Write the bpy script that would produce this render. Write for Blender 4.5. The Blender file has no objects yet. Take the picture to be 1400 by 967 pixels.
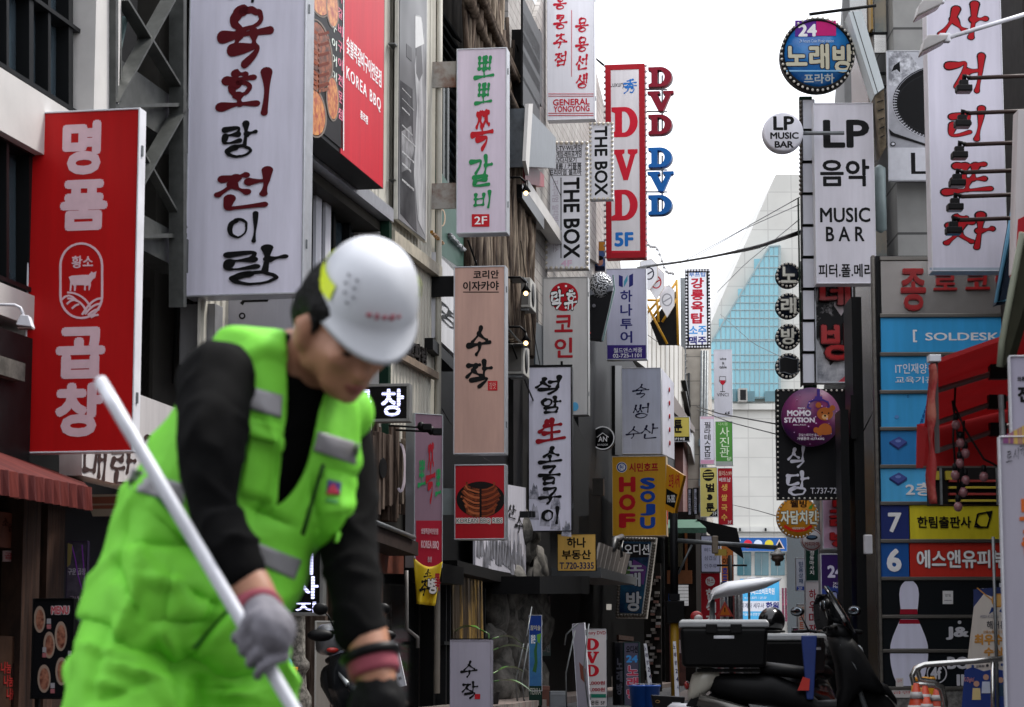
import bpy, math, random
import numpy as np
from mathutils import Vector, Matrix, noise
from mathutils.bvhtree import BVHTree
random.seed(7)
R = math.radians
scene = bpy.context.scene
COL = scene.collection
# ------------------------------------------------------------------ camera, sky, sun, exposure
FPX, CX, CY, HOR, CAMH = 3200.0, 700.0, 483.5, 905.0, 0.75
PITCH = math.atan((HOR - CY) / FPX)
CAM = Vector((0, 0, CAMH))
cd = bpy.data.cameras.new('camera'); cam = bpy.data.objects.new('camera', cd); COL.objects.link(cam)
cam.location = CAM; cam.rotation_euler = (math.pi / 2 + PITCH, 0, 0)
cd.sensor_width = 36; cd.lens = 36 * FPX / 1400; cd.clip_start = 0.1; cd.clip_end = 3000
cd.dof.use_dof = True; cd.dof.focus_distance = 46; cd.dof.aperture_fstop = 7.2; cd.dof.aperture_blades = 8
scene.camera = cam
SUN_EL, SUN_AZ = 58, 62            # the sun stands behind thin cloud, ahead and to the right (azimuth from +Y towards +X)
w = bpy.data.worlds.new('World'); scene.world = w; w.use_nodes = True
nt = w.node_tree; nt.nodes.clear()
sky = nt.nodes.new('ShaderNodeTexSky'); sky.sky_type = 'NISHITA'; sky.sun_disc = False
sky.sun_elevation = R(SUN_EL); sky.sun_rotation = R(SUN_AZ); sky.dust_density = 4; sky.air_density = 1.0
mx = nt.nodes.new('ShaderNodeMix'); mx.data_type = 'RGBA'; mx.inputs[0].default_value = 0.88
mx.inputs[7].default_value = (7.8, 7.95, 8.4, 1)       # the even cloud layer
bg = nt.nodes.new('ShaderNodeBackground'); bg.inputs[1].default_value = 0.15
wo = nt.nodes.new('ShaderNodeOutputWorld')
nt.links.new(sky.outputs[0], mx.inputs[6]); nt.links.new(mx.outputs[2], bg.inputs[0]); nt.links.new(bg.outputs[0], wo.inputs[0])
sl = bpy.data.lights.new('sun', 'SUN'); sl.energy = 2.4; sl.angle = R(14); sl.color = (1, .96, .9)
so = bpy.data.objects.new('sun', sl); COL.objects.link(so)
sd = Vector((math.sin(R(SUN_AZ)) * math.cos(R(SUN_EL)), math.cos(R(SUN_AZ)) * math.cos(R(SUN_EL)), math.sin(R(SUN_EL))))
so.rotation_euler = sd.to_track_quat('Z', 'Y').to_euler(); so.location = (20, 20, 40)
vs = scene.view_settings; vs.view_transform = 'Standard'; vs.look = 'None'; vs.gamma = 1; vs.use_curve_mapping = False
vs.exposure = 0.72
scene.render.film_transparent = False
try:
    scene.cycles.use_denoising = True
    scene.cycles.max_bounces = 6
except Exception: pass

# ------------------------------------------------------------------ materials
def lin(c):
    c = c / 255
    return c / 12.92 if c <= .04045 else ((c + .055) / 1.055) ** 2.4
MATS = {}
def M(name, rgb=(128, 128, 128), rough=.55, metal=0, dirt=.12, sc=6, k=1.0, stretch=(1, 1, 1), bump=0, emit=0, alpha=1, spec=.5, trans=0, bsc=None):
    if name in MATS: return MATS[name]
    m = bpy.data.materials.new(name); m.use_nodes = True; t = m.node_tree; b = t.nodes['Principled BSDF']
    c = [min(.9, lin(v) * k * (.45 if max(rgb) <= 50 else .65 if max(rgb) <= 75 else 1)) for v in rgb]
    b.inputs['Roughness'].default_value = rough; b.inputs['Metallic'].default_value = metal
    b.inputs['Specular IOR Level'].default_value = spec if max(rgb) > 75 or rough < .2 else .16
    tc = t.nodes.new('ShaderNodeTexCoord'); mp = t.nodes.new('ShaderNodeMapping'); mp.inputs['Scale'].default_value = stretch
    t.links.new(tc.outputs['Object'], mp.inputs[0])
    if dirt > 0:
        n = t.nodes.new('ShaderNodeTexNoise'); n.inputs['Scale'].default_value = sc; n.inputs['Detail'].default_value = 6
        n.inputs['Roughness'].default_value = .62
        t.links.new(mp.outputs[0], n.inputs['Vector'])
        rp = t.nodes.new('ShaderNodeMapRange'); rp.inputs[1].default_value = .32; rp.inputs[2].default_value = .7
        rp.inputs[3].default_value = 1 - dirt * 1.4; rp.inputs[4].default_value = 1 + dirt * .5
        t.links.new(n.outputs[0], rp.inputs[0])
        mm = t.nodes.new('ShaderNodeMix'); mm.data_type = 'RGBA'; mm.blend_type = 'MULTIPLY'; mm.inputs[0].default_value = 1
        mm.inputs[6].default_value = (*c, 1); t.links.new(rp.outputs[0], mm.inputs[7]); t.links.new(mm.outputs[2], b.inputs['Base Color'])
    else:
        b.inputs['Base Color'].default_value = (*c, 1)
    if bump:
        nb = t.nodes.new('ShaderNodeTexNoise'); nb.inputs['Scale'].default_value = bsc or sc * 3; nb.inputs['Detail'].default_value = 8
        t.links.new(mp.outputs[0], nb.inputs['Vector'])
        bn = t.nodes.new('ShaderNodeBump'); bn.inputs['Strength'].default_value = bump; bn.inputs['Distance'].default_value = .03
        t.links.new(nb.outputs[0], bn.inputs['Height']); t.links.new(bn.outputs[0], b.inputs['Normal'])
    if emit:
        b.inputs['Emission Color'].default_value = (*[lin(v) for v in rgb], 1); b.inputs['Emission Strength'].default_value = emit
    if alpha < 1: b.inputs['Alpha'].default_value = alpha
    if trans: b.inputs['Transmission Weight'].default_value = trans
    MATS[name] = m; return m
def V(r, g, b, dirt=.1, rough=.42, k=1.28):          # printed vinyl of a sign, colour as it looks under the grey sky
    nm = 'vinyl_%d_%d_%d' % (r, g, b); new = nm not in MATS; m = _V(r, g, b, dirt, rough, k)
    if new:
        t = m.node_tree; bs = t.nodes['Principled BSDF']; src = bs.inputs['Base Color'].links[0].from_socket
        tc = t.nodes.new('ShaderNodeTexCoord'); mp = t.nodes.new('ShaderNodeMapping'); mp.inputs['Scale'].default_value = (9, 9, .35); n = t.nodes.new('ShaderNodeTexNoise'); n.inputs['Scale'].default_value = 1; n.inputs['Detail'].default_value = 5
        rp = t.nodes.new('ShaderNodeMapRange'); rp.inputs[1].default_value = .3; rp.inputs[2].default_value = .66; rp.inputs[3].default_value = .92; rp.inputs[4].default_value = 1.02
        mm = t.nodes.new('ShaderNodeMix'); mm.data_type = 'RGBA'; mm.blend_type = 'MULTIPLY'; mm.inputs[0].default_value = 1
        t.links.new(tc.outputs['Object'], mp.inputs[0]); t.links.new(mp.outputs[0], n.inputs['Vector']); t.links.new(n.outputs[0], rp.inputs[0]); t.links.new(src, mm.inputs[6]); t.links.new(rp.outputs[0], mm.inputs[7]); t.links.new(mm.outputs[2], bs.inputs['Base Color'])
    return m
def _V(r, g, b, dirt, rough, k):
    return M('vinyl_%d_%d_%d' % (r, g, b), (r, g, b), rough, 0, dirt, 1.6, k, (2.2, 2.2, .35), spec=.25)
def INK(r, g, b): return M('ink_%d_%d_%d' % (r, g, b), (r, g, b), .5, 0, .06, 9, 1.2, spec=.15)
def MIX(name, c1, c2, sc, lo=.42, hi=.58, rough=.6, stretch=(1, 1, 1), metal=0, bump=0, kind='noise', detail=8):
    if name in MATS: return MATS[name]
    m = M(name, c1, rough, metal, 0, sc); t = m.node_tree; b = t.nodes['Principled BSDF']
    tc = t.nodes.new('ShaderNodeTexCoord'); mp = t.nodes.new('ShaderNodeMapping'); mp.inputs['Scale'].default_value = stretch
    t.links.new(tc.outputs['Object'], mp.inputs[0])
    if kind == 'wave':
        n = t.nodes.new('ShaderNodeTexWave'); n.inputs['Scale'].default_value = sc; n.inputs['Distortion'].default_value = 6; n.inputs['Detail'].default_value = 4
    elif kind == 'voro':
        n = t.nodes.new('ShaderNodeTexVoronoi'); n.inputs['Scale'].default_value = sc
    else:
        n = t.nodes.new('ShaderNodeTexNoise'); n.inputs['Scale'].default_value = sc; n.inputs['Detail'].default_value = detail; n.inputs['Roughness'].default_value = .65
    t.links.new(mp.outputs[0], n.inputs['Vector'])
    r = t.nodes.new('ShaderNodeValToRGB'); r.color_ramp.elements[0].position = lo; r.color_ramp.elements[1].position = hi
    r.color_ramp.elements[0].color = (*[lin(v) for v in c1], 1); r.color_ramp.elements[1].color = (*[lin(v) for v in c2], 1)
    t.links.new(n.outputs[0], r.inputs[0]); t.links.new(r.outputs[0], b.inputs['Base Color'])
    if bump:
        bn = t.nodes.new('ShaderNodeBump'); bn.inputs['Strength'].default_value = bump; bn.inputs['Distance'].default_value = .04
        t.links.new(n.outputs[0], bn.inputs['Height']); t.links.new(bn.outputs[0], b.inputs['Normal'])
    return m
def TILE(name, c1, c2, mortar, bw, bh, ms=.012, rough=.6, off=0, bump=.3):
    if name in MATS: return MATS[name]
    m = M(name, c1, rough, 0, 0); t = m.node_tree; b = t.nodes['Principled BSDF']
    tc = t.nodes.new('ShaderNodeTexCoord'); sx = t.nodes.new('ShaderNodeSeparateXYZ'); cb = t.nodes.new('ShaderNodeCombineXYZ')
    t.links.new(tc.outputs['Object'], sx.inputs[0]); t.links.new(sx.outputs[0], cb.inputs[0]); t.links.new(sx.outputs[2], cb.inputs[1])
    br = t.nodes.new('ShaderNodeTexBrick'); br.offset = off; br.inputs['Scale'].default_value = 1
    br.inputs['Brick Width'].default_value = bw; br.inputs['Row Height'].default_value = bh; br.inputs['Mortar Size'].default_value = ms
    for i, c in ((1, c1), (2, c2), (3, mortar)): br.inputs[i].default_value = (*[lin(v) for v in c], 1)
    t.links.new(cb.outputs[0], br.inputs[0])
    n = t.nodes.new('ShaderNodeTexNoise'); n.inputs['Scale'].default_value = 2.5 if bw < 1.2 else .5; n.inputs['Detail'].default_value = 9; t.links.new(tc.outputs['Object'], n.inputs['Vector'])
    rp = t.nodes.new('ShaderNodeMapRange'); rp.inputs[1].default_value = .3; rp.inputs[2].default_value = .7; rp.inputs[3].default_value = .8 if bw < 1.2 else .92; rp.inputs[4].default_value = 1.06
    t.links.new(n.outputs[0], rp.inputs[0])
    mm = t.nodes.new('ShaderNodeMix'); mm.data_type = 'RGBA'; mm.blend_type = 'MULTIPLY'; mm.inputs[0].default_value = 1
    t.links.new(br.outputs[0], mm.inputs[6]); t.links.new(rp.outputs[0], mm.inputs[7]); t.links.new(mm.outputs[2], b.inputs['Base Color'])
    return m
def GLASS(name, rgb, rough=.08): return M(name, rgb, rough, 0, .15, 1.2, 1, spec=.7)
ALU = M('aluminium', (190, 192, 198), .38, .6, .1, 8)
WHT = M('white_paint', (222, 222, 228), .4, 0, .1, 4)
BLK = M('black_paint', (22, 22, 24), .45, 0, .15, 6)
DRK = M('dark_grey_paint', (44, 45, 48), .5, 0, .2, 5)
STEEL = M('stainless_steel', (196, 194, 190), .2, .95, .12, 3, stretch=(.4, .4, 4))
GALV = M('galvanised_steel', (120, 124, 126), .45, .5, .25, 9)
RUST = MIX('rusty_plate', (150, 146, 140), (104, 62, 40), 2.2, .42, .62, .7)
BULB = M('bulb_glass', (205, 196, 180), .2, 0, 0)
DBULB = M('dark_bulb', (90, 84, 76), .25, 0, 0)
RUBBER = M('rubber', (20, 20, 21), .75)

# ------------------------------------------------------------------ mesh building
class MB:
    def __init__(s): s.v = []; s.f = []; s.mi = []; s.mats = []; s.c = 0; s.sm = []; s.smooth = False
    def mat(s, m):
        if m not in s.mats: s.mats.append(m)
        s.c = s.mats.index(m); return s
    def add(s, vs, fs):
        o = len(s.v); s.v += [tuple(v) for v in vs]
        for f in fs: s.f.append([i + o for i in f]); s.mi.append(s.c); s.sm.append(s.smooth)
        return s
    def box(s, x0, x1, y0, y1, z0, z1):
        return s.add([(x, y, z) for x in (x0, x1) for y in (y0, y1) for z in (z0, z1)],
                     [(0, 1, 3, 2), (4, 6, 7, 5), (0, 4, 5, 1), (2, 3, 7, 6), (0, 2, 6, 4), (1, 5, 7, 3)])
    def prism(s, pts, y0, y1):                     # polygon in x,z pushed through y
        n = len(pts); a = sum(pts[i][0] * pts[(i + 1) % n][1] - pts[(i + 1) % n][0] * pts[i][1] for i in range(n))
        if a < 0: pts = pts[::-1]
        vs = [(p[0], y0, p[1]) for p in pts] + [(p[0], y1, p[1]) for p in pts]
        return s.add(vs, [list(range(n)), list(range(2 * n - 1, n - 1, -1))] + [(i, i + n, (i + 1) % n + n, (i + 1) % n) for i in range(n)])
    def prismx(s, pts, x0, x1):                    # polygon in y,z pushed through x
        n = len(pts)
        vs = [(x0, p[0], p[1]) for p in pts] + [(x1, p[0], p[1]) for p in pts]
        return s.add(vs, [list(range(n)), list(range(2 * n - 1, n - 1, -1))] + [(i, i + n, (i + 1) % n + n, (i + 1) % n) for i in range(n)])
    def loft(s, rings, cap=True, closed=False):
        n = len(rings[0]); o = [p for r in rings for p in r]; m = len(rings); fs = []
        for j in range(m if closed else m - 1):
            for i in range(n): fs.append((j * n + i, j * n + (i + 1) % n, ((j + 1) % m) * n + (i + 1) % n, ((j + 1) % m) * n + i))
        if cap and not closed: fs += [list(range(n))[::-1], [(m - 1) * n + i for i in range(n)]]
        sm = s.smooth; s.smooth = True; s.add(o, fs); s.smooth = sm; return s
    def tube(s, pts, r, n=8, cap=True):
        pts = [Vector(p) for p in pts]; rs = r if isinstance(r, (list, tuple)) else [r] * len(pts); rings = []; up = None
        for i, p in enumerate(pts):
            d = (pts[min(i + 1, len(pts) - 1)] - pts[max(i - 1, 0)]).normalized()
            if up is None: up = Vector((0, 0, 1)) if abs(d.z) < .9 else Vector((1, 0, 0))
            a = d.cross(up).normalized(); b = a.cross(d).normalized(); up = b
            rings.append([p + a * rs[i] * math.cos(2 * math.pi * k / n) + b * rs[i] * math.sin(2 * math.pi * k / n) for k in range(n)])
        return s.loft(rings, cap)
    def ball(s, c, rx, ry=None, rz=None, n=14, m=9, ax=None):
        ry = ry or rx; rz = rz or rx; c = Vector(c)
        A = ax or (Vector((1, 0, 0)), Vector((0, 1, 0)), Vector((0, 0, 1))); rings = []
        for j in range(m + 1):
            t = math.pi * (j + .02) / (m + .04) - math.pi / 2
            rings.append([c + A[0] * rx * math.cos(t) * math.cos(2 * math.pi * k / n) + A[1] * ry * math.cos(t) * math.sin(2 * math.pi * k / n) + A[2] * rz * math.sin(t) for k in range(n)])
        return s.loft(rings)
    def lathe(s, prof, c=(0, 0, 0), n=20, axis='z'):
        c = Vector(c); rings = []
        for r, h in prof:
            rg = []
            for k in range(n):
                a = 2 * math.pi * k / n; q = (r * math.cos(a), r * math.sin(a), h)
                if axis == 'y': q = (q[0], q[2], q[1])
                if axis == 'x': q = (q[2], q[0], q[1])
                rg.append(c + Vector(q))
            rings.append(rg)
        return s.loft(rings)
    def data(s, name):
        me = bpy.data.meshes.new(name); me.from_pydata(s.v, [], s.f)
        for m in s.mats: me.materials.append(m)
        me.polygons.foreach_set('material_index', s.mi); me.polygons.foreach_set('use_smooth', s.sm); me.update()
        return me
    def obj(s, name, parent=None, mat=None, bevel=0, recalc=False):
        if mat is not None and not s.mats: s.mats = [mat]
        me = s.data(name)
        if recalc: fixn(me)
        o = bpy.data.objects.new(name, me); COL.objects.link(o)
        if parent is not None: o.parent = parent
        if bevel:
            b = o.modifiers.new('bevel', 'BEVEL'); b.width = bevel; b.segments = 2; b.limit_method = 'ANGLE'; b.angle_limit = R(40)
        return o
def fixn(me):
    import bmesh
    bm = bmesh.new(); bm.from_mesh(me); bmesh.ops.recalc_face_normals(bm, faces=bm.faces); bm.to_mesh(me); bm.free()
def tag(o, label=None, cat=None, group=None, kind=None):
    if label: o['label'] = label
    if cat: o['category'] = cat
    if group: o['group'] = group
    if kind: o['kind'] = kind
    return o
def empty(name, loc, rz=0):
    o = bpy.data.objects.new(name, None); o.empty_display_size = .2; COL.objects.link(o); o.location = loc; o.rotation_euler = (0, 0, rz); return o
def copy_tree(o, parent=None):
    c = o.copy(); COL.objects.link(c); c.parent = parent
    for ch in list(o.children): copy_tree(ch, c)
    return c

# ------------------------------------------------------------------ from a pixel of the photograph (1400 x 967) to a point at a depth
CP, SP = math.cos(PITCH), math.sin(PITCH)
def ray(px, py):
    u = (px - CX) / FPX; v = (CY - py) / FPX
    return Vector((u, CP - v * SP, SP + v * CP))
def P(px, py, d):
    r = ray(px, py); return CAM + r * (d / r.y)
def PX(p):
    q = Vector(p) - CAM; z = q.y * CP + q.z * SP; return CX + FPX * q.x / z, CY - FPX * (-q.y * SP + q.z * CP) / z
class Pl:
    """an upright plane: x to the right seen from the street, z up, y into the sign or wall"""
    def __init__(s, o, yaw):
        s.o = Vector(o); s.yaw = yaw; s.T = Vector((math.cos(yaw), math.sin(yaw), 0)); s.Y = Vector((-math.sin(yaw), math.cos(yaw), 0))
    def m(s, px, py, y=0):
        r = ray(px, py); t = (y - (CAM - s.o).dot(s.Y)) / r.dot(s.Y); q = CAM + r * t - s.o
        return q.dot(s.T), q.z
    def w(s, x, y, z): return s.o + s.T * x + s.Y * y + Vector((0, 0, z))

# ------------------------------------------------------------------ lettering
_g = {}
_ts = bpy.data.scenes.new('lettering_bench')
def _mesh_of(c):
    o = bpy.data.objects.new('t', c); _ts.collection.objects.link(o); vl = _ts.view_layers[0]; vl.update()
    me = bpy.data.meshes.new_from_object(o.evaluated_get(vl.depsgraph)); return o, me
_base = {}; _wh = {}
def glyph(txt, bold=.0, shear=0, spacing=1):
    """letters as solid shapes in 0..1; weight is added by laying the same letter down again a little to every side"""
    key = (txt, bold, shear, spacing)
    if key in _g: return _g[key]
    bk = (txt, shear, spacing)
    if bk not in _base:
        c = bpy.data.curves.new('t', 'FONT'); c.body = txt; c.size = 1; c.extrude = .5; c.shear = shear; c.space_character = spacing
        c.resolution_u = 3; c.fill_mode = 'BOTH'
        o, me = _mesh_of(c)
        n = len(me.vertices); v = np.empty(n * 3); me.vertices.foreach_get('co', v)
        _base[bk] = (v.reshape(-1, 3), [list(p.vertices) for p in me.polygons])
        bpy.data.objects.remove(o); bpy.data.curves.remove(c); bpy.data.meshes.remove(me)
    v, f0 = _base[bk]; n = len(v); lo, hi = v.min(0), v.max(0); vs = []; fs = []
    offs = [(0, 0)] + ([(bold * .78 * math.cos(k * math.pi / 4), bold * .78 * math.sin(k * math.pi / 4)) for k in range(8)] if bold > 0 else [])
    r = bold * .78; w_, h_ = hi[0] - lo[0] + 2 * r, hi[1] - lo[1] + 2 * r
    for k, (dx, dy) in enumerate(offs):
        q = np.empty_like(v); q[:, 0] = (v[:, 0] + dx - lo[0] + r) / w_; q[:, 1] = (v[:, 1] + dy - lo[1] + r) / h_
        q[:, 2] = (v[:, 2] + .5) * (1 - .012 * k); vs.append(q); fs += [[i + k * n for i in p] for p in f0]
    _g[key] = (np.concatenate(vs), fs); _wh[key] = (w_, h_, r); return _g[key]
def outline_mesh(loops):
    """filled shape with holes from closed loops of (u,v); returns the same form as glyph()"""
    c = bpy.data.curves.new('t', 'CURVE'); c.dimensions = '2D'; c.fill_mode = 'BOTH'; c.extrude = .5
    for lp in loops:
        sp = c.splines.new('POLY'); sp.points.add(len(lp) - 1); sp.use_cyclic_u = True
        for q, p in zip(sp.points, lp): q.co = (p[0], p[1], 0, 1)
    o, me = _mesh_of(c)
    n = len(me.vertices); a = np.empty(n * 3); me.vertices.foreach_get('co', a); a = a.reshape(-1, 3)
    fs = [list(p.vertices) for p in me.polygons]; lo, hi = a.min(0), a.max(0); b = (a - lo) / np.maximum(hi - lo, 1e-6)
    bpy.data.objects.remove(o); bpy.data.curves.remove(c); bpy.data.meshes.remove(me)
    return b, fs
def arc(cx, cy, rx, ry, a0, a1, n=12): return [(cx + rx * math.cos(R(a0 + (a1 - a0) * i / n)), cy + ry * math.sin(R(a0 + (a1 - a0) * i / n))) for i in range(n + 1)]
SLAB_D = outline_mesh([[(0, 0), (.5, 0)] + arc(.5, .5, .5, .5, -90, 90, 18) + [(0, 1), (0, .86), (.13, .8), (.13, .2), (0, .14)],
                       [(.4, .15)] + arc(.46, .5, .24, .35, -90, 90, 14) + [(.4, .85)]])
SLAB_V = outline_mesh([[(0, 1), (.47, 1), (.47, .88), (.38, .84), (.55, .38), (.7, .82), (.6, .87), (.6, 1), (1, 1), (1, .88), (.9, .83), (.6, 0), (.42, 0), (.1, .83), (0, .88)]])
# brush lettering: every syllable from its own strokes
_C = {'ㄱ': [[(.05, .85), (.5, .88), (.9, .9), (.8, .5), (.5, .02)]], 'ㄴ': [[(.12, .95), (.1, .2), (.3, .12), (1, .22)]],
      'ㄷ': [[(.1, .88), (.9, .95)], [(.14, .85), (.1, .2), (.4, .1), (1, .18)]],
      'ㄹ': [[(.08, .92), (.85, .98), (.78, .6)], [(.8, .58), (.15, .5)], [(.15, .5), (.08, .1), (.4, .03), (1, .12)]],
      'ㅁ': [[(.1, .95), (.14, .05)], [(.1, .92), (.9, .97), (.85, .05)], [(.14, .08), (.86, .1)]],
      'ㅂ': [[(.1, .98), (.14, .05)], [(.85, 1), (.84, .03)], [(.14, .55), (.84, .58)], [(.14, .08), (.84, .08)]],
      'ㅅ': [[(.55, 1), (.4, .5), (0, 0)], [(.46, .55), (.7, .3), (1, .08)]],
      'ㅇ': [[(.5 + .46 * math.cos(a), .5 + .46 * math.sin(a)) for a in [math.pi * .62 + 2 * math.pi * i / 18 for i in range(19)]]],
      'ㅈ': [[(.08, .88), (.92, .95)], [(.6, .9), (.4, .45), (0, 0)], [(.46, .5), (.7, .25), (1, .05)]],
      'ㅊ': [[(.35, 1.12), (.68, 1.1)], [(.02, .78), (.95, .86)], [(.56, .82), (.4, .4), (0, 0)], [(.46, .45), (.7, .22), (1, .05)]],
      'ㅋ': [[(.05, .9), (.5, .92), (.9, .95), (.8, .5), (.5, .02)], [(.08, .5), (.8, .55)]],
      'ㅌ': [[(.1, .95), (.9, 1)], [(.14, .92), (.1, .12), (.4, .04), (1, .1)], [(.12, .52), (.85, .56)]],
      'ㅍ': [[(.05, .93), (.95, .97)], [(.3, .9), (.34, .1)], [(.68, .92), (.64, .1)], [(0, .05), (1, .08)]],
      'ㅎ': [[(.35, 1.1), (.66, 1.1)], [(.02, .78), (.98, .84)], [(.5 + .33 * math.cos(a), .32 + .33 * math.sin(a)) for a in [math.pi * .6 + 2 * math.pi * i / 16 for i in range(17)]]]}
for a_, b_ in (('ㅃ', 'ㅂ'), ('ㅉ', 'ㅈ'), ('ㅆ', 'ㅅ'), ('ㄲ', 'ㄱ'), ('ㄸ', 'ㄷ')):
    _C[a_] = [[(x * .47 + o, y) for x, y in st] for o in (0, .53) for st in _C[b_]]
_VV = {'ㅏ': [[(.3, 1.05), (.36, .5), (.3, -.05)], [(.38, .52), (1, .56)]], 'ㅓ': [[(.8, 1.05), (.82, .5), (.76, -.05)], [(.05, .56), (.8, .6)]],
       'ㅣ': [[(.5, 1.06), (.56, .5), (.48, -.05)]], 'ㅐ': [[(.2, .95), (.24, .05)], [(.8, 1.06), (.84, .5), (.78, -.05)], [(.24, .5), (.8, .53)]],
       'ㅔ': [[(.5, .95), (.52, .05)], [(.9, 1.06), (.9, -.05)], [(0, .52), (.5, .55)]], 'ㅕ': [[(.8, 1.05), (.78, -.05)], [(.05, .68), (.8, .72)], [(.05, .38), (.8, .42)]],
       'ㅑ': [[(.3, 1.05), (.3, -.05)], [(.34, .66), (1, .7)], [(.34, .36), (1, .4)]]}
_HV = {'ㅗ': [[(.46, 1), (.5, .35)], [(-.02, .22), (.5, .3), (1.02, .36)]], 'ㅜ': [[(-.02, .7), (.5, .78), (1.02, .84)], [(.52, .75), (.5, .3), (.4, -.1)]],
       'ㅡ': [[(-.02, .45), (.5, .52), (1.02, .56)]], 'ㅛ': [[(.3, 1), (.34, .35)], [(.66, 1), (.64, .38)], [(-.02, .22), (1.02, .34)]],
       'ㅠ': [[(-.02, .74), (1.02, .84)], [(.34, .75), (.28, 0)], [(.66, .78), (.66, -.05)]]}
_CPX = {'ㅘ': ('ㅗ', 'ㅏ'), 'ㅚ': ('ㅗ', 'ㅣ'), 'ㅟ': ('ㅜ', 'ㅣ'), 'ㅝ': ('ㅜ', 'ㅓ'), 'ㅢ': ('ㅡ', 'ㅣ'), 'ㅙ': ('ㅗ', 'ㅐ')}
_L = 'ㄱㄲㄴㄷㄸㄹㅁㅂㅃㅅㅆㅇㅈㅉㅊㅋㅌㅍㅎ'
_Vw = ['ㅏ', 'ㅐ', 'ㅑ', 'ㅒ', 'ㅓ', 'ㅔ', 'ㅕ', 'ㅖ', 'ㅗ', 'ㅘ', 'ㅙ', 'ㅚ', 'ㅛ', 'ㅜ', 'ㅝ', 'ㅞ', 'ㅟ', 'ㅠ', 'ㅡ', 'ㅢ', 'ㅣ']
_T = [None, 'ㄱ', 'ㄲ', 'ㄳ', 'ㄴ', 'ㄵ', 'ㄶ', 'ㄷ', 'ㄹ', 'ㄺ', 'ㄻ', 'ㄼ', 'ㄽ', 'ㄾ', 'ㄿ', 'ㅀ', 'ㅁ', 'ㅂ', 'ㅄ', 'ㅅ', 'ㅆ', 'ㅇ', 'ㅈ', 'ㅊ', 'ㅋ', 'ㅌ', 'ㅍ', 'ㅎ']
_HANJA = {'生': [[(.3, 1), (.22, .72), (0, .5)], [(.2, .75), (.85, .8)], [(.5, 1.02), (.52, .1)], [(.18, .42), (.82, .47)], [(-.05, .05), (.4, .08), (1.05, .14)]],
          '秀': [[(.7, 1), (.25, .9)], [(.05, .72), (.95, .76)], [(.5, .95), (.5, .5)], [(.48, .7), (.3, .55), (.05, .45)], [(.54, .7), (.75, .55), (1, .47)],
                [(.2, .4), (.7, .42), (.62, .26), (.85, .25), (.7, -.05), (.55, 0)], [(.4, .4), (.3, .12), (.08, -.06)]],
          '民': [[(.1, .95), (.85, .97), (.85, .68)], [(.12, .66), (.85, .68)], [(.12, .95), (.12, .05), (.4, .15)], [(.12, .4), (.95, .44)], [(.5, .66), (.6, .3), (.95, .02)]]}
def syllable(ch):
    if ch in _HANJA: return _HANJA[ch]
    k = ord(ch) - 0xAC00; l, v, t = _L[k // 588], _Vw[k % 588 // 28], _T[k % 28]; out = []
    def put(strokes, b): out.extend([[(b[0] + x * (b[2] - b[0]), b[1] + y * (b[3] - b[1])) for x, y in st] for st in strokes])
    if v in _VV:
        put(_C[l], (.02, .44, .56, .98) if t else (.02, .12, .58, .9)); put(_VV[v], (.58, .42, 1, 1.04) if t else (.6, 0, 1.02, 1))
        if t: put(_C[t], (.16, -.02, .92, .34))
    elif v in _HV:
        put(_C[l], (.2, .62, .82, 1.02) if t else (.16, .46, .86, 1)); put(_HV[v], (.0, .34, 1, .62) if t else (0, .0, 1, .46))
        if t: put(_C[t], (.2, -.04, .82, .3))
    else:
        h, q = _CPX[v]; put(_C[l], (.04, .58, .6, 1) if t else (.04, .5, .6, 1)); put(_HV[h], (-.02, .32, .66, .6) if t else (-.02, .12, .66, .48))
        put(_VV[q], (.66, .36, 1.02, 1.04) if t else (.68, 0, 1.02, 1))
        if t: put(_C[t], (.2, -.06, .85, .28))
    return out
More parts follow.
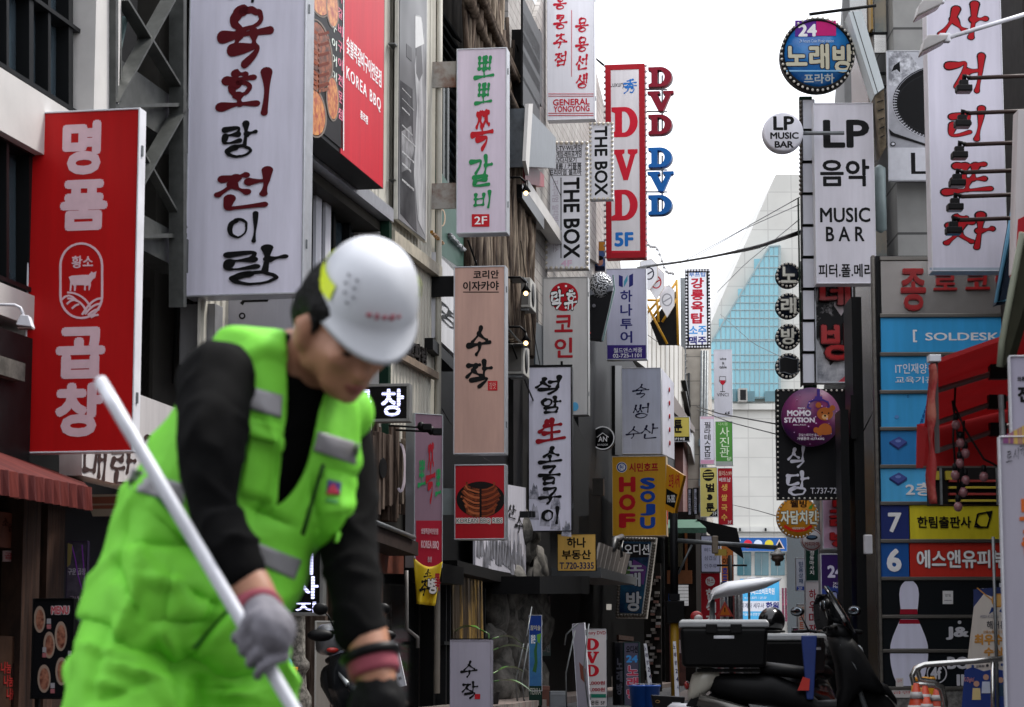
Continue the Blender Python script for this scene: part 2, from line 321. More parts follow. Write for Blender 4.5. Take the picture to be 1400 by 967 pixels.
def brush(ch, wid=.13, seed=0, slant=.06, rise=.05):
    """strokes of one syllable as brush marks: (verts 0..1 in x,z plus layer, faces)"""
    rnd = random.Random(ord(ch) * 7 + seed); vs = []; fs = []
    for si, st in enumerate(syllable(ch)):
        pts = [Vector((x + slant * y + rnd.uniform(-.02, .02), y + rise * x + rnd.uniform(-.02, .02))) for x, y in st]
        q = []
        for i in range(len(pts) - 1):               # Catmull-Rom
            p0, p1, p2, p3 = pts[max(i - 1, 0)], pts[i], pts[i + 1], pts[min(i + 2, len(pts) - 1)]; n = 4 if len(pts) > 8 else 8
            for k in range(n + (i == len(pts) - 2)):
                t = k / n; q.append(.5 * (2 * p1 + (p2 - p0) * t + (2 * p0 - 5 * p1 + 4 * p2 - p3) * t * t + (3 * p1 - p0 - 3 * p2 + p3) * t ** 3))
        m = len(q); L = []; Rr = []; ph = rnd.uniform(0, 6)
        for i, p in enumerate(q):
            t = i / (m - 1); d = (q[min(i + 1, m - 1)] - q[max(i - 1, 0)]); d = d / max(d.length, 1e-6); nrm = Vector((-d.y, d.x))
            ww = wid * 1.6 * (.58 + .18 * math.cos(t * 5.5) - .18 * t + .05 * math.sin(ph + t * 9)) * (1 if len(pts) < 9 else .9)
            L.append(p + nrm * ww * .5); Rr.append(p - nrm * ww * .5)
        def cap(p, d, w, n=5):
            a = math.atan2(d.y, d.x); return [Vector((p.x + w * .5 * math.cos(a + R(90 - 180 * (k + 1) / (n + 1))), p.y + w * .5 * math.sin(a + R(90 - 180 * (k + 1) / (n + 1))))) for k in range(n)]
        e = cap(q[-1], q[-1] - q[-2], (L[-1] - Rr[-1]).length); b = cap(q[0], q[0] - q[1], (L[0] - Rr[0]).length)
        # strip faces plus two round ends
        o = len(vs); vs += [(p.x, p.y, si) for p in L] + [(p.x, p.y, si) for p in Rr]
        for i in range(m - 1): fs.append((o + i, o + m + i, o + m + i + 1, o + i + 1))
        k0 = len(vs); vs += [(p.x, p.y, si) for p in e]; fs.append([o + m - 1] + [o + 2 * m - 1] + list(range(k0 + len(e) - 1, k0 - 1, -1)))
        k1 = len(vs); vs += [(p.x, p.y, si) for p in b]; fs.append([o + m] + [o] + list(range(k1 + len(b) - 1, k1 - 1, -1)))
    a = np.array(vs); return a, fs

# ------------------------------------------------------------------ a thing that stands in an upright plane
class T:
    def __init__(s, name, label, cat, pl, group=None, kind=None):
        s.pl = pl; s.root = empty(name, pl.o, pl.yaw); tag(s.root, label, cat, group, kind); s.lay = 0; s.base = 0.0
    def part(s, name, mb, mat=None, bevel=0, parent=None): return mb.obj(name, parent or s.root, mat, bevel)
    def xz(s, p, y=0): return s.pl.m(p[0], p[1], y)
    def front(s):
        s.lay += 1; return s.base - .003 - .0003 * s.lay
    def rect(s, tl, br, ya, yb, mat, name, bevel=0, parent=None):
        x0, z1 = s.xz(tl, ya); x1, z0 = s.xz(br, ya)
        return MB().box(min(x0, x1), max(x0, x1), ya, yb, min(z0, z1), max(z0, z1)).obj(name, parent or s.root, mat, bevel)
    def poly(s, pts, mat, name='print', proud=None, back=None, parent=None):
        y = s.front() if proud is None else s.base - proud
        return MB().prism([s.xz(p, y) for p in pts], y, s.base + .002 if back is None else back).obj(name, parent or s.root, mat)
    def box(s, x0, y0, x1, y1, mat, name='print', proud=None, back=None, parent=None): return s.poly([(x0, y0), (x1, y0), (x1, y1), (x0, y1)], mat, name, proud, back, parent)
    def disc(s, cx, cy, r, mat, name='print', proud=None, ry=None, n=36, back=None, parent=None):
        ry = ry or r; return s.poly([(cx + r * math.cos(2 * math.pi * i / n), cy + ry * math.sin(2 * math.pi * i / n)) for i in range(n)], mat, name, proud, back, parent)
    def stroke(s, pts, w, mat, name='print', closed=False, proud=None, parent=None):
        y = s.front() if proud is None else s.base - proud; mb = MB()
        pts = [Vector(p) for p in pts]; n = len(pts); L = []; Q = []
        for i, p in enumerate(pts):
            a = pts[i - 1] if (i or closed) else p; b = pts[(i + 1) % n] if (i < n - 1 or closed) else p
            d = (b - a).normalized(); nn = Vector((-d.y, d.x)) * w / 2; L.append(s.xz(p + nn, y)); Q.append(s.xz(p - nn, y))
        for i in range(n if closed else n - 1):
            j = (i + 1) % n; mb.prism([L[i], L[j], Q[j], Q[i]], y, s.base + .002)
        return mb.obj(name, parent or s.root, mat)
    def ring(s, cx, cy, r, w, mat, name='print', n=32, ry=None):
        ry = ry or r; return s.stroke([(cx + r * math.cos(2 * math.pi * i / n), cy + ry * math.sin(2 * math.pi * i / n)) for i in range(n)], w, mat, name, True)
    def _place(s, mb, g, rc, y0, y1, rot=0):
        a, fs = g; x0, zt = s.xz((rc[0], rc[1]), y0); x1, zb = s.xz((rc[2], rc[3]), y0)
        u, v, h = a[:, 0], a[:, 1], a[:, 2]
        if rot == -90: u, v = v, 1 - u
        if rot == 90: u, v = 1 - v, u
        mb.add(np.stack([x0 + u * (x1 - x0), y1 + h * (y0 - y1), zb + v * (zt - zb)], 1).tolist(), fs)
    def text(s, txt, rc, mat, bold=.02, proud=None, name='lettering', vert=False, rot=0, shear=0, back=None, edge=None, ew=.05, gap=.12, spacing=1):
        """printed (or, with proud, raised) lettering filling the pixel rectangle rc"""
        y0 = s.front() if proud is None else s.base - proud
        y1 = s.base + .002 if back is None else s.base - back
        for m, b, yy in ((edge, ew, None), (mat, bold, y0)):
            if m is None: continue
            mb = MB()
            q = rc
            if yy is None:
                yy = y0 + .0004; rc0 = rc
                def grow(ch, q):      # the outline stands out past the letter on every side
                    glyph(ch, bold, *(() if vert else (shear, spacing))); glyph(ch, ew, *(() if vert else (shear, spacing))); a_ = _wh[(ch, bold, 0 if vert else shear, 1 if vert else spacing)]; d_ = _wh[(ch, ew, 0 if vert else shear, 1 if vert else spacing)][2] - a_[2]
                    fx, fy = d_ / a_[0] * (q[2] - q[0]), d_ / a_[1] * (q[3] - q[1]); return (q[0] - fx, q[1] - fy, q[2] + fx, q[3] + fy)
            else: grow = lambda ch, q: q
            if vert:
                n = len(txt); h = (rc[3] - rc[1]) / (n + gap * (n - 1))
                for i, ch in enumerate(txt):
                    if ch != ' ': s._place(mb, glyph(ch, b), grow(ch, (rc[0], rc[1] + i * h * (1 + gap), rc[2], rc[1] + i * h * (1 + gap) + h)), yy, y1)
            else: s._place(mb, glyph(txt, b, shear, spacing), grow(txt, rc), yy, y1, rot)
            o = mb.obj(name if m is mat else 'letter_outline', s.root, m)
        return o
    def slab(s, g, rc, mat, proud=None, name='lettering', back=None, parent=None):
        y0 = s.front() if proud is None else s.base - proud; mb = MB(); s._place(mb, g, rc, y0, s.base + .002 if back is None else s.base - back)
        return mb.obj(name, parent or s.root, mat)
    def brush(s, txt, rcs, mat, wid=.15, name='lettering', edge=None, ew=.22, seed=0, slant=.05, rise=.05):
        """brush lettering, one pixel rectangle to each syllable"""
        y = s.front(); s.lay += 6
        for m, wd in ((edge, ew), (mat, wid)):
            if m is None: continue
            mb = MB()
            for ch, rc in zip(txt, rcs):
                a, fs = brush(ch, wd, seed, slant, rise); ref, _ = brush(ch, wid, seed, slant, rise)
                lo, hi = ref[:, :2].min(0), ref[:, :2].max(0); uv = (a[:, :2] - lo) / (hi - lo)
                yy = y - (.003 if m is mat else 0)
                x0, zt = s.xz((rc[0], rc[1]), yy); x1, zb = s.xz((rc[2], rc[3]), yy)
                mb.add([(x0 + u * (x1 - x0), yy - l * .0003, zb + v * (zt - zb)) for (u, v), l in zip(uv, a[:, 2])], fs)
            mb.obj(name if m is mat else 'letter_outline', s.root, m)
    def bulbs(s, pts, r, mat=BULB, proud=.03, name='bulb'):
        me = MB().ball((0, 0, 0), r, n=8, m=5).data('bulb'); me.materials.append(mat)
        for p in pts:
            o = bpy.data.objects.new(name, me); COL.objects.link(o); o.parent = s.root; x, z = s.xz(p, s.base - proud); o.location = (x, s.base - proud, z)
def along(x0, y0, x1, y1, n): return [(x0 + (x1 - x0) * i / (n - 1), y0 + (y1 - y0) * i / (n - 1)) for i in range(n)]
def frame_pts(x0, y0, x1, y1, nx, ny): return along(x0, y0, x1, y0, nx)[:-1] + along(x1, y0, x1, y1, ny)[:-1] + along(x1, y1, x0, y1, nx)[:-1] + along(x0, y1, x0, y0, ny)[:-1]

# the street: the left row of fronts runs to (1300,905) first, then to (1150,905), then to (1085,905)
def vdir(px): r = ray(px, HOR); return math.atan2(r.x, r.y)
A1, A2, A3 = vdir(1300), vdir(1150), vdir(1085)
def wl(px):
    if px < 590: return 710 * 34 / (1300 - px)
    if px < 850: return 560 * 34 / (1150 - px)
    return 235 * (560 * 34 / 300) / (1085 - px)
def blade(px): return -(A1 if px < 590 else A2 if px < 850 else A3)
def facade(px, off=0):
    a = A1 if px < 590 else A2 if px < 850 else A3
    o = P(px, HOR, wl(px)); o.z = 0; pl = Pl(o, math.pi / 2 - a)
    if off: pl.o = pl.o - pl.Y * off
    return pl

def sign(rc, label, face, d=None, rim=ALU, yaw=None, t=.22, rw=.018, name='shop_sign', cat='sign', group=None, bracket=0, bmat=BLK, side=-1):
    """a box sign: cabinet with rim, printed face, brackets to the wall; rc in pixels"""
    x0, y0, x1, y1 = rc; d = d if d is not None else wl(x0); yaw = blade(x0) if yaw is None else yaw
    pl = Pl(P((x0 + x1) / 2, y1, d), yaw); s = T(name, label, cat, pl, group)
    my, mxx = (y0 + y1) / 2, (x0 + x1) / 2
    a, b = pl.m(x0, my)[0], pl.m(x1, my)[0]; z0, z1 = pl.m(mxx, y1)[1], pl.m(mxx, y0)[1]
    mb = MB().box(a, b, .012, t, z0, z1)
    for q in ((a, a + rw, z0, z1), (b - rw, b, z0, z1), (a + rw, b - rw, z0, z0 + rw), (a + rw, b - rw, z1 - rw, z1)): mb.box(q[0], q[1], -.012, .012, q[2], q[3])
    s.part('cabinet', mb, rim, .004)
    s.part('face', MB().box(a + rw, b - rw, 0, .0115, z0 + rw, z1 - rw), face)
    s.a, s.b, s.z0, s.z1 = a, b, z0, z1
    if d < 50 and z1 - z0 > 1.2:
        for f in (.14, .86): s.part('latch', MB().box(b, b + .012, t * .25, t * .25 + .03, z0 + (z1 - z0) * f, z0 + (z1 - z0) * f + .09), GALV)
    for i in range(bracket):
        z = z0 + (z1 - z0) * (.12 + .76 * i / max(1, bracket - 1)); xa, xb = (a - .5, a) if side < 0 else (b, b + .5)
        s.part('bracket', MB().box(xa, xb, t * .4, t * .4 + .04, z - .02, z + .02), bmat)
    return s
GL = 'signs hung along the left shop fronts'; GR = 'signs hung along the right side'
K1 = INK(20, 20, 22); DR = INK(80, 14, 22); RED = INK(176, 28, 38); GRN = INK(38, 128, 74); NAVY = INK(42, 44, 110); BLU = INK(30, 104, 178); WINK = INK(226, 224, 230); PKW = INK(206, 176, 184)
CLOTH = V(198, 196, 210)
# ================================================================== ground
asph = M('asphalt', (74, 74, 76), .85, 0, .3, 1.2, 1, bump=.35, bsc=60)
pave = TILE('paving', (112, 92, 86), (124, 116, 110), (80, 74, 70), .22, .11, .006, .8, .5)
def plane(name, x0, x1, y0, y1, z, m):
    o = MB().add([(x0, y0, z), (x1, y0, z), (x1, y1, z), (x0, y1, z)], [(0, 1, 2, 3)]).obj(name, None, m); tag(o, kind='structure'); return o
plane('ground', -400, 400, -60, 900, 0, asph)
def pave_mat():
    m = pave; t = m.node_tree
    sx = [n for n in t.nodes if n.type == 'SEPXYZ'][0]; cb = [n for n in t.nodes if n.type == 'COMBXYZ'][0]
    t.links.new(sx.outputs[1], cb.inputs[1]); return m
pave_mat()
# pavement along the left fronts (a real step) and the brick lane further on
mb = MB(); Lp = []
for px in (-60, 100, 300, 590, 720, 850, 950, 1000):
    q = facade(px); d = wl(px); Lp.append((P(px, HOR, d), q.T, q.Y))
vs = []
for p, Tn, Yn in Lp: vs += [p + Vector((0, 0, .12)) - Vector((0, 0, p.z)), p - Yn * .9 + Vector((0, 0, .12 - p.z)), p - Yn * .9 + Vector((0, 0, -p.z))]
mb.add(vs, [(3 * i, 3 * i + 1, 3 * i + 4, 3 * i + 3) for i in range(len(Lp) - 1)] + [(3 * i + 1, 3 * i + 2, 3 * i + 5, 3 * i + 4) for i in range(len(Lp) - 1)])
tag(mb.obj('pavement', None, pave), kind='structure')
a_ = P(905, HOR, 46); b_ = P(1175, HOR, 46); c_ = P(1110, HOR, 150); e_ = P(985, HOR, 150)
tag(MB().add([(p.x, p.y, .004) for p in (a_, b_, c_, e_)], [(0, 1, 2, 3)]).obj('lane_paving', None, pave), kind='structure')

# ================================================================== the far end
def bld(name, label, px, d, yaw, cat='building', group=None):
    o = P(px, HOR, d); o.z = 0; return T(name, label, cat, Pl(o, yaw), group)
TILEB = TILE('cream_tile', (205, 204, 197), (199, 197, 190), (184, 182, 176), 1.55, 1.25, .035, .5)
GL_BLUE = M('atrium_glass', (120, 178, 190), .1, .1, .3, .12, 1.15, stretch=(1, 1, .3), spec=.9)
t = bld('tower_building', 'cream tiled tower with a slanting blue glass roof closing the street', 1060, 150, 0)
t.part('wall', MB().prism([t.xz(p) for p in ((960, 1400), (960, 470), (985, 412), (1062, 236), (1150, 236), (1150, 1400))], .6, 25), TILEB)
t.part('lower_wall', MB().prism([t.xz(p) for p in ((948, 1400), (948, 556), (1180, 556), (1180, 1400))], -.2, .55), TILEB)
t.part('glass_slope', MB().prism([t.xz(p) for p in ((972, 545), (972, 468), (1052, 337), (1066, 336), (1066, 545))], .0, .58), GL_BLUE)
FRM = M('atrium_frame', (150, 168, 170), .4)
for k in range(14):
    x = 979 + k * 6.6; top = 468 - (x - 972) * 1.637; t.stroke([(x, max(337, top)), (x, 545)], 1.1 if k % 2 else .5, FRM, 'mullion', proud=.06)
for y in (350, 366, 377, 388, 404, 414, 424, 435, 446, 464, 466, 485, 495, 505, 524, 543): t.stroke([(max(972, 972 + (468 - y) / 1.637), y), (1066, y)], 1.1, FRM, 'transom', proud=.07)
t.stroke([(972, 468), (1052, 337)], 2, FRM, 'edge', proud=.08)
t.stroke([(1052, 337), (1066, 336)], 2, FRM, 'edge', proud=.08); t.stroke([(1066.5, 336), (1066.5, 545)], 2.5, FRM, 'edge', proud=.08)
for rc in ((1031, 354, 1041, 368), (1009, 395, 1016, 406), (983, 436, 989, 447)): t.base = .6; t.box(*rc, GL_BLUE, 'window', proud=.05)
t.base = -.2
t.rect((948, 552), (1180, 560), -.6, -.21, TILEB, 'cornice'); t.rect((948, 720), (1180, 727), -.5, -.21, TILEB, 'cornice')
for rc in ((1001, 532, 1010, 549), (1022, 535, 1032, 549), (1046, 535, 1062, 549)): t.box(*rc, GLASS('far_window', (70, 116, 126)), 'window', proud=.4)
for x in (1008, 1032, 1054): 
    f = t.box(x, 735 + 20, x + 19, 787, GLASS('far_window', (70, 116, 126)), 'window', proud=.06); t.stroke([(x + 9, 756), (x + 9, 786)], .7, FRM, 'frame', proud=.1)
for x in (1011, 1046): t.rect((x, 722), (x + 2, 726), -.8, -.5, DRK, 'floodlight')
t.rect((1075, 727), (1180, 1400), -.4, -.22, GLASS('dark_teal_glass', (30, 52, 62)), 'glass_wall')
t.rect((1006, 850), (1075, 1400), -.35, -.22, M('dark_shop', (30, 29, 30), .6), 'shopfront')
ac = bld('air_conditioner', 'grey outdoor air conditioner on the ledge under the blue glass slope', 1016, 149, 0, 'air conditioner'); ac.rect((1010, 531), (1022, 549), -.6, .2, M('ac_grey', (170, 168, 162), .5), 'housing'); ac.rect((1012, 533), (1020, 547), -.63, -.601, DRK, 'grille')
# beige house between the rooftop sign and the tower
TL2 = TILE('beige_tile', (160, 152, 140), (150, 142, 130), (110, 104, 96), .9, 1.1, .02, .6)
t = bld('side_house', 'beige tiled house with pipes behind the rooftop sign', 940, 104, -A3); t.rect((937, 400), (968, 1400), 0, 14, TL2, 'wall'); t.rect((930, 380), (958, 1400), 1.5, 14, M('grey_render', (130, 134, 136), .7), 'back_wall')
for k, x in enumerate((960, 964, 967)): t.part('drain_pipe', MB().tube([(t.xz((x, 1400))[0], -.12, 0), (t.xz((x, 480))[0], -.12, t.xz((x, 480))[1])], .07), GALV)
for y in (600, 655, 690): t.rect((955, y), (962, y + 10), -.35, -.02, M('meter_teal', (86, 104, 110), .5), 'meter_box')
t.rect((940, 510), (944, 600), -.1, -.002, GLASS('dk_glass', (40, 48, 54)), 'window')

# ================================================================== left fronts, near to far
WB = M('white_cladding', (206, 203, 200), .5, 0, .1, 1.5, .9); DG = GLASS('shop_glass', (62, 74, 82), .08); DGF = M('dark_frame', (34, 36, 38), .45)
def front(name, label, px, cat='building'):
    return T(name, label, cat, facade(px))
t = front('corner_house', 'white clad house with dark framed ribbon windows at the left edge', 100)
t.rect((-70, -500), (158, 1400), .5, 6, M('dark_wall', (40, 41, 43), .7), 'wall')
BAND = [[(-60, 57), (152, 184), (152, 216), (37, 203), (37, 205), (-60, 144)]]
def lineY(x, y0, x0=0, vx=1300): return y0 + (HOR - y0) * (x - x0) / (vx - x0)
def band(t, xa, xb, ya, yb, y0, y1, mat, name, x0=0):      # a strip on the front between two street lines given at x0
    return t.part(name, MB().prism([t.xz((xa, lineY(xa, ya, x0)), y0), t.xz((xb, lineY(xb, ya, x0)), y0), t.xz((xb, lineY(xb, yb, x0)), y0), t.xz((xa, lineY(xa, yb, x0)), y0)], y0, y1), mat)
band(t, -60, 156, 92, 178, 0, .45, WB, 'wall_band'); band(t, -60, 156, -700, -260, .05, .45, WB, 'wall_band'); band(t, -60, 156, 386, 430, .05, .45, WB, 'wall_band')
band(t, -60, 150, -255, 88, .22, .3, DG, 'window_glass'); band(t, -60, 150, 182, 384, .22, .3, DG, 'window_glass')
for x in (-20, 9, 40, 66, 94, 118, 143):
    w_ = 3.5 if x not in (40, 94) else 6
    for ya, yb in ((-255, 88), (182, 384)): t.part('window_frame', MB().prism([t.xz((x, lineY(x, ya)), .1), t.xz((x + w_, lineY(x + w_, ya)), .1), t.xz((x + w_, lineY(x + w_, yb)), .1), t.xz((x, lineY(x, yb)), .1)], .1, .24), DGF)
for y in (84, 182, 376, -40): band(t, -60, 150, y, y + 6, .08, .25, DGF, 'window_frame')
for k in range(3): t.stroke([(112 + k * 14, 0 + 12 * k), (100 + k * 12, 60 + k * 20)], 2, M('reflection_bar', (70, 92, 92), .3), 'painted_reflection', proud=-.25)  # teal strokes paint reflections over the window glass
t.part('unseen_wall', MB().box(t.xz((-300, 900))[0] - 7, t.xz((-75, 900))[0], .1, 6, -.5, 14), M('dark_wall', (40, 41, 43))); t.rect((146, -600), (157, 380), -.06, .5, WB, 'corner_post')  # wall left of the frame is unseen, added to darken the low fronts
# gap with steel lattice and dark wall behind
t = front('stair_tower', 'dark recessed stair tower with a steel lattice and white strips beside the red sign', 205)
t.rect((158, -600), (262, 1400), 1.6, 5, M('stair_dark', (30, 31, 30), .8, 0, .3), 'wall'); t.rect((196, -100), (238, 36), 1.2, 1.55, WB, 'panel'); t.rect((238, -200), (250, 240), .9, 1.5, M('old_white', (190, 188, 182), .6, 0, .25, 3), 'strip'); t.rect((197, 36), (237, 300), 1.0, 1.55, M('stair_black', (22, 22, 22), .5), 'door_panel'); t.rect((160, -200), (196, 140), 1.3, 1.56, M('olive_glass', (46, 50, 46), .25), 'glazing'); t.rect((240, 240), (247, 380), .8, .9, M('navy_pipe', (26, 34, 58), .5), 'pipe')
LAT = M('lattice_steel', (76, 78, 76), .5, .3, .3, 6)
for pts, w_ in (([(160, -40), (160, 420)], 5), ([(166, -40), (166, 140)], 2), ([(160, 145), (256, 143)], 7), ([(160, 323), (256, 322)], 8), ([(240, 0), (163, 140)], 3), ([(176, 0), (256, 130)], 3), ([(254, 152), (196, 255)], 3), ([(196, 205), (256, 312)], 3), ([(253, -40), (253, 420)], 6)): t.stroke(pts, w_ * .72, LAT, 'lattice_bar', proud=.05 + .012 * (hash(str(pts)) % 9))
t.rect((158, 144), (258, 149), .03, .3, LAT, 'ledge'); t.rect((158, 323), (258, 328), .03, .3, LAT, 'ledge')
t.rect((243, 67), (254, 82), .4, .8, M('green_box', (36, 74, 58), .5), 'box')
# corrugated cream house
CORR = M('cream_metal', (200, 196, 184), .5, 0, .12, 1.2, .85)
t = front('corrugated_house', 'cream corrugated metal house with a dark framed window bay and poster walls', 500)
x0, x1 = t.xz((262, HOR))[0], t.xz((592, HOR))[0]; n = 130
def corr(t, xa, xb, z0, z1, y, mat, pitch=.2, name='cladding', dep=.035):
    mb = MB(); k = int((xb - xa) / pitch); pts = []
    for i in range(k):
        a = xa + i * pitch; pts += [(a, y), (a + pitch * .55, y), (a + pitch * .65, y + dep), (a + pitch * .9, y + dep)]
    pts.append((xb, y)); v = []
    for px_, py_ in pts: v += [(px_, py_, z0), (px_, py_, z1)]
    return t.part(name, mb.add(v, [(2 * i, 2 * i + 2, 2 * i + 3, 2 * i + 1) for i in range(len(pts) - 1)]), mat)
zb = t.xz((592, 622))[1]; ztop = t.xz((592, -420))[1]; zw0 = t.xz((525, 300))[1]; zbay = t.xz((418, 470))[1]
xb0, xb1 = t.xz((418, 300))[0], t.xz((526, 300))[0]
corr(t, x0, xb0, zb, ztop, 0, CORR); corr(t, xb1, x1, zb, ztop, 0, CORR); corr(t, xb0, xb1, zw0, ztop, 0, CORR); corr(t, xb0, xb1, zb, zw0 - 2.6, 0, CORR)
t.part('wall', MB().box(x0, x1, .46, 6, 0, ztop), M('inner_wall', (60, 58, 54), .7)); t.part('wall_end', MB().box(x1 - .1, x1, .04, .455, zb, ztop), CORR)
t.part('lintel', MB().box(xb0 - .1, xb1 + .1, -.1, .3, zw0 - .02, zw0 + .16), ALU); t.part('bay_ceiling', MB().box(xb0, xb1, .05, .45, zw0 - .16, zw0 - .03), M('bay_wood', (70, 66, 60), .6)); t.part('bay_side', MB().box(xb1 - .08, xb1 + .02, .05, .45, zb, zw0 - .17), WB); t.part('bay_edge', MB().box(xb1 - .06, xb1 + .08, -.08, .045, zw0 - 2.9, zw0 - .03), M('dark_green', (26, 58, 44), .5))
t.part('bay_glass', MB().box(xb0, xb1 - .1, .4, .44, zb, zw0 - .17), DG)
for k in range(7): t.part('bay_frame', MB().box(xb0 + k * .8, xb0 + k * .8 + .12, .3, .39, zb, zw0 - .17), DGF)
t.part('sill_rail', MB().box(xb1 + .1, x1 - .02, -.12, -.01, t.xz((592, 375))[1] - .05, t.xz((592, 375))[1] + .12), M('cream_trim', (170, 162, 146), .6, 0, .35, 3)); t.part('sill_rail', MB().box(xb1 + .6, x1 - .1, -.1, -.01, t.xz((579, 508))[1] - .05, t.xz((579, 508))[1] + .05), M('rusty_trim', (128, 112, 96), .7, 0, .4, 4))
for px_ in (488, 590): x = t.xz((px_, HOR))[0]; t.part('drain_pipe', MB().tube([(x, -.08, .3), (x, -.08, ztop if px_ > 500 else t.xz((488, 470))[1])], .045), M('dark_green', (26, 58, 44)) if px_ < 500 else CORR)
for k in range(2):
    s_ = MB().box(0, .26, 0, .04, -1.1, 1.1); x, z = t.xz((432 + k * 13, 330), .25); o = s_.obj('hanging_strip', t.root, V(196, 196, 204)); o.location = (x, .25, z)
# lettering on the cladding
t.base = -.02
t.text('보고파랑', (548, 455, 585, 503), M('iron_letter', (40, 38, 36), .5, .3), .05, proud=.05, back=.0)
# bbq board
pl = facade(500, .45); t = T('billboard', 'red and black barbecue billboard with white lettering and plates of meat, on the corrugated house', 'billboard', pl)
t.rect((380, -260), (524, 258.5), .012, .4, DRK, 'box'); t.rect((470.5, -260), (523.6, 257.6), -.0, .0115, V(176, 24, 40, .1), 'red_panel'); t.rect((380, -260), (469.6, 205.6), 0, .0115, V(34, 30, 32), 'food_panel'); t.stroke([(470, -100), (470, 206)], 1, WINK, 'divider')
# plates of food
FOOD1 = MIX('bbq_meat', (44, 18, 10), (158, 84, 44), 9, .36, .66, .35); FOOD2 = MIX('bbq_stew', (150, 44, 20), (206, 140, 70), 10, .4, .6, .35); PLATE = INK(110, 100, 92)
for cx, cy, rx, ry, m in ((437, -8, 16, 30, FOOD2), (455, 12, 8, 26, FOOD2), (434, 76, 21, 48, FOOD1), (428, 152, 18, 34, FOOD2), (455, 135, 8, 30, FOOD2)):
    t.stroke([(cx + rx * math.cos(a), cy + ry * math.sin(a) + .6 * rx * math.cos(a)) for a in [2 * math.pi * i / 28 for i in range(28)]], 2, PLATE, 'plate', True); t.poly([(cx + .93 * rx * math.cos(a), cy + .93 * ry * math.sin(a) + .56 * rx * math.cos(a)) for a in [2 * math.pi * i / 28 for i in range(28)]], m, 'food')
for k in range(12):
    yy = 42 + k * 7; t.stroke([(434, yy + 4), (426, yy - 2), (420, yy - 10)], 4, FOOD1 if k % 2 else INK(120, 56, 28), 'food'); t.stroke([(436, yy + 6), (445, yy + 4), (450, yy + 2)], 4, FOOD1 if k % 2 else INK(96, 40, 22), 'food')
t.lay = 3; t.text('종로점의구이어이어이', (454, -60, 460.5, 158), INK(206, 214, 206), .012, vert=True, gap=.1); t.text('뽀뽀쪽갈비구이전문점', (462.5, -60, 468.5, 166), INK(206, 120, 140), .012, vert=True, gap=.12)
t.text('숯불쪽갈비구이전문점', (474, 48, 521.5, 121), WINK, .016); t.text('KOREA BBQ', (474, 90, 520.5, 155), WINK, .006, spacing=1.25); t.text('종로점', (493, 150, 503, 171), WINK, .02)
# portrait poster
pl = facade(560, .14); t = T('poster', 'tall black and white poster of a cook with white print, beside the red billboard', 'poster', pl)
t.rect((545.5, -120), (583.5, 332), .012, .06, M('poster_frame', (190, 188, 180), .5), 'frame'); PB = MIX('poster_photo', (70, 70, 72), (132, 132, 134), .35, .35, .65, .4, detail=3)
t.rect((547.5, -118), (582, 329), 0, .0118, PB, 'print_sheet'); t.poly([(547.6, 110), (564, 122), (566, 250), (570, 318), (547.6, 292)], MIX('photo_dark', (34, 34, 36), (72, 72, 74), 1.5, .4, .6, .5)); t.poly([(549, 180), (562, 172), (566, 205), (560, 230), (549, 236)], MIX('photo_mid', (80, 80, 82), (150, 150, 152), 2.2, .4, .6, .5)); t.poly([(568, 20), (575, 22), (581, 45), (581, 322), (571, 300), (566, 240), (570, 150), (567, 90), (570, 70)], MIX('photo_light', (112, 112, 114), (182, 182, 184), 1.6, .38, .62, .5, (2, 2, .5))); t.poly([(569, 64), (576, 58), (578, 100), (573, 112), (569, 100)], INK(96, 96, 98)); t.poly([(568, 22), (576, 24), (580, 60), (568, 66)], INK(190, 190, 190)); t.poly([(556, 60), (563, 66), (563, 84), (556, 78)], INK(88, 88, 90))
for k, (y, w_) in enumerate(((120, 12), (134, 16), (146, 10), (170, 14), (182, 18), (206, 16), (222, 12), (244, 16))): t.text('뽀뽀쪽갈비는직접', (550, y, 550 + w_, y + 4 + w_ * .85), INK(206, 206, 206), .0)
for y in (60, 245): t.rect((540, y), (547, y + 6), .02, .12, GALV, 'bracket')
# strip between: louvres, dark green fascia, bark house
t = front('bark_house', 'house clad in bark and rough branches with dark louvres and a green fascia', 650)
W0 = M('bark_dark', (46, 40, 36), .8, 0, .4, 3); xA, xB = t.xz((592, HOR))[0], t.xz((700, HOR))[0]; ztop = t.xz((592, -60))[1]; zk = t.xz((700, 40))[1]
t.part('wall', MB().box(xA + .02, xB, .3, 6, 0, zk + 1.2), W0)
LV = M('louvre', (52, 56, 58), .5)
for k in range(15): z = t.xz((600, 215))[1] + k * .17; t.part('louvre_slat', MB().add([(xA + .1, .02, z), (xA + 2.6, .02, z), (xA + 2.6, .2, z + .14), (xA + .1, .2, z + .14), (xA + .1, .04, z - .015), (xA + 2.6, .04, z - .015), (xA + 2.6, .22, z + .125), (xA + .1, .22, z + .125)], [(0, 1, 2, 3), (7, 6, 5, 4), (0, 4, 5, 1), (2, 6, 7, 3)]), LV)
t.rect((594, 120), (622, 250), .1, .28, DG, 'window_glass')
for px_ in (600, 606, 612): t.rect((px_, 118), (px_ + 2, 255), .0, .12, M('sash_grey', (92, 96, 96), .5), 'window_frame')
GRF = M('green_fascia', (64, 96, 86), .5, 0, .12)
t.part('fascia', MB().prism([t.xz(p, -.06) for p in ((601, 232), (668, 338), (668, 420), (601, 350))], -.06, .28), GRF); t.base = -.06
t.text('MATSTROP', (592, 315, 608, 336), M('gold_letter', (176, 126, 50), .3, .6), .03, proud=.04); t.stroke([(605 + 3.5 * math.cos(a), 298 + 11 * math.sin(a)) for a in [2 * math.pi * i / 20 for i in range(20)]], 1.4, M('gold_letter', (176, 126, 50)), 'emblem', True)
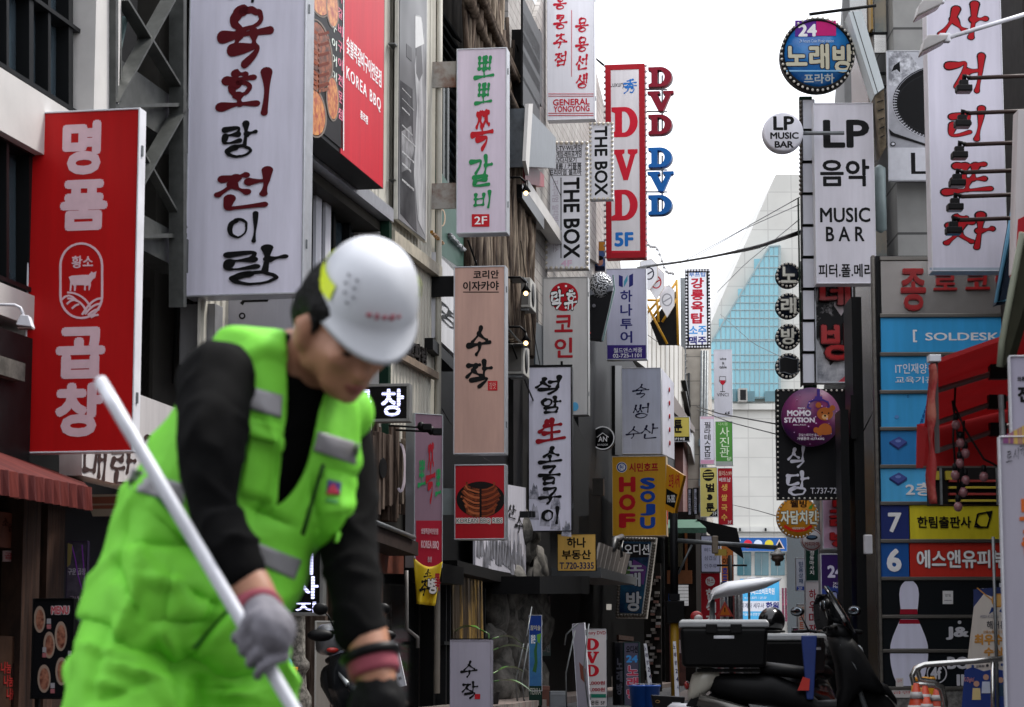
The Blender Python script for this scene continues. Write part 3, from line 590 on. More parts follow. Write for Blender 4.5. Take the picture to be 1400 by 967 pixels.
t.text('SEOUL MATE', (617, 323, 657, 362), M('raised_white', (190, 190, 196), .4), .04, proud=.06); t.base = 0
# branches
BK = [MIX('bark_%d' % i, a, b, 7, .4, .62, .9, (1, 1, .25), bump=.6) for i, (a, b) in enumerate((((64, 52, 44), (112, 98, 86)), ((50, 42, 38), (96, 84, 74)), ((84, 72, 60), (136, 122, 106))))]
rnd = random.Random(11)
xg = t.xz((628, HOR))[0]; xh = t.xz((722, HOR))[0]
mbs = [MB(), MB(), MB()]
for i in range(64):
    x = xg + (xh - xg) * i / 63 + rnd.uniform(-.05, .05); u = (x - xg) / (xh - xg); zt = zk + 1.0 - u * 2.4 + rnd.uniform(-.5, .5); zb_ = t.xz((700, 470))[1]
    pts = []; n = 7
    for k in range(n): f = k / (n - 1); pts.append((x + rnd.uniform(-.05, .05), -.02 - rnd.uniform(0, .12), zb_ + (zt - zb_) * f))
    mbs[i % 3].tube(pts, [rnd.uniform(.045, .085) * (1 - .35 * k / n) for k in range(n)], 6)
for m_, b_ in zip(mbs, BK): t.part('branch_cladding', m_, b_)
for zz in (t.xz((640, 18))[1], t.xz((708, 130))[1], t.xz((708, 175))[1]): t.part('cross_branch', MB().tube([(xg - .3, -.16, zz + .5), (xg + 2.2, -.2, zz + .1), (xh, -.18, zz - .2)], [.09, .08, .07], 7), BK[0])
# yellow panelled building rising behind
t = bld('office_block', 'glass and yellow panelled block rising behind the bark house', 680, 60, -A2); t.rect((600, -200), (720, 1400), 0, 8, M('pale_glass_wall', (150, 164, 170), .2), 'wall')
for y0, y1 in ((-60, 22), (27, 60), (66, 120)): t.rect((676, y0), (702, y1), -.08, -.01, M('yellow_panel', (188, 172, 40), .4), 'panel')
for x in (674, 703): t.rect((x, -200), (x + 2.4, 400), -.3, -.01, M('sash_pale', (160, 164, 168), .4, .3), 'mullion')
for y in (24, 63): t.rect((600, y), (705, y + 2.5), -.2, -.09, GALV, 'transom')
t.rect((705, -80), (716, 110), -.35, -.02, M('white_pipe', (196, 196, 198), .4), 'downpipe')
# pale brick house behind the big white sign
PBR = TILE('pale_brick', (168, 164, 160), (150, 144, 140), (120, 116, 112), .42, .2, .012, .8, .5)
t = front('brick_house', 'old pale brick house with a slanted metal canopy behind the bulb framed signs', 760)
xa, xb = t.xz((702, HOR))[0], t.xz((850, HOR))[0]
t.part('wall', MB().box(xa, xb, .1, 7, 0, t.xz((850, 250))[1]), PBR); t.part('lower_wall', MB().box(xa, xb - 4, .0, .095, 0, t.xz((720, 430))[1]), M('lower_dark', (42, 40, 40), .7, 0, .3))
t.part('upper_wall', MB().prism([t.xz(p, .0) for p in ((720, 60), (740, 0), (746, -60), (806, 60), (835, 180), (850, 380), (720, 300))], .0, .09), PBR)
t.part('canopy', MB().prism([t.xz(p, -.5) for p in ((722, 148), (760, 188), (760, 230), (722, 228))], -.5, .0), M('canopy_grey', (96, 102, 108), .4, .4, .3, 5, stretch=(8, 1, 1))); t.part('canopy_edge', MB().prism([t.xz(p, -.55) for p in ((722, 142), (728, 142), (722, 240), (718, 220))], -.56, -.5), WB)
t.part('red_soffit', MB().prism([t.xz(p, -.2) for p in ((718, 212), (744, 240), (744, 256), (718, 250))], -.2, .0), M('soffit_red', (150, 60, 70), .5)); t.rect((714, 252), (744, 314), -.25, -.05, M('black_panel', (26, 26, 27), .3), 'dark_panel')
for x in (718, 730, 738): t.rect((x, 40), (x + 3, 146), -.35, -.1, BLK, 'ladder_bar')
for y in (40, 60, 85, 110, 143): t.rect((715, y), (738, y + 3), -.36, -.32, BLK, 'ladder_rung')
for y in (470, 380): t.rect((716, y), (722, y + 6), -.4, 0, GALV, 'bracket')
t.part('cornice', MB().box(xa + .2, xa + 6, -.25, -.0, t.xz((760, 345))[1], t.xz((760, 345))[1] + .25), WB); t.part('window', MB().prism([t.xz(p, -.02) for p in ((732, 440), (742, 446), (742, 500), (732, 498))], -.02, .0), DG)
for k, (px_, py_) in enumerate(((719, 262), (719, 399), (719, 467))):
    q = facade(715, .5); l = T('wall_lamp', ['small lit wall lamp by the dark panel above the coin sign', 'small wall lamp beside the coin sign at mid height', 'small lit wall lamp beside the lower end of the coin sign'][k], 'lamp', q)
    x, z = l.xz((px_, py_)); l.part('shade', MB().lathe([(.01, .16), (.03, .1), (.09, 0), (.01, .01)], (x, 0, z), 14), BLK); l.part('bulb', MB().ball((x, 0, z - .03), .04), M('lit_bulb', (255, 206, 140), .3, emit=3)); l.part('arm', MB().tube([(x, 0, z + .16), (x, .1, z + .26), (x, .5, z + .26)], .02), BLK)
# translucent roof house
t = front('shed_house', 'dark house with a striped translucent roof screen stepping down to the street', 900)
TR = M('translucent_sheet', (176, 170, 158), .35, 0, .22, 1.5, .9, stretch=(4, 4, .4))
t.part('screen', MB().prism([t.xz(p) for p in ((852, 372), (884, 424), (936, 478), (936, 600), (918, 545), (905, 520), (852, 480))], 0, .25), TR)
for k in range(9): x = 886 + k * 6; t.stroke([(x, 427 + (x - 886) * 1.0), (x, 520 + (x - 886) * 1.4)], .8, M('sheet_rib', (140, 134, 124), .5), 'rib', proud=.02)
t.part('wall', MB().prism([t.xz(p, .3) for p in ((850, 1400), (850, 480), (936, 560), (962, 700), (962, 1400))], .3, 5), M('black_wall', (32, 32, 34), .6)); t.part('eave', MB().prism([t.xz(p, -.5) for p in ((918, 535), (950, 585), (950, 592), (918, 560))], -.5, .25), M('eave_brown', (80, 66, 58), .6))
t.part('brown_side', MB().prism([t.xz(p, -.05) for p in ((934, 600), (953, 640), (953, 735), (934, 735))], -.05, .29), M('brown_panel', (108, 66, 58), .6, 0, .3, 2)); t.part('fascia', MB().prism([t.xz(p, -.35) for p in ((922, 548), (956, 610), (956, 660), (944, 612), (922, 580))], -.36, -.3), M('grey_fascia', (150, 150, 150), .5))
t.part('stair_block', MB().prism([t.xz(p, .1) for p in ((938, 480), (950, 480), (952, 600), (944, 575), (938, 560))], .1, .29), DRK)
for k in range(8): t.stroke([(938, 484 + k * 9), (950, 486 + k * 10)], 1.4, M('stair_rail', (96, 96, 96), .5), 'stair_tread', proud=.05)
t.stroke([(938, 520), (953, 600)], 1.2, BLK, 'handrail', proud=.2); t.stroke([(938, 535), (953, 615)], 1.2, BLK, 'handrail', proud=.2)
# yellow steel frame with pennants on its roof
q = Pl(P(905, 420, 72), -A3); t = T('roof_frame', 'yellow steel roof frame with a black back sheet above the striped screen', 'frame', q); YS = M('yellow_steel', (190, 140, 30), .5)
t.part('back_sheet', MB().prism([t.xz(p) for p in ((888, 440), (924, 395), (927, 470), (900, 470))], .3, .4), M('black_sheet', (28, 28, 30), .6))
for pts in (((925, 382), (927, 472)), ((925, 384), (893, 432)), ((925, 408), (905, 440)), ((882, 412), (912, 470)), ((884, 410), (898, 410)), ((898, 408), (900, 440)), ((884, 428), (906, 404))): t.part('bar', MB().tube([Vector((t.xz(p)[0], .1, t.xz(p)[1])) for p in pts], .04), YS)
for k, (x, y, rx) in enumerate(((887, 376, 12), (897, 388, 11), (912, 412, 10))):
    q = Pl(P(x, y + 22, 71), -R(20)); p = T('pennant', ['white shield shaped pennant with a dark round mark, nearest the violet sign', 'white shield pennant with a red lettered ring, middle of the three', 'white shield pennant with a faint grey ring by the yellow frame'][k], 'banner', q)
    o_ = [(x - rx, y - 18), (x + rx * .3, y - 22), (x + rx, y - 14), (x + rx, y + 6), (x, y + 22), (x - rx, y + 4)]; p.part('cloth', MB().prism([p.xz(v) for v in o_], 0, .03), V(214, 212, 216, .05)); p.ring(x, y - 2, 6.5, 1.6, (INK(50, 50, 70), RED, INK(150, 150, 156))[k], ry=8); p.stroke([(x - 5, y + 1), (x + 5, y - 5)], 1.6, (INK(50, 50, 70), RED, INK(150, 150, 156))[k]); p.stroke(o_, .8, INK(196, 186, 170), 'hem', True)
q = Pl(P(900, 372, 74), 0); t = T('light_string', 'string of roof bulbs running down towards the rooftop sign', 'light string', q); pts = [(880 + i * 3.1, 318 + i * 4.6 + 6 * math.sin(i * .8)) for i in range(14)]
t.part('wire', MB().tube([(t.xz(p)[0], 0, t.xz(p)[1]) for p in pts], .012, 5), BLK); t.bulbs([(p[0], p[1] + 1.5) for p in pts], .05, M('bulb_grey', (170, 168, 168)), 0)
s = sign((806, 330, 828, 372), 'small poster with a man\'s head beside the DVD sign foot', V(70, 110, 170), d=58, t=.1, name='poster', cat='poster'); s.disc(820, 358, 4.6, INK(190, 150, 130), ry=5.6); s.disc(820, 353, 5, K1, ry=3.2); s.poly([(812, 371), (828, 371), (826, 364), (814, 364)], INK(30, 40, 70)); s.box(807, 331, 827, 343, INK(190, 150, 60))
# dark houses lower down behind the seafood and pub signs
t = front('pub_house', 'narrow black timbered house behind the yellow pub sign', 800)
xa, xb = t.xz((786, HOR))[0], t.xz((905, HOR))[0]; t.part('wall', MB().box(xa, xb, -.1, -.02, 0, t.xz((850, 480))[1]), M('black_wall', (32, 32, 34)))
t.part('canopy', MB().prism([t.xz(p, -.5) for p in ((781, 565), (805, 612), (805, 705), (781, 706))], -.5, -.36), M('canvas_black', (30, 32, 34), .7)); t.part('frame', MB().prism([t.xz(p, -.18) for p in ((841, 500), (850, 500), (850, 622), (841, 622))], -.18, -.11), BLK)
# orange lit house after the lamp post
t = T('corner_cafe', 'orange and dark timber cafe front with a green awning beyond the lamp post', 'building', Pl(Vector((P(935, HOR, 74).x, 74, 0)), -A3)); OR = M('orange_board', (150, 88, 40), .5, 0, .2)
t.rect((908, 700), (958, 1400), .1, 4, M('cafe_dark', (44, 36, 32), .7), 'wall'); t.rect((912, 780), (946, 798), -.1, .09, OR, 'fascia'); t.rect((936, 712), (940, 790), -.08, .05, OR, 'post'); t.rect((913, 724), (934, 775), .02, .09, GLASS('cafe_glass', (50, 56, 44)), 'window'); t.rect((917, 800), (941, 828), -.12, .09, M('white_tile_box', (190, 190, 192), .4, emit=.25), 'light_panel'); t.rect((914, 812), (921, 822), -.14, -.121, INK(30, 90, 170), 'blue_sign')
t.rect((915, 855), (942, 1400), .02, .09, M('poster_meat', (110, 60, 50), .5, 0, .5, 3), 'poster'); t.rect((926, 875), (944, 893), -.02, .015, INK(186, 170, 172), 'notice')
for k in range(6): t.stroke([(917, 803 + k * 4.6), (941, 803 + k * 4.6)], .5, DRK, 'panel_line', proud=.14)
pl = Pl(P(930, 728, 72), -A3); t = T('awning', 'green canvas awning with a scalloped pale edge beyond the yellow pub sign', 'awning', pl)
za, zb = t.xz((912, 707))[1], t.xz((912, 727))[1]; xl, xr = t.xz((905, 715))[0], t.xz((966, 715))[0]
t.part('canvas', MB().add([(xl, 1.4, za), (xr - .35, 1.4, za), (xr, -.2, zb + .1), (xl, -.2, zb + .1), (xl, 1.4, za - .04), (xr - .35, 1.4, za - .04), (xr, -.2, zb + .06), (xl, -.2, zb + .06)], [(0, 1, 2, 3), (4, 7, 6, 5), (0, 3, 7, 4), (1, 5, 6, 2), (3, 2, 6, 7)]), M('awning_green', (48, 92, 72), .7)); t.part('valance', MB().box(xl, xr, -.22, -.2, zb - .06, zb + .1), M('awning_green2', (70, 108, 90), .7, 0, .3, 9)); t.part('back_flap', MB().prism([(xr - .35, za), (xr + .9, za - .3), (xr + 1.1, zb - .8), (xr, zb)], 1.0, 1.3), BLK)
s = sign((940, 668, 946, 705), 'left small white plaque in a black frame above the green awning', V(176, 176, 190), d=70, yaw=-R(24), rim=BLK, t=.1, group='small framed plaques above the awning', rw=.03); s.text('돼지국', (941.5, 674, 944.5, 700), K1, .0, vert=True)
s = sign((948, 667, 954, 704), 'right small white plaque in a black frame above the green awning', V(176, 176, 190), d=71, yaw=-R(24), rim=BLK, t=.1, group='small framed plaques above the awning', rw=.03); s.text('해장국', (949.5, 673, 952.5, 699), K1, .0, vert=True)

# ================================================================== right side
GRAN = TILE('granite', (150, 149, 146), (140, 139, 136), (66, 65, 64), .95, .8, .02, .55)
t = bld('stone_house', 'grey granite house behind the turntable poster', 1300, 35, -R(1)); t.rect((1214, -300), (1500, 1400), 0, 2.6, GRAN, 'wall')
t.rect((1186, -300), (1213, 1400), .6, 2.6, M('brown_steel', (110, 102, 94), .25, .6, .25, 2), 'glazed_strip'); t.rect((1188, -100), (1194, 40), .3, .58, M('ochre_trim', (150, 118, 50), .5), 'trim')
for y in (45, 100, 118, 330): t.rect((1186, y - 1.5), (1213.4, y + 1.5), .5, .59, BLK, 'bar')
t.rect((1195, 0), (1212, 44), .5, .58, MIX('film_glass', (120, 130, 130), (160, 150, 130), 2, .4, .6, .2), 'pane'); t.rect((1195, 48), (1212, 72), .5, .58, STEEL, 'pane'); t.rect((1196, 316), (1213, 350), .4, .58, MIX('film_glass', (120, 130, 130), (160, 150, 130), 2), 'pane')
t = bld('side_wall', 'dark building side at the right edge behind the arm spotlights', 1420, 29, -R(1)); t.rect((1386, -400), (1500, 1400), .0, 3, M('dark_brown_wall', (54, 50, 48), .7, 0, .3), 'wall'); t.part('unseen_wall', MB().box(t.xz((1405, 900))[0], t.xz((1405, 900))[0] + 5, -24, -.05, -.5, 7), M('dark_brown_wall', (54, 50, 48)))  # long wall outside the frame is unseen, added to block sky light
t = bld('black_pillar', 'tall plain black pillar between the karaoke signs and the directory', 1180, 32, -R(1), 'pillar'); t.rect((1164, 406), (1197, 1400), .0, .9, M('pillar_black', (27, 28, 30), .4, 0, .15, 1), 'shaft'); t.rect((1163, 540), (1172, 600), -.08, .0, BLK, 'box'); t.rect((1160, 560), (1164, 1400), .1, .7, M('pillar_black', (27, 28, 30)), 'side')
t.part('switch_box', MB().box(t.xz((1180, 735))[0], t.xz((1191, 735))[0], -.12, -.001, t.xz((1180, 758))[1], t.xz((1180, 732))[1]), WHT, .01)
t.part('base_column', MB().box(t.xz((1170, 1400))[0], t.xz((1196, 1400))[0], .05, .8, 0, .8), M('pillar_black', (27, 28, 30)))
t.part('cable', MB().tube([(t.xz((1180, 590))[0], -.03, t.xz((1180, 590))[1]), (t.xz((1195, 560))[0], -.05, t.xz((1195, 560))[1])], .008), BLK)
# row of dark fronts on the right, running away behind the signs
pa = Vector((P(1150, HOR, 42).x, 42, 0)); q = Pl(pa, -(math.pi / 2 + A3)); t = T('karaoke_house', 'narrow dark house carrying the karaoke signs on the right', 'building', q); 
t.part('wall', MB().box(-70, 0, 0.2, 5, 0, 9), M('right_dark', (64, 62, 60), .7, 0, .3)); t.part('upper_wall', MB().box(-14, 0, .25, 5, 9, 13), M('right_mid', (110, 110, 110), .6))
# cables across the sky
def cable(pts, r, d0, d1, label):
    n = 14; o = []
    for i in range(n):
        f = i / (n - 1); j = f * (len(pts) - 1); k = min(int(j), len(pts) - 2); g = j - k
        x = pts[k][0] + (pts[k + 1][0] - pts[k][0]) * g; y = pts[k][1] + (pts[k + 1][1] - pts[k][1]) * g; o.append(P(x, y, d0 + (d1 - d0) * f))
    c = MB().tube(o, r, 6).obj('overhead_cable', None, BLK); tag(c, label, 'cable', 'cables strung over the street')
cable([(872, 366), (920, 360), (980, 350), (1040, 336), (1093, 317)], .03, 64, 44, 'thick black cable slung across the pale sky over the street')
cable([(880, 364), (960, 354), (1030, 341), (1093, 320)], .02, 66, 45, 'thinner black cable just under the thick one')
cable([(930, 360), (1000, 322), (1093, 270)], .013, 90, 60, 'uppermost thin wire, rising to the right across the pale sky')
cable([(950, 352), (1020, 312), (1093, 280)], .013, 95, 62, 'thin wire just under the uppermost one, rising across the pale sky')
cable([(960, 420), (1020, 360), (1093, 300)], .013, 110, 70, 'thin wire crossing in front of the blue glass slope')
cable([(985, 430), (1030, 470), (1093, 500)], .012, 120, 80, 'thin wire sagging in front of the blue glass slope')
cable([(953, 556), (985, 566), (1062, 580)], .02, 90, 60, 'slack wire running from the white sign past the cream tower wall')
cable([(953, 560), (1000, 578), (1062, 594)], .016, 92, 60, 'lower slack wire in front of the cream tower wall')
cable([(1000, 690), (1035, 698), (1070, 708)], .014, 110, 70, 'short slack wire low on the cream tower wall')

t = bld('rear_light_blocker', 'plain grey unseen block added behind the photographer to cut frontal light', 700, 20, 0); t.root.location = (0, -13, 0); t.part('wall', MB().box(-26, 24, -6, 0, 0, 11), M('rear_grey', (120, 118, 114), .8)); t.part('parapet', MB().box(-26, 24, -.2, .3, 11.001, 11.6), M('rear_trim', (90, 88, 86), .7))  # unseen mass behind the camera, added to reduce frontal fill light
# cable bundles along the left fronts
rnd = random.Random(31)
for k, (px0, y0, px1, y1, sg, lab) in enumerate(((700, 95, 800, 330, 20, 'black cable drooping past the slanted metal canopy'), (706, 60, 745, 190, 14, 'short loop of cable under the dark ladder frame'), (640, 330, 716, 470, 24, 'cable sagging along the bark clad house'), (712, 330, 742, 520, 10, 'cable hanging beside the coin sign'), (820, 385, 905, 470, 12, 'cable running along the striped roof screen'), (700, 470, 790, 640, 26, 'low cable hanging behind the ink mountain sign'), (604, 560, 690, 640, 14, 'cable loop beside the small ribs sign'))):
    pts = []
    for i in range(10):
        f = i / 9; px_ = px0 + (px1 - px0) * f; q = facade(px_, .22); yy = y0 + (y1 - y0) * f + sg * math.sin(math.pi * f) + rnd.uniform(-2, 2); x, z = q.m(px_, yy); pts.append(q.w(x, 0, z))
    c = MB().tube(pts, .008 + .004 * (k % 3), 6).obj('wall_cable', None, BLK); tag(c, lab, 'cable', 'cables drooping along the left fronts')
for k, (px_, y, lab) in enumerate(((700, 380, 'grey air conditioner fixed beside the coin sign'), (690, 470, 'old air conditioner on the bark clad house above the ink mountain sign'))):
    q = facade(px_); a = T('air_conditioner', lab, 'air conditioner', Pl(q.o, q.yaw), 'air conditioners on the left fronts'); x, z = a.xz((px_, y)); a.part('housing', MB().box(x, x + .8, -.34, .0, z - .55, z), M('ac_grey', (170, 168, 162), .5, 0, .25, 3), .015); a.part('grille', MB().lathe([(.01, -.345), (.22, -.345), (.22, -.341), (.01, -.341)], (x + .36, 0, z - .28), 20, 'y'), DRK); a.part('end_vent', MB().box(x - .006, x, -.3, -.04, z - .5, z - .06), M('ac_vent', (96, 94, 90), .5)); a.part('bracket', MB().box(x + .05, x + .1, -.3, .0, z - .6, z - .555), GALV)
# ================================================================== signs on the left side, near to far
# red tripe restaurant sign
s = sign((37, 151, 187, 619), 'tall red box sign with white lettering and a cow emblem in an oval', V(168, 14, 16, .12), group=GL, t=.15, rim=WHT, rw=.014)
s.text('명', (86, 166, 137, 238), PKW, .062); s.text('품', (83, 247, 146, 314), PKW, .062)
s.text('곱', (77, 448, 143, 517), PKW, .062); s.text('창', (76, 524, 140, 597), PKW, .062)
s.text('황소', (98, 350, 127, 366), PKW, .03)
ov = arc(111, 363, 28.5, 30, 180, 360, 14) + arc(111, 405, 28.5, 30, 0, 180, 14); s.stroke(ov, 3, PKW, 'emblem', True)
cow = [(94, 379), (98, 377), (112, 376), (121, 376), (125, 372), (124, 371), (128, 373), (132, 371), (131, 374), (130, 380), (127, 382), (124, 386), (124, 391), (122, 397), (121, 397), (121, 390), (117, 391), (117, 397), (115, 397), (115, 390), (104, 390), (103, 398), (101, 398), (101, 391), (98, 389), (97, 398), (95, 398), (96, 386), (95, 382)]
s.poly(cow, PKW, 'emblem')
for k in range(4):
    s.stroke(arc(93, 436 + k * 1.0, 34 - k * 7, 36 - k * 7, -92, -22 if k < 3 else -40, 8), 2.6, PKW, 'emblem') if k < 2 else None
    s.stroke([(84 + k * 7 + t * 5, 410 + k * 6 - 6 * math.sin(t * .8)) for t in range(0, 5 - k)], 2.6, PKW, 'emblem') if k < 3 else None
    s.stroke([(138 - k * 1.2 - t * 5.2, 408 + k * 7.5 + t * t * .9) for t in range(0, 6 - k)], 2.8, PKW, 'emblem')
# hot pot sign
s = sign((256, -42, 417, 404), 'widest white hanging sign, with big dark red and black brush lettering', CLOTH, group=GL, t=.3, bracket=0)
s.brush('회', [(312, -40, 350, 4)], K1, .16)
s.brush('육회', [(297, 8, 374, 92), (295, 95, 372, 158)], DR, .2); s.brush('랑', [(303, 166, 352, 215)], K1, .18)
s.brush('전', [(293, 230, 373, 286)], DR, .2); s.brush('이랑', [(311, 290, 353, 332), (305, 336, 394, 389)], K1, .17)
# grey sign below it, cut off by the one above
s = sign((294, 402, 402, 520), 'pale grey sign with a thin arrow mark below the big white brush lettered sign', V(150, 150, 158), d=24.2, group=GL, t=.2)
s.stroke([(330, 416), (334, 411), (366, 410)], 5, K1, 'lettering'); s.stroke([(359, 405), (367, 410)], 4, K1, 'lettering'); s.ring(331, 432, 3.5, 2, K1, 'lettering')
# sign box with electric cabinet
s = sign((246, 416, 294, 498), 'plain grey electric box with looped cables beside the pale grey sign', V(128, 128, 130), d=23.6, name='meter_box', cat='electric box', rim=M('box_grey', (120, 120, 122)), t=.25, rw=.01)
for k in range(3): s.part('cable', MB().tube([s.pl.w(0, 0, 0) * 0 + Vector((s.a + .05 + k * .05, .1, s.z1 - .02)), Vector((s.a + .02 + k * .05, .1, s.z1 + .1)), Vector((s.a - .05 - k * .02, .1, s.z1 + .08 + .03 * k)), Vector((s.a - .1, .1, s.z1 - .8))], .012), BLK)
# long rib sign
s = sign((624, 66, 693, 319), 'pale lilac vertical sign with green and red brush lettering and a red 2F tag', V(196, 184, 198), d=33.7, group=GL, t=.3)
s.brush('뽀뽀', [(647, 76, 676, 109), (648, 113, 673, 144)], GRN, .17); s.brush('쪽', [(643, 150, 675, 207)], RED, .17)
s.brush('갈비', [(641, 211, 674, 255), (647, 260, 672, 285)], GRN, .17)
s.box(645, 293, 669, 310, RED); s.text('2F', (648, 296, 666, 307), WINK, .04)
for z in (85, 251):
    x0, z1 = s.pl.m(588, z, .1); x1, z0 = s.pl.m(623, z + 34, .1); s.part('bracket_plate', MB().box(x0, x1, .1, .14, z0, z1), RUST)
# izakaya
s = sign((620, 364, 691, 621), 'tall brownish pink vertical sign with two big black brush syllables and a small red seal', V(180, 146, 134, .14), d=33.7, group=GL, t=.28)
s.text('코리안', (647, 370, 682, 381), K1, .035); s.text('이자카야', (633, 385, 682, 397), K1, .035); s.stroke([(633, 399.5), (682, 399.5)], 1.2, K1)
s.brush('수작', [(637, 445, 672, 487), (636, 491, 674, 531)], K1, .2); s.box(667, 521, 680, 534, RED); s.text('참맛', (669, 523, 678, 532), INK(196, 160, 150), 0)
x0, z1 = s.pl.m(588, 378, .1); x1, z0 = s.pl.m(620, 405, .1); s.part('bracket_plate', MB().box(x0, x1, .1, .16, z0, z1), BLK)
# ribs
s = sign((621, 635, 691, 738), 'small red sign with a round plate of grilled ribs and white outlined English words', V(160, 18, 30), d=33.6, group=GL, t=.26)
s.disc(657, 683, 33, INK(38, 28, 26), ry=24.5); RIB = MIX('grilled_meat', (52, 20, 12), (150, 74, 42), 11, .38, .64, .4)
rnd = random.Random(3)
RIBC = [RIB, INK(132, 62, 34), INK(168, 92, 56), INK(92, 40, 24)]
for k in range(22):
    sd_ = 1 if k % 2 else -1; yy = 666 + (k // 2) * 3.6; L = 27 - abs(k // 2 - 5) * 1.6
    s.stroke([(657 + sd_ * 1.5, yy + 4), (657 + sd_ * 9, yy + 3 + rnd.uniform(-1, 1)), (657 + sd_ * 18, yy - 1), (657 + sd_ * L, yy - 6 + rnd.uniform(-3, 1))], rnd.uniform(2.2, 3.4), RIBC[k % 4], 'picture')
s.text('KOREAN BBQ RIBS', (624, 709, 687, 716), INK(20, 60, 44), .02, edge=INK(220, 216, 212), ew=.16)
x0, z1 = s.pl.m(598, 668, .1); x1, z0 = s.pl.m(621, 704, .1); s.part('bracket_plate', MB().box(x0, x1, .1, .14, z0, z1), M('pale_plate', (120, 128, 128), .5, .2))
# salt grill
s = sign((722, 501, 782, 727), 'white vertical sign with black brush lettering, one red character and an ink mountain print', V(200, 198, 212), d=43.5, rim=BLK, group=GL, t=.26)
INKM = MIX('ink_wash', (186, 184, 196), (96, 98, 110), 5, .45, .62, .5)
for k in range(7):
    bx = 722.8 + (k % 4) * 14.8; by = 660 + (k * 37 % 60); s.poly([(bx, by + 22), (bx + 2, by + 9), (bx + 4, by + 11), (bx + 6.5, by), (bx + 9, by + 6), (bx + 11, by + 3), (bx + 13.5, by + 14), (bx + 14, by + 23)], INKM, 'mountain_print')
s.brush('석암', [(731, 513, 769, 540), (739, 541, 768, 566)], K1, .21); s.brush('生', [(732, 571, 774, 607)], INK(140, 20, 32), .2)
s.brush('소금구이', [(735, 610, 769, 635), (735, 636, 767, 664), (735, 666, 768, 690), (740, 692, 765, 717)], K1, .21)
s.part('bracket', MB().box(s.a - .6, s.b, .1, .14, s.z1, s.z1 + .04), BLK); s.part('bracket', MB().box(s.a - .6, s.a, .1, .14, s.z0 + .02, s.z0 + .06), BLK)
# hong kong bar
s = sign((748, -24, 813, 164), 'white sign with two columns of red lettering, cut by the top of the photo', V(214, 213, 220, .05), d=47, rim=WHT, group=GL, t=.3)
R2 = INK(184, 30, 50)
s.brush('홍콩주점', [(756, -6, 775, 13), (756, 20, 776, 40), (756, 46, 776, 66), (758, 70, 775, 91)], R2, .19); s.brush('용용선생', [(786, 24, 805, 44), (786, 50, 805, 71), (787, 74, 804, 96), (787, 100, 804, 121)], R2, .19)
s.stroke([(781.5, 14), (781.5, 105)], .7, R2)
for y in (128.5, 131.5, 155, 158): s.stroke([(749.5, y), (811.5, y)], .8, R2)
s.text('GENERAL', (756, 136, 806, 143), R2, .025); s.text('YONGYONG', (757, 145.5, 806, 152), R2, .025)
# second sign of the box bar in front of the dvd sign
s = sign((806, 168, 838, 273), 'narrow white bulb framed sign with sideways black English words, overlapping the tall red DVD sign', V(206, 206, 212, .05), d=50, group=GL, t=.25)
s.text('THE BOX', (812.5, 173, 831, 267), K1, .035, rot=-90); s.bulbs(frame_pts(807, 169, 837, 272, 6, 18), .035)
s = sign((745, 194, 804, 368), 'white bulb framed sign with small print above sideways black words, tagged 4F', V(206, 206, 212, .05), d=48, group=GL, t=.3)
for tx, y0, y1 in (('영화·TV·Wii게임', 199, 206), ('보드게임·레트로게임', 207.5, 214.5), ('TV다시보기', 216, 222), ('단체룸 / 커플룸', 224, 230.5), ('프리미엄 셀프바', 232, 239)):
    w_ = 22 if 'V' not in tx[:3] or y0 < 210 else 15; s.text(tx, (773 - w_, y0, 773 + w_, y1), K1, .02); s.stroke([(752, y1 + .8), (795, y1 + .8)], .5, K1)
s.text('THE BOX', (770, 243, 793, 353), K1, .035, rot=-90); s.stroke([(767, 243), (767, 353)], 1.2, K1)
s.text('프리미엄 멀티방카페 다모스', (755, 246, 764, 345), INK(184, 176, 186), .02, rot=-90); s.text('4F', (767, 356, 782, 364), INK(208, 176, 196), .03)
s.bulbs(frame_pts(746.5, 195.5, 802.5, 366.5, 9, 25), .038)
# the tall dvd sign
s = sign((828, 88, 882, 353), 'tall white sign in a red frame with big red DVD letters and 5F', V(202, 198, 200), d=57, rim=INK(150, 22, 34), group=GL, t=.4, rw=.14)
s.text('Luxury', (834, 112, 854, 121), INK(50, 50, 56), 0); s.brush('秀', [(852, 108, 871, 128)], BLU, .14)
DV = INK(186, 26, 46)
s.slab(SLAB_D, (836, 147, 872, 187), DV); s.slab(SLAB_V, (838, 205, 872, 246), DV); s.slab(SLAB_D, (836, 260, 872, 301), DV)
s.text('5F', (840, 318, 866, 337), BLU, .05); s.box(833, 343, 877, 346, DV)
s.bulbs(along(827, 90, 827, 352, 34) + along(883, 90, 883, 352, 34), .034, M('bulb_grey', (170, 168, 168), .3, 0, 0), -.05)
s.part('bracket', MB().tube([(s.a, .2, s.z1), (s.a - .25, .2, s.z1 + .22), (s.a - 1.6, .2, s.z1 + .1)], .03), BLK)
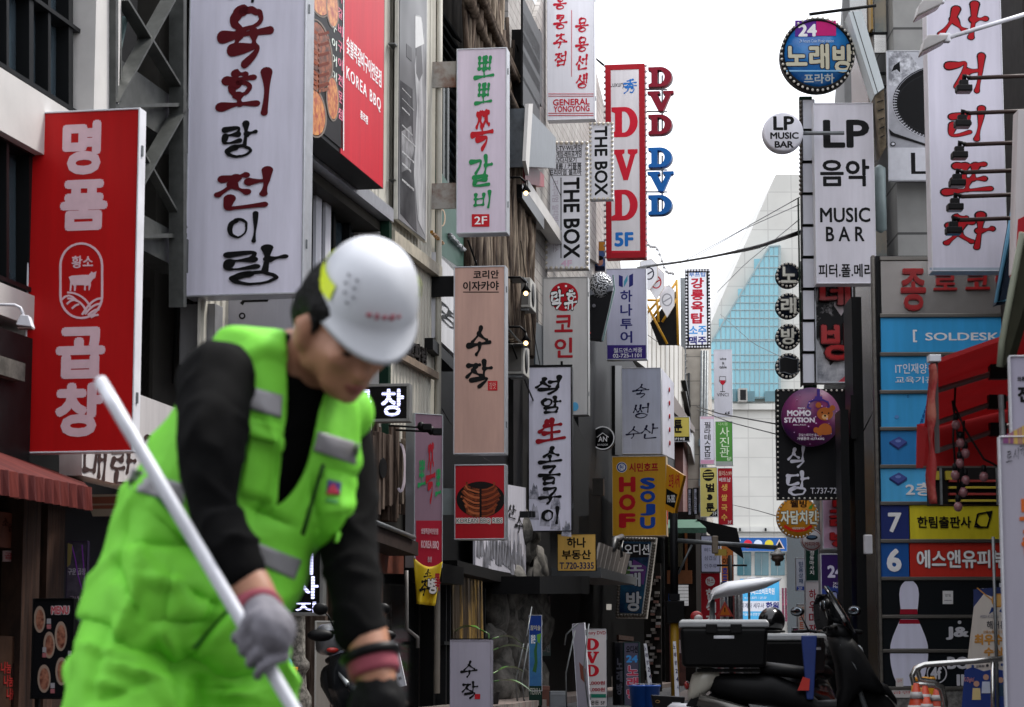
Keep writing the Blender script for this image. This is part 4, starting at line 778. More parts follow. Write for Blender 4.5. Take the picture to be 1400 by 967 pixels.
# loose dvd letters
for y0, col, lab in ((92, INK(120, 20, 38), 'column of three dark red raised letters D V D standing free against the sky'), (202, INK(24, 92, 160), 'column of three blue raised letters D V D under the dark red ones')):
    pl = Pl(P(902, y0 + 93, 57), blade(828)); t = T('letter_sign', lab, 'sign', pl, GL)
    for g, yy in ((SLAB_D, y0), (SLAB_V, y0 + 33), (SLAB_D, y0 + 65)):
        t.slab(g, (886 if g is SLAB_D else 885, yy, 918 if g is SLAB_D else 921, yy + 26), col, .06, 'letter', back=-.14)
        t.slab(g, (888, yy + 1.5, 920, yy + 27.5), M('letter_side', (150, 150, 152), .5), -.14, 'letter_back', back=-.3)
    for yy in (y0 + 30, y0 + 60): t.part('rod', MB().tube([(t.xz((880, yy))[0], .05, t.xz((880, yy))[1]), (t.xz((912, yy))[0], .05, t.xz((912, yy))[1])], .02), GALV)
    t.part('rod', MB().tube([(t.xz((905, y0 + 10))[0], .08, t.xz((905, y0 + 10))[1]), (t.xz((905, y0 + 85))[0], .08, t.xz((905, y0 + 85))[1])], .02), GALV)
# coin karaoke
s = sign((742, 379, 804, 568), 'grey sign with a spotted red disc on top and two red block syllables', V(186, 184, 182), d=46.5, group=GL, t=.35, rim=M('rim_grey', (150, 150, 150), .4, .4))
s.disc(771, 406, 19.5, INK(170, 20, 34))
for k in range(9): s.disc(771 + 15 * math.cos(k * .7), 406 + 15 * math.sin(k * .7), 1.5, WINK, n=10)
s.brush('락휴', [(753, 396, 771, 423), (771, 396, 789, 424)], WINK, .17, edge=K1, ew=.3)
s.text('코', (758, 431, 783, 454), INK(164, 30, 40), .03); s.text('인', (758, 462, 783, 489), INK(164, 30, 40), .03); s.disc(786, 556, 5, INK(90, 170, 214), ry=6)
s.stroke([(768, 494), (768, 504)], 3, K1, 'lettering')
# microphone
pl = Pl(P(822, 468, 53), blade(760)); t = T('microphone_sign', 'giant microphone shaped sign with silver mesh head between the coin sign and the violet sign', 'sign', pl, GL)
MESH = MIX('mic_mesh', (44, 46, 50), (176, 178, 182), 26, .42, .5, .35, (1, 1, 1), .6, .6, 'voro')
x, z = t.xz((820, 391)); t.part('mic_head', MB().ball((x, .1, z), .3, .22, .34, 24, 14), MESH)
t.part('mic_body', MB().prism([t.xz(p) for p in ((804, 402), (838, 396), (833, 420), (822, 466), (806, 464))], -.02, .25), M('mic_black', (36, 38, 44), .35))
t.base = -.02
t.part('mic_band', MB().prism([t.xz(p) for p in ((803, 397), (839, 391), (838, 398), (804, 405))], -.06, .27), M('mic_band', (120, 124, 132), .3, .7)); t.disc(812, 418, 2.4, INK(110, 110, 116), proud=.06, n=12); t.disc(806, 455, 1.6, RED, proud=.06, n=10)
t.stroke([(838, 376), (840, 396), (832, 430), (824, 466)], 2, M('mic_edge', (120, 150, 150), .4), 'tube', proud=.08)
# travel agency
s = sign((829, 367, 884, 492), 'pale violet sign with a blue H logo, dark blue syllables and a purple phone band', V(186, 186, 206), d=56, group=GL, t=.3)
for x0, c, pts in ((0, NAVY, ((846, 376), (851.5, 378), (851.5, 393), (846, 391))), (0, INK(70, 150, 176), ((853, 385), (858, 376), (858, 384), (853, 393))), (0, NAVY, ((860, 377), (865.5, 374), (865.5, 390), (860, 393)))): s.poly(pts, c, 'logo')
for ch, a, b in (('하', 397, 413), ('나', 416, 432), ('투', 436, 450), ('어', 453, 469)): s.text(ch, (848, a, 864.5, b), NAVY, .03)
s.box(829.9, 472, 883, 490.8, INK(56, 40, 116)); s.text('월드앤스케줄', (839, 476, 878, 482), WINK, .01); s.text('02-725-1101', (838, 484, 877, 488.6), WINK, .02)
# seafood sign with a hinged side
s = sign((850, 503, 904, 621), 'blue grey sign with dark blue brush lettering and a white wing on its right edge', V(176, 182, 200), d=59, group=GL, t=.3)
B3 = INK(28, 32, 70)
s.brush('숙썽', [(864, 525, 888, 544), (865, 551, 888, 572)], B3, .12); s.brush('수산', [(855, 583, 876, 600), (876, 579, 900, 600)], B3, .12)
x0, zt = s.pl.m(905, 507); x1 = x0 + .27; zb = s.z0
wg = s.part('side_wing', MB().add([(x0, 0, zb), (x1, .55, zb - .1), (x1, .55, zt - .25), (x0, 0, zt + .05), (x0 - .01, .06, zb), (x1 - .05, .6, zb - .1), (x1 - .05, .6, zt - .25), (x0 - .01, .06, zt + .05)], [(0, 1, 2, 3), (7, 6, 5, 4), (0, 4, 5, 1), (1, 5, 6, 2), (2, 6, 7, 3), (3, 7, 4, 0)]), V(206, 206, 216))
for k in range(5): s.part('wing_lettering', MB().ball((x0 + .17, .31, zb + .3 + k * .34), .02, .02, .07, 6, 4), RED)
# hof soju
s = sign((837, 624, 911, 733), 'yellow pub sign with red and blue English capitals in two columns', V(190, 140, 22), d=57.5, rim=M('hof_rim', (200, 180, 150), .4), group=GL, t=.55, rw=.012)
s.disc(850, 639, 7.2, WINK); s.disc(850, 639, 6.6, INK(30, 62, 130)); s.disc(850, 639, 4.8, WINK); s.brush('民', [(847, 635.5, 853, 642.5)], INK(30, 62, 130), .16)
s.text('시민호프', (860, 633, 900, 645), INK(160, 24, 30), .04)
for ch, a, b in (('H', 652, 673), ('O', 676, 698), ('F', 702, 722)): s.text(ch, (846, a, 869, b), INK(176, 22, 32), .07)
for ch, a, b in (('S', 653, 669), ('O', 671, 687), ('J', 689, 705), ('U', 707, 723)): s.text(ch, (875, a, 896, b), INK(26, 66, 150), .07)
s.part('side_print', MB().box(s.b + .001, s.b + .006, .1, .4, s.z0 + .3, s.z0 + 1.0), INK(176, 60, 40)); s.part('side_badge', MB().box(s.b + .001, s.b + .006, .1, .4, s.z1 - .7, s.z1 - .25), WINK)
# tilted yellow sign behind it
pl = Pl(P(922, 705, 52), -R(20)); t = T('shop_sign', 'tilted yellow sign with a black phone strip behind the two column pub sign', 'sign', pl, GL)
q = [(911, 635), (935, 650), (922, 703), (909, 697)]; t.part('panel', MB().prism([t.xz(p) for p in q], 0, .2), V(200, 140, 26))
t.poly([(911, 668), (926, 676), (922, 695), (910, 689)], K1); t.text('오뎅 사케', (914, 648, 929, 667), RED, .03); t.text('096-3882', (912, 677, 923, 687), WINK, .02)
# real estate
s = sign((762, 730, 815, 781), 'small ochre yellow estate office sign with black lettering and a phone number', V(206, 164, 84), d=45.5, rim=BLK, group=GL, t=.12, rw=.01)
s.text('하나', (775, 735, 801, 749), K1, .04); s.text('부동산', (768, 752, 808, 765), K1, .04); s.text('T.720-3335', (765, 769, 812, 778), INK(30, 40, 80), .03)
# audition karaoke
pl = Pl(P(868, 847, 57), blade(860)); t = T('karaoke_sign', 'dark blue karaoke sign in a narrowing white bulb frame, under the yellow pub sign', 'sign', pl, GL)
o_ = [(846, 734), (898, 735), (884, 846), (842, 845)]; i_ = [(850, 740), (890, 741), (877, 839), (847, 838)]
t.part('frame', MB().prism([t.xz(p) for p in o_], .02, .4), V(186, 182, 176)); t.poly(i_, MIX('karaoke_print', (14, 30, 62), (34, 92, 120), 1.1, .4, .65, .35), 'panel', .01)
t.base = -.012
t.poly([(852, 743), (888, 744), (886, 762), (851, 763)], K1); t.text('오디션', (853, 744, 888, 759), WINK, .03)
t.poly([(866, 765), (884, 775), (880, 800), (860, 790)], INK(90, 50, 110)); t.poly([(850, 795), (862, 770), (860, 800)], INK(70, 100, 50))
for ch, rc in (('노', (857, 767, 880, 781)), ('래', (856, 783, 876, 802)), ('방', (856, 809, 877, 836))): t.text(ch, rc, INK(170, 172, 176), .045, edge=K1, ew=.09)
bp = along(848, 737, 894, 738, 12) + along(894, 745, 881, 840, 24) + along(880, 842, 845, 842, 9) + along(844.5, 838, 848, 745, 24); t.bulbs(bp, .05, DBULB, .0)
# rooftop bar, far
s = sign((937, 368, 971, 476), 'bright white rooftop sign with a dark bulb frame and red and blue block letters', V(214, 214, 226, .04), d=88, rim=BLK, group=GL, t=.3, rw=.13)
s.text('루프탑', (942, 372, 965, 378.5), BLU, .02)
for ch, a in (('강', 380), ('릉', 396), ('옥', 412), ('탑', 428)): s.text(ch, (944.5, a, 962.5, a + 14.5), INK(170, 30, 50), .05)
s.text('소주', (942, 446, 966, 458), INK(70, 140, 200), .04); s.text('맥주', (942, 460, 966, 472), NAVY, .04); s.bulbs(frame_pts(938.5, 370, 969.5, 474.5, 9, 24), .04, WHT, .03)
s = sign((976, 478, 1001, 570), 'slim pale grey wine bar sign with a glass of red wine drawn on it', V(180, 180, 188), d=95, group=GL, t=.25)
s.text('wine', (984, 489, 993, 492.5), K1, .03); s.text('&', (987, 495, 990.5, 498.5), K1, .02); s.text('table', (983.5, 500, 993.5, 504), K1, .03)
s.stroke([(984, 515), (983.5, 522), (988, 527), (992.5, 522), (992, 515), (984, 515)], .7, K1, 'picture'); s.poly([(984, 520), (992, 520), (990.5, 525), (988, 526.5), (985.5, 525)], INK(160, 20, 40), 'picture'); s.stroke([(988, 527), (988, 535)], .8, K1, 'picture'); s.stroke([(984.5, 535.5), (991.5, 535.5)], .9, K1, 'picture')
s.text('VINCI', (980, 537.5, 996, 542), K1, 0); s.text('6F', (991, 563, 998, 568), K1, .03)
s = sign((957, 569, 977, 635), 'narrow white pilates studio sign with black vertical lettering and a pink foot', V(210, 208, 218, .04), d=93, group=GL, t=.25)
s.text('필라테스모브', (963, 577, 971.5, 628), K1, .02, vert=True, gap=.04); s.box(957.8, 629, 976.2, 634.4, INK(206, 150, 176)); s.box(957.8, 569.8, 976.2, 573, INK(214, 180, 196))
s = sign((978, 576, 1002, 637), 'green photo studio sign with pale vertical lettering beside the pilates sign', V(74, 134, 58), d=95, group=GL, t=.25)
s.text('다시봄', (982, 577.5, 995, 582), INK(170, 200, 150), 0)
for ch, a in (('사', 584), ('진', 598), ('관', 612)): s.text(ch, (984, a, 997, a + 13), INK(214, 226, 200), .0)
s.box(978.8, 631, 1001.2, 636.4, INK(150, 156, 150)); s.text('6F', (994, 625, 1000, 630), INK(214, 226, 200), 0)
s = sign((957, 639, 981, 707), 'pale yellow comic cafe sign with a honey blob and black letters', V(206, 192, 110), d=92, group=GL, t=.25)
s.disc(968.5, 650, 8, K1)
for k in range(3): s.stroke([(962, 646 + k * 3.6), (975, 645 + k * 4)], 1.3, INK(206, 192, 110))
s.text('벌', (965, 661, 977, 673), K1, .05); s.disc(970, 680, 4.2, K1); s.disc(966, 679, 2, INK(206, 192, 110)); s.text('툰', (965, 688, 977, 700), K1, .05)
s.poly([(981, 695), (981, 706.5), (969, 706.5)], K1); s.text('3F', (974, 700, 980, 705), WINK, 0)
s = sign((981.5, 640, 1002, 718), 'bright red noodle restaurant sign with yellow vertical lettering', V(172, 20, 34), d=96, group=GL, t=.25)
s.text('플러스99', (982.5, 644, 1000.5, 650.5), INK(220, 190, 170), .02); s.text('베트남', (983, 653, 999, 659), WINK, .02)
for ch, a in (('생', 662), ('쌀', 676), ('국', 690), ('수', 703)): s.text(ch, (986, a, 994.5, a + 9), INK(224, 180, 90), .03)
s.text('3F', (995, 712, 1000.5, 716), WINK, 0)
s = sign((919, 570, 943, 604), 'small yellow sign with one black syllable above a black strip on the dark house', V(206, 188, 90), d=76, group=GL, t=.2)
s.text('툰', (921, 574, 933, 592), K1, .05); s.box(919.8, 597, 942.2, 603.5, K1); s.text('카페', (922, 598.5, 936, 602.5), WINK, .02)
# round house sign
pl = Pl(P(824, 615, 56), blade(800)); t = T('round_sign', 'small round black sign with a white ring and a house mark', 'sign', pl, GL)
x, z = t.xz((824, 599)); t.part('drum', MB().lathe([(.001, .22), (.29, .22), (.29, .0), (.001, .0)], (x, 0, z), 28, 'y'), M('drum_black', (28, 28, 30), .4)); t.ring(824, 599, 15.4, 1.6, WINK); t.stroke([(816, 598), (824, 592), (832, 598)], 1, WINK); t.text('AN', (818, 597, 830, 604), WINK, .02); t.text('AN NOOK', (816.5, 607, 831.5, 609.5), WINK, 0)
# lower far-left signs
s = sign((958, 732, 985, 783), 'white menu board sign with faint blue rows of lettering, under the green awning', V(176, 178, 200), d=80, rim=BLK, group=GL, t=.15, rw=.03)
for k, tx in enumerate(('해장국', '뼈다귀', '삼겹살', '안주류')): s.text(tx, (963, 738 + k * 11, 980, 744 + k * 11), INK(80, 84, 110), 0)
s = sign((958, 783, 985, 862), 'red sign with a white ringed mark and white vertical lettering, below the white menu board', V(160, 22, 36), d=81, group=GL, t=.25)
s.disc(971, 795, 6.4, WINK); s.text('한스', (966, 791, 976, 798), RED, .03)
for ch, a in (('한', 805), ('식', 823), ('집', 841)): s.text(ch, (965, a, 979, a + 15), WINK, .05)
s = sign((986, 722, 1003, 800), 'orange beer bar sign with a foam top and brown and blue syllables', MIX('beer_print', (206, 130, 40), (190, 84, 40), .5, .4, .6), d=98, group=GL, t=.25)
s.box(986.6, 722.8, 1002.4, 731, INK(200, 196, 184)); s.text('크래', (988, 732, 996, 740), INK(90, 50, 20), .02)
for ch, a, c in (('하', 752, INK(80, 40, 20)), ('이', 763, INK(80, 40, 20)), ('호', 776, INK(40, 60, 150)), ('프', 787, INK(40, 60, 150))): s.text(ch, (987.5, a, 995, a + 9), c, .05)
# ================================================================== signs on the right side
YR = -R(1.5)
SILV = M('silver_letter', (168, 166, 156), .35, .6, .15, 8, 1.2)
# big round karaoke sign
pl = Pl(P(1118, 126, 34), YR); t = T('karaoke_sign', 'large round blue karaoke sign with a purple and pink 24 band, ringed with bulbs', 'sign', pl, GR)
x, z = t.xz((1118, 74)); r_ = 52 * 34 / FPX
t.part('drum', MB().lathe([(.01, .3), (r_, .3), (r_, .0), (r_ - .05, -.02), (r_ - .05, .0), (.01, .0)], (x, 0, z), 48, 'y'), BLK)
t.part('face', MB().lathe([(.01, .01), (r_ - .055, .01), (r_ - .055, -.006), (.01, -.006)], (x, 0, z), 48, 'y'), MIX('blue_film', (20, 84, 160), (44, 128, 192), 1.6, .38, .62, .22, bump=.25)); t.base = -.007
t.box(1087, 28, 1116, 50, INK(84, 36, 130)); t.box(1116, 28, 1143, 49, INK(178, 26, 104)); t.text('24', (1091, 33, 1117, 50), WINK, .05)
t.text('24 hours Coin Music station', (1093, 54, 1140, 58), INK(180, 200, 220), 0)
for ch, rc in (('노', (1074, 63, 1104, 90)), ('래', (1106, 60, 1134, 95)), ('방', (1138, 61, 1168, 99))): t.text(ch, rc, INK(186, 182, 160), .045, edge=K1, ew=.09)
t.text('프라하', (1099, 101, 1141, 114), INK(150, 160, 160), .03); t.box(1075, 96, 1160, 98, INK(120, 170, 206)); 
t.bulbs([(1118 + 49.5 * math.cos(a), 74 + 49.5 * math.sin(a)) for a in [2 * math.pi * i / 44 for i in range(44)]], .021, M('bulb_pearl', (200, 196, 186), .2, 0, 0), -.0)
t.part('bracket', MB().tube([(x - .1, .15, z + .65), (x + .9, .15, z + .78)], .025), BLK)
pl = Pl(P(1071, 208, 33.5), YR); t = T('round_sign', 'round white button shaped sign reading LP MUSIC BAR in black', 'sign', pl, GR)
x, z = t.xz((1071, 180)); r_ = 28.5 * 33.5 / FPX
t.part('drum', MB().lathe([(.01, .25), (r_ * .97, .25), (r_, .2), (r_, .06), (r_ * .96, .012), (r_ * .9, 0), (.01, 0)], (x, 0, z), 44, 'y'), V(204, 204, 212, .05, .3))
t.text('LP', (1057, 159, 1086, 178), K1, .04); t.text('MUSIC', (1053, 181, 1092, 190), K1, .045); t.text('BAR', (1059, 193, 1085, 202), K1, .045)
t.part('bracket', MB().tube([(x + .3, .12, z), (x + .9, .12, z)], .03), GALV)
# column of small light boxes
for k in range(9):
    y0 = 136 + k * 43.4
    s = sign((1097, y0, 1114, y0 + 41), ('topmost', 'second', 'third', 'fourth', 'fifth', 'sixth', 'seventh', 'eighth', 'lowest')[k] + ' small white light box of the column left of the tall LP sign', V(192, 194, 202), d=34.3, yaw=YR, rim=BLK, group='white light boxes stacked in a column', t=.3, rw=.008, name='light_box', cat='light box')
pl = Pl(P(1094, 530, 34.5), YR); t = T('sign_post', 'dark green post carrying the column of white light boxes', 'post', pl)
t.rect((1093, 132), (1117, 530), .28, .4, M('dark_green', (26, 58, 44), .5), 'post'); t.rect((1092.5, 270), (1095.5, 528), .05, .2, M('dark_green', (26, 58, 44), .5), 'edge_rail'); 
t.bulbs(along(1095, 140, 1095, 265, 22), .03, DBULB, .03)
s = sign((1114, 141, 1196, 388), 'large white LP MUSIC BAR sign with black Korean and English lettering', V(196, 194, 202), d=33.8, yaw=YR, rim=WHT, group=GR, t=.3, rw=.012)
s.text('LP', (1125, 164, 1189, 202), K1, .035); s.text('음악', (1121, 218, 1189, 255), K1, .03); s.text('MUSIC', (1121, 284, 1190, 304), K1, .025); s.text('B A R', (1129, 310, 1182, 330), K1, .025); s.text('피터.폴.메리', (1119, 361, 1193, 379), K1, .025)
# tilted light box seen from its side
pl = Pl(P(1185, 130, 33.6), YR); t = T('light_box', 'white light box hanging tilted beside the round blue sign, seen from its narrow side', 'sign', pl)
q = [(1160, 17), (1178, 14), (1209, 120), (1196, 130)]
t.part('cabinet', MB().prism([t.xz(p) for p in q], 0, .5), V(196, 204, 206)); t.stroke([(1166, 16), (1200, 127)], 1, K1, 'seam')
t.part('underside', MB().prism([t.xz(p) for p in ((1196, 131), (1209, 121), (1212, 200), (1204, 214))], .02, .45), MIX('weathered_face', (74, 66, 52), (120, 108, 90), 3))
for k in range(5): t.stroke([(1199 + k * 1.2, 140 + k * 12), (1208 + k * .4, 137 + k * 12)], 1.4, K1)
# vertical lamps seen under it
t = T('wall_lamp', 'grey tubular lamp housing fixed to the stone wall beside the LP sign', 'lamp', Pl(P(1206, 320, 34.4), YR)); x0, z1 = t.xz((1196, 222)); x1, z0 = t.xz((1215, 315))
t.part('housing', MB().lathe([(.02, z0), ((x1 - x0) / 2, z0 + .05), ((x1 - x0) / 2, z1 - .05), (.02, z1)], ((x0 + x1) / 2, .2, 0), 18), M('lamp_grey', (124, 138, 138), .35)); 
# turntable poster
s = sign((1214, 69, 1400, 247), 'black and white turntable poster on the grey stone wall behind a tall sign', MIX('poster_grey', (150, 150, 156), (206, 206, 214), .5, .4, .6), d=34.6, yaw=YR, rim=WHT, t=.1, name='poster', cat='poster', rw=.01)
s.poly([(1215, 70), (1240, 70), (1262, 98), (1240, 106), (1226, 120), (1215, 116)], MIX('poster_smoke', (120, 120, 126), (214, 214, 220), 7, .4, .6, .4)); s.poly([(1222, 90), (1230, 84), (1231, 100), (1226, 95), (1219, 98)], K1)
for rx_, c in ((73, INK(170, 170, 176)), (71.5, K1), (70, INK(120, 120, 126)), (69, K1)): s.disc(1292, 140, rx_, c, ry=rx_ * .72)
s.disc(1290, 142, 64, INK(46, 46, 50), ry=44); s.disc(1290, 142, 62.5, INK(30, 30, 32), ry=42.5)
for k in range(26):
    a = R(95 + k * 4.2); s.stroke([(1292 + 71 * math.cos(a), 141 + 52 * math.sin(a)), (1292 + 66 * math.cos(a), 141 + 48 * math.sin(a))], 1.1, INK(190, 190, 196), 'print')
s.poly([(1215, 176), (1222, 182), (1275, 200), (1268, 200), (1218, 185)], K1); s.poly([(1360, 78), (1388, 68), (1388, 108), (1372, 100)], K1); s.disc(1221, 197, 3.5, K1, ry=3); s.disc(1221, 197, 2.2, INK(200, 200, 206), ry=1.8)
s.box(1214.7, 202, 1385, 246, INK(196, 196, 202)); s.text('L', (1244, 208, 1267, 239), K1, .03)
# pocha sign
s = sign((1270, -12, 1373, 371), 'very tall white sign with red brush lettering, lit by six arm lamps', V(196, 192, 204), d=27, yaw=-R(1), rim=WHT, group=GR, t=.3, rw=.01)
s.brush('사거리포차', [(1281, 2, 1352, 54), (1291, 73, 1348, 127), (1296, 145, 1348, 193), (1286, 222, 1358, 267), (1289, 290, 1361, 341)], INK(160, 18, 28), .17, edge=INK(46, 14, 18), ew=.235, slant=.1)
s.box(1271, 366, 1372, 369.5, INK(150, 160, 172))
# arm lamps on it
for k, (y, x) in enumerate(((104, 1318), (152, 1316), (195, 1312), (233, 1309), (266, 1306), (298, 1304))):
    pl = Pl(P(1400, y, 25.3), 0); t = T('spot_lamp', ['topmost', 'second', 'third', 'fourth', 'fifth', 'lowest'][k] + ' brown arm spotlight of the six reaching across the red lettered sign', 'lamp', pl, 'arm spotlights on the tall sign')
    (xa, za), (xb, zb) = t.xz((x + 8, y + 3)), t.xz((1420, y - 1)); BR = M('lamp_arm_brown', (74, 58, 54), .5)
    t.part('arm', MB().tube([(xa, 0, za), (xb, 0, zb)], .024), BR)
    hx, hz = t.xz((x, y + 16)); h = T.part(t, 'lamp_head', MB().box(hx - .085, hx + .085, -.06, .1, hz - .045, hz + .025).box(hx - .05, hx + .05, -.02, .06, hz + .02, hz + .09), M('lamp_black', (24, 23, 24), .4), .01)
    t.part('neck', MB().tube([(hx + .01, .03, hz + .05), (hx + .01, .02, hz + .14), (xa, 0, za)], .03), M('lamp_black', (24, 23, 24), .4)); t.part('lamp_glass', MB().box(hx - .075, hx + .075, -.05, .08, hz - .055, hz - .046), M('lamp_lens', (70, 54, 54), .2))
for k, ((xa_, ya_), (xb_, yb_), (hx_, hy_)) in enumerate((((1292, 53), (1420, 14), (1275, 58)), ((1284, 0), (1380, -24), (1268, 10)))):
    pl = Pl(P(1400, 60, 23), 0); t = T('flood_lamp', ['white tube arm floodlight crossing in front of the top red brush syllable', 'white floodlight head at the top edge above the tall red lettered sign'][k], 'lamp', pl)
    (xa, za), (xb, zb) = t.xz((xa_, ya_)), t.xz((xb_, yb_)); t.part('arm', MB().tube([(xa, 0, za), (xb, 0, zb)], .022, 10), WHT)
    hx, hz = t.xz((hx_, hy_)); hd = MB().prism([(hx - .13, hz - .12), (hx + .12, hz + .0), (hx + .14, hz + .05), (hx - .06, hz + .05), (hx - .1, hz)], -.12, .1); t.part('lamp_head', hd, M('lamp_white', (170, 166, 164), .4), .012)
    t.part('lamp_glass', MB().prism([(hx - .135, hz - .128), (hx + .1, hz - .01), (hx + .1, hz - .016), (hx - .13, hz - .14)], -.1, .08), M('lamp_lens2', (120, 100, 96), .2)); t.part('clamp', MB().box(xa - .06, xa + .05, -.04, .04, za - .04, za + .05), WHT, .01)
# red karaoke letters on a collage
s = sign((1114.5, 388, 1167, 524), 'black white and red collage sign with two red raised syllables, under the tall LP sign', MIX('collage', (22, 22, 24), (170, 168, 170), 1.7, .5, .56, .4), d=34.4, yaw=YR, group=GR, t=.2)
s.poly([(1143, 389), (1158, 389), (1160, 415), (1150, 432), (1140, 418)], INK(180, 172, 176)); s.poly([(1115, 460), (1135, 500), (1166, 470), (1166, 523), (1115, 523)], MIX('collage_b', (60, 66, 80), (196, 196, 200), 1.6, .35, .55, .4)); s.poly([(1145, 523), (1166, 505), (1166, 523)], INK(160, 60, 70))
RR = M('red_letter', (150, 18, 22), .3, 0, .1, 6, 1.2)
s.text('데', (1120, 382, 1163, 419), RR, .05, proud=.1, back=.0, edge=INK(60, 10, 12), ew=.075); s.text('빙', (1122, 441, 1163, 493), RR, .05, proud=.1, back=0, edge=INK(60, 10, 12), ew=.075)
# four round karaoke drums
for k, (cy, ch) in enumerate(((376, '노'), (418, '래'), (460, '방'), (500, None))):
    pl = Pl(P(1078, cy + 17, 34.8), YR); t = T('round_sign', ['round navy drum sign with silver syllable, topmost of the four left of the light boxes', 'round navy drum sign with silver syllable, second of the four left of the light boxes', 'round navy drum sign with silver syllable, third of the four left of the light boxes', 'round dark drum sign with a blank black hexagon, below the three navy ones'][k], 'sign', pl, 'round drum signs in a column')
    x, z = t.xz((1078, cy)); r_ = 17.2 * 34.8 / FPX; t.part('drum', MB().lathe([(.01, .2), (r_, .2), (r_, 0), (.01, 0)], (x, 0, z), 32, 'y'), M('drum_navy', (24, 34, 52), .4))
    if ch: t.text(ch, (1067.5, cy - 11.5, 1089, cy + 11), SILV, .045, proud=.05, edge=M('letter_dark', (80, 78, 72), .5), ew=.065)
    else:
        hx6 = [(1066, cy - 9), (1073, cy - 12), (1085, cy - 9), (1091, cy - 9), (1091, cy + 9), (1082, cy + 12), (1073, cy + 9), (1066, cy + 9)]; t.poly(hx6, M('drum_blank', (26, 27, 30), .5), 'blank_panel', .03); t.stroke(hx6, .8, INK(110, 116, 122), 'rim_line', True, proud=.034)
    t.bulbs([(1078 + 15.6 * math.cos(a), cy + 15.6 * math.sin(a)) for a in [2 * math.pi * i / 18 for i in range(18)]], .022, M('bulb_pearl', (200, 196, 186)), .01)
# arcade sign
s = sign((1062, 532, 1160, 683), 'black bulb framed sign with white brush syllables, behind the round purple disc', V(30, 30, 34), d=33.6, yaw=YR, rim=BLK, group=GR, t=.2)
s.brush('식당', [(1076, 609, 1101, 640), (1074, 643, 1107, 678)], INK(196, 196, 208), .17); s.text('T.737-728', (1108, 667, 1149, 675), INK(186, 186, 196), .01)
s.bulbs(frame_pts(1063.5, 534, 1158.5, 681.5, 14, 22), .016, M('bulb_pearl', (200, 196, 186)), .03)
pl = Pl(P(1109, 612, 33.3), YR); t = T('round_sign', 'round purple sparkling arcade sign with white lettering, a claw and a small brown bear', 'sign', pl, GR)
x, z = t.xz((1109, 570)); r_ = 40.5 * 33.3 / FPX
t.part('disc', MB().lathe([(.01, .12), (r_, .12), (r_, 0), (.01, 0)], (x, 0, z), 48, 'y'), MIX('purple_print', (62, 20, 78), (140, 28, 96), 1.6, .35, .7, .35, detail=2))
WW = INK(222, 216, 226)
t.text('MAMA', (1091, 557, 1101, 559.5), WW, .02); t.text('MOMO', (1076, 561, 1109, 569), WW, .06); t.text('STATION', (1072, 571, 1114, 578), WW, .055); t.text('ARCADE', (1084, 580, 1102, 582), WW, 0)
t.text('모모스테이션 종각점', (1092, 593, 1123, 597), WW, .0); t.text('가맹문의 1577.4392', (1090, 598, 1127, 602), WW, .02)
CL = INK(70, 50, 130); t.box(1117, 532, 1121, 542, CL); t.box(1114, 542, 1124, 548, CL); t.stroke([(1115, 546), (1106, 550), (1104, 557), (1109, 559)], 2.4, CL); t.stroke([(1123, 546), (1132, 550), (1134, 556), (1128, 558)], 2.4, CL)
BE = INK(166, 92, 40); BE2 = INK(206, 160, 110)
for p in ((1119, 554, 4), (1138, 558, 4)): t.disc(*p, BE, n=16)
t.disc(1128, 587, 9, BE, ry=8); t.disc(1128, 566, 11, BE, ry=9); t.disc(1116, 588, 4, BE, n=14); t.disc(1133, 590, 4.4, BE, n=14); t.disc(1121, 592, 4, BE, n=14); t.disc(1128, 570, 4.4, BE2, ry=3.6, n=16); t.disc(1128, 568.5, 1.5, K1, n=10)
for p in ((1124, 564), (1133, 565)): t.disc(*p, 1.2, K1, n=10)
for k in range(22):
    a, rr = k * 2.4, 6 + 32 * ((k * 37 % 22) / 22) ** .6; t.disc(1109 + rr * math.cos(a), 570 + rr * math.sin(a), .5 + .5 * (k % 3 == 0), INK(210, 170, 214), n=8)
# chicken round sign
pl = Pl(P(1091, 736, 36), YR); t = T('round_sign', 'round orange chicken restaurant sign with green edged white lettering, below the black bulb framed sign', 'sign', pl, GR)
x, z = t.xz((1091, 707)); r_ = 28.5 * 36 / FPX; t.part('drum', MB().lathe([(.01, .2), (r_, .2), (r_, 0), (.01, 0)], (x, 0, z), 40, 'y'), V(196, 132, 30, .12))
t.text('웰빙', (1080, 684, 1103, 694), INK(70, 40, 20), .04); t.text('자담치킨', (1067, 698, 1117, 717), INK(220, 220, 206), .05, edge=INK(22, 66, 44), ew=.1); t.stroke([(1072, 719), (1080, 724), (1091, 726), (1102, 724), (1110, 719)], 4, INK(190, 40, 24)); t.text('자담한방치킨', (1083, 721, 1100, 724), WINK, 0); t.poly([(1105, 696), (1107, 692), (1112, 689), (1110, 696)], INK(90, 150, 60))
t.bulbs([(1091 + 27.6 * math.cos(a), 707 + 27.6 * math.sin(a)) for a in [2 * math.pi * i / 34 for i in range(34)]], .018, M('bulb_pearl', (200, 196, 186)), .0)
pl = Pl(P(1109, 754, 37), YR); t = T('round_sign', 'small round white coffee sign with a cup drawn on it', 'sign', pl, GR)
x, z = t.xz((1110, 738)); r_ = 15 * 37 / FPX; t.part('drum', MB().lathe([(.01, .15), (r_, .15), (r_, 0), (.01, 0)], (x, 0, z), 32, 'y'), WHT); t.ring(1110, 738, 13.6, 1, INK(120, 30, 36)); t.disc(1110, 735, 8, INK(40, 50, 66), ry=3.4); t.disc(1110, 734, 6, INK(80, 110, 140), ry=2); t.text('커피마마', (1100, 741, 1120, 747), INK(120, 30, 36), .02)
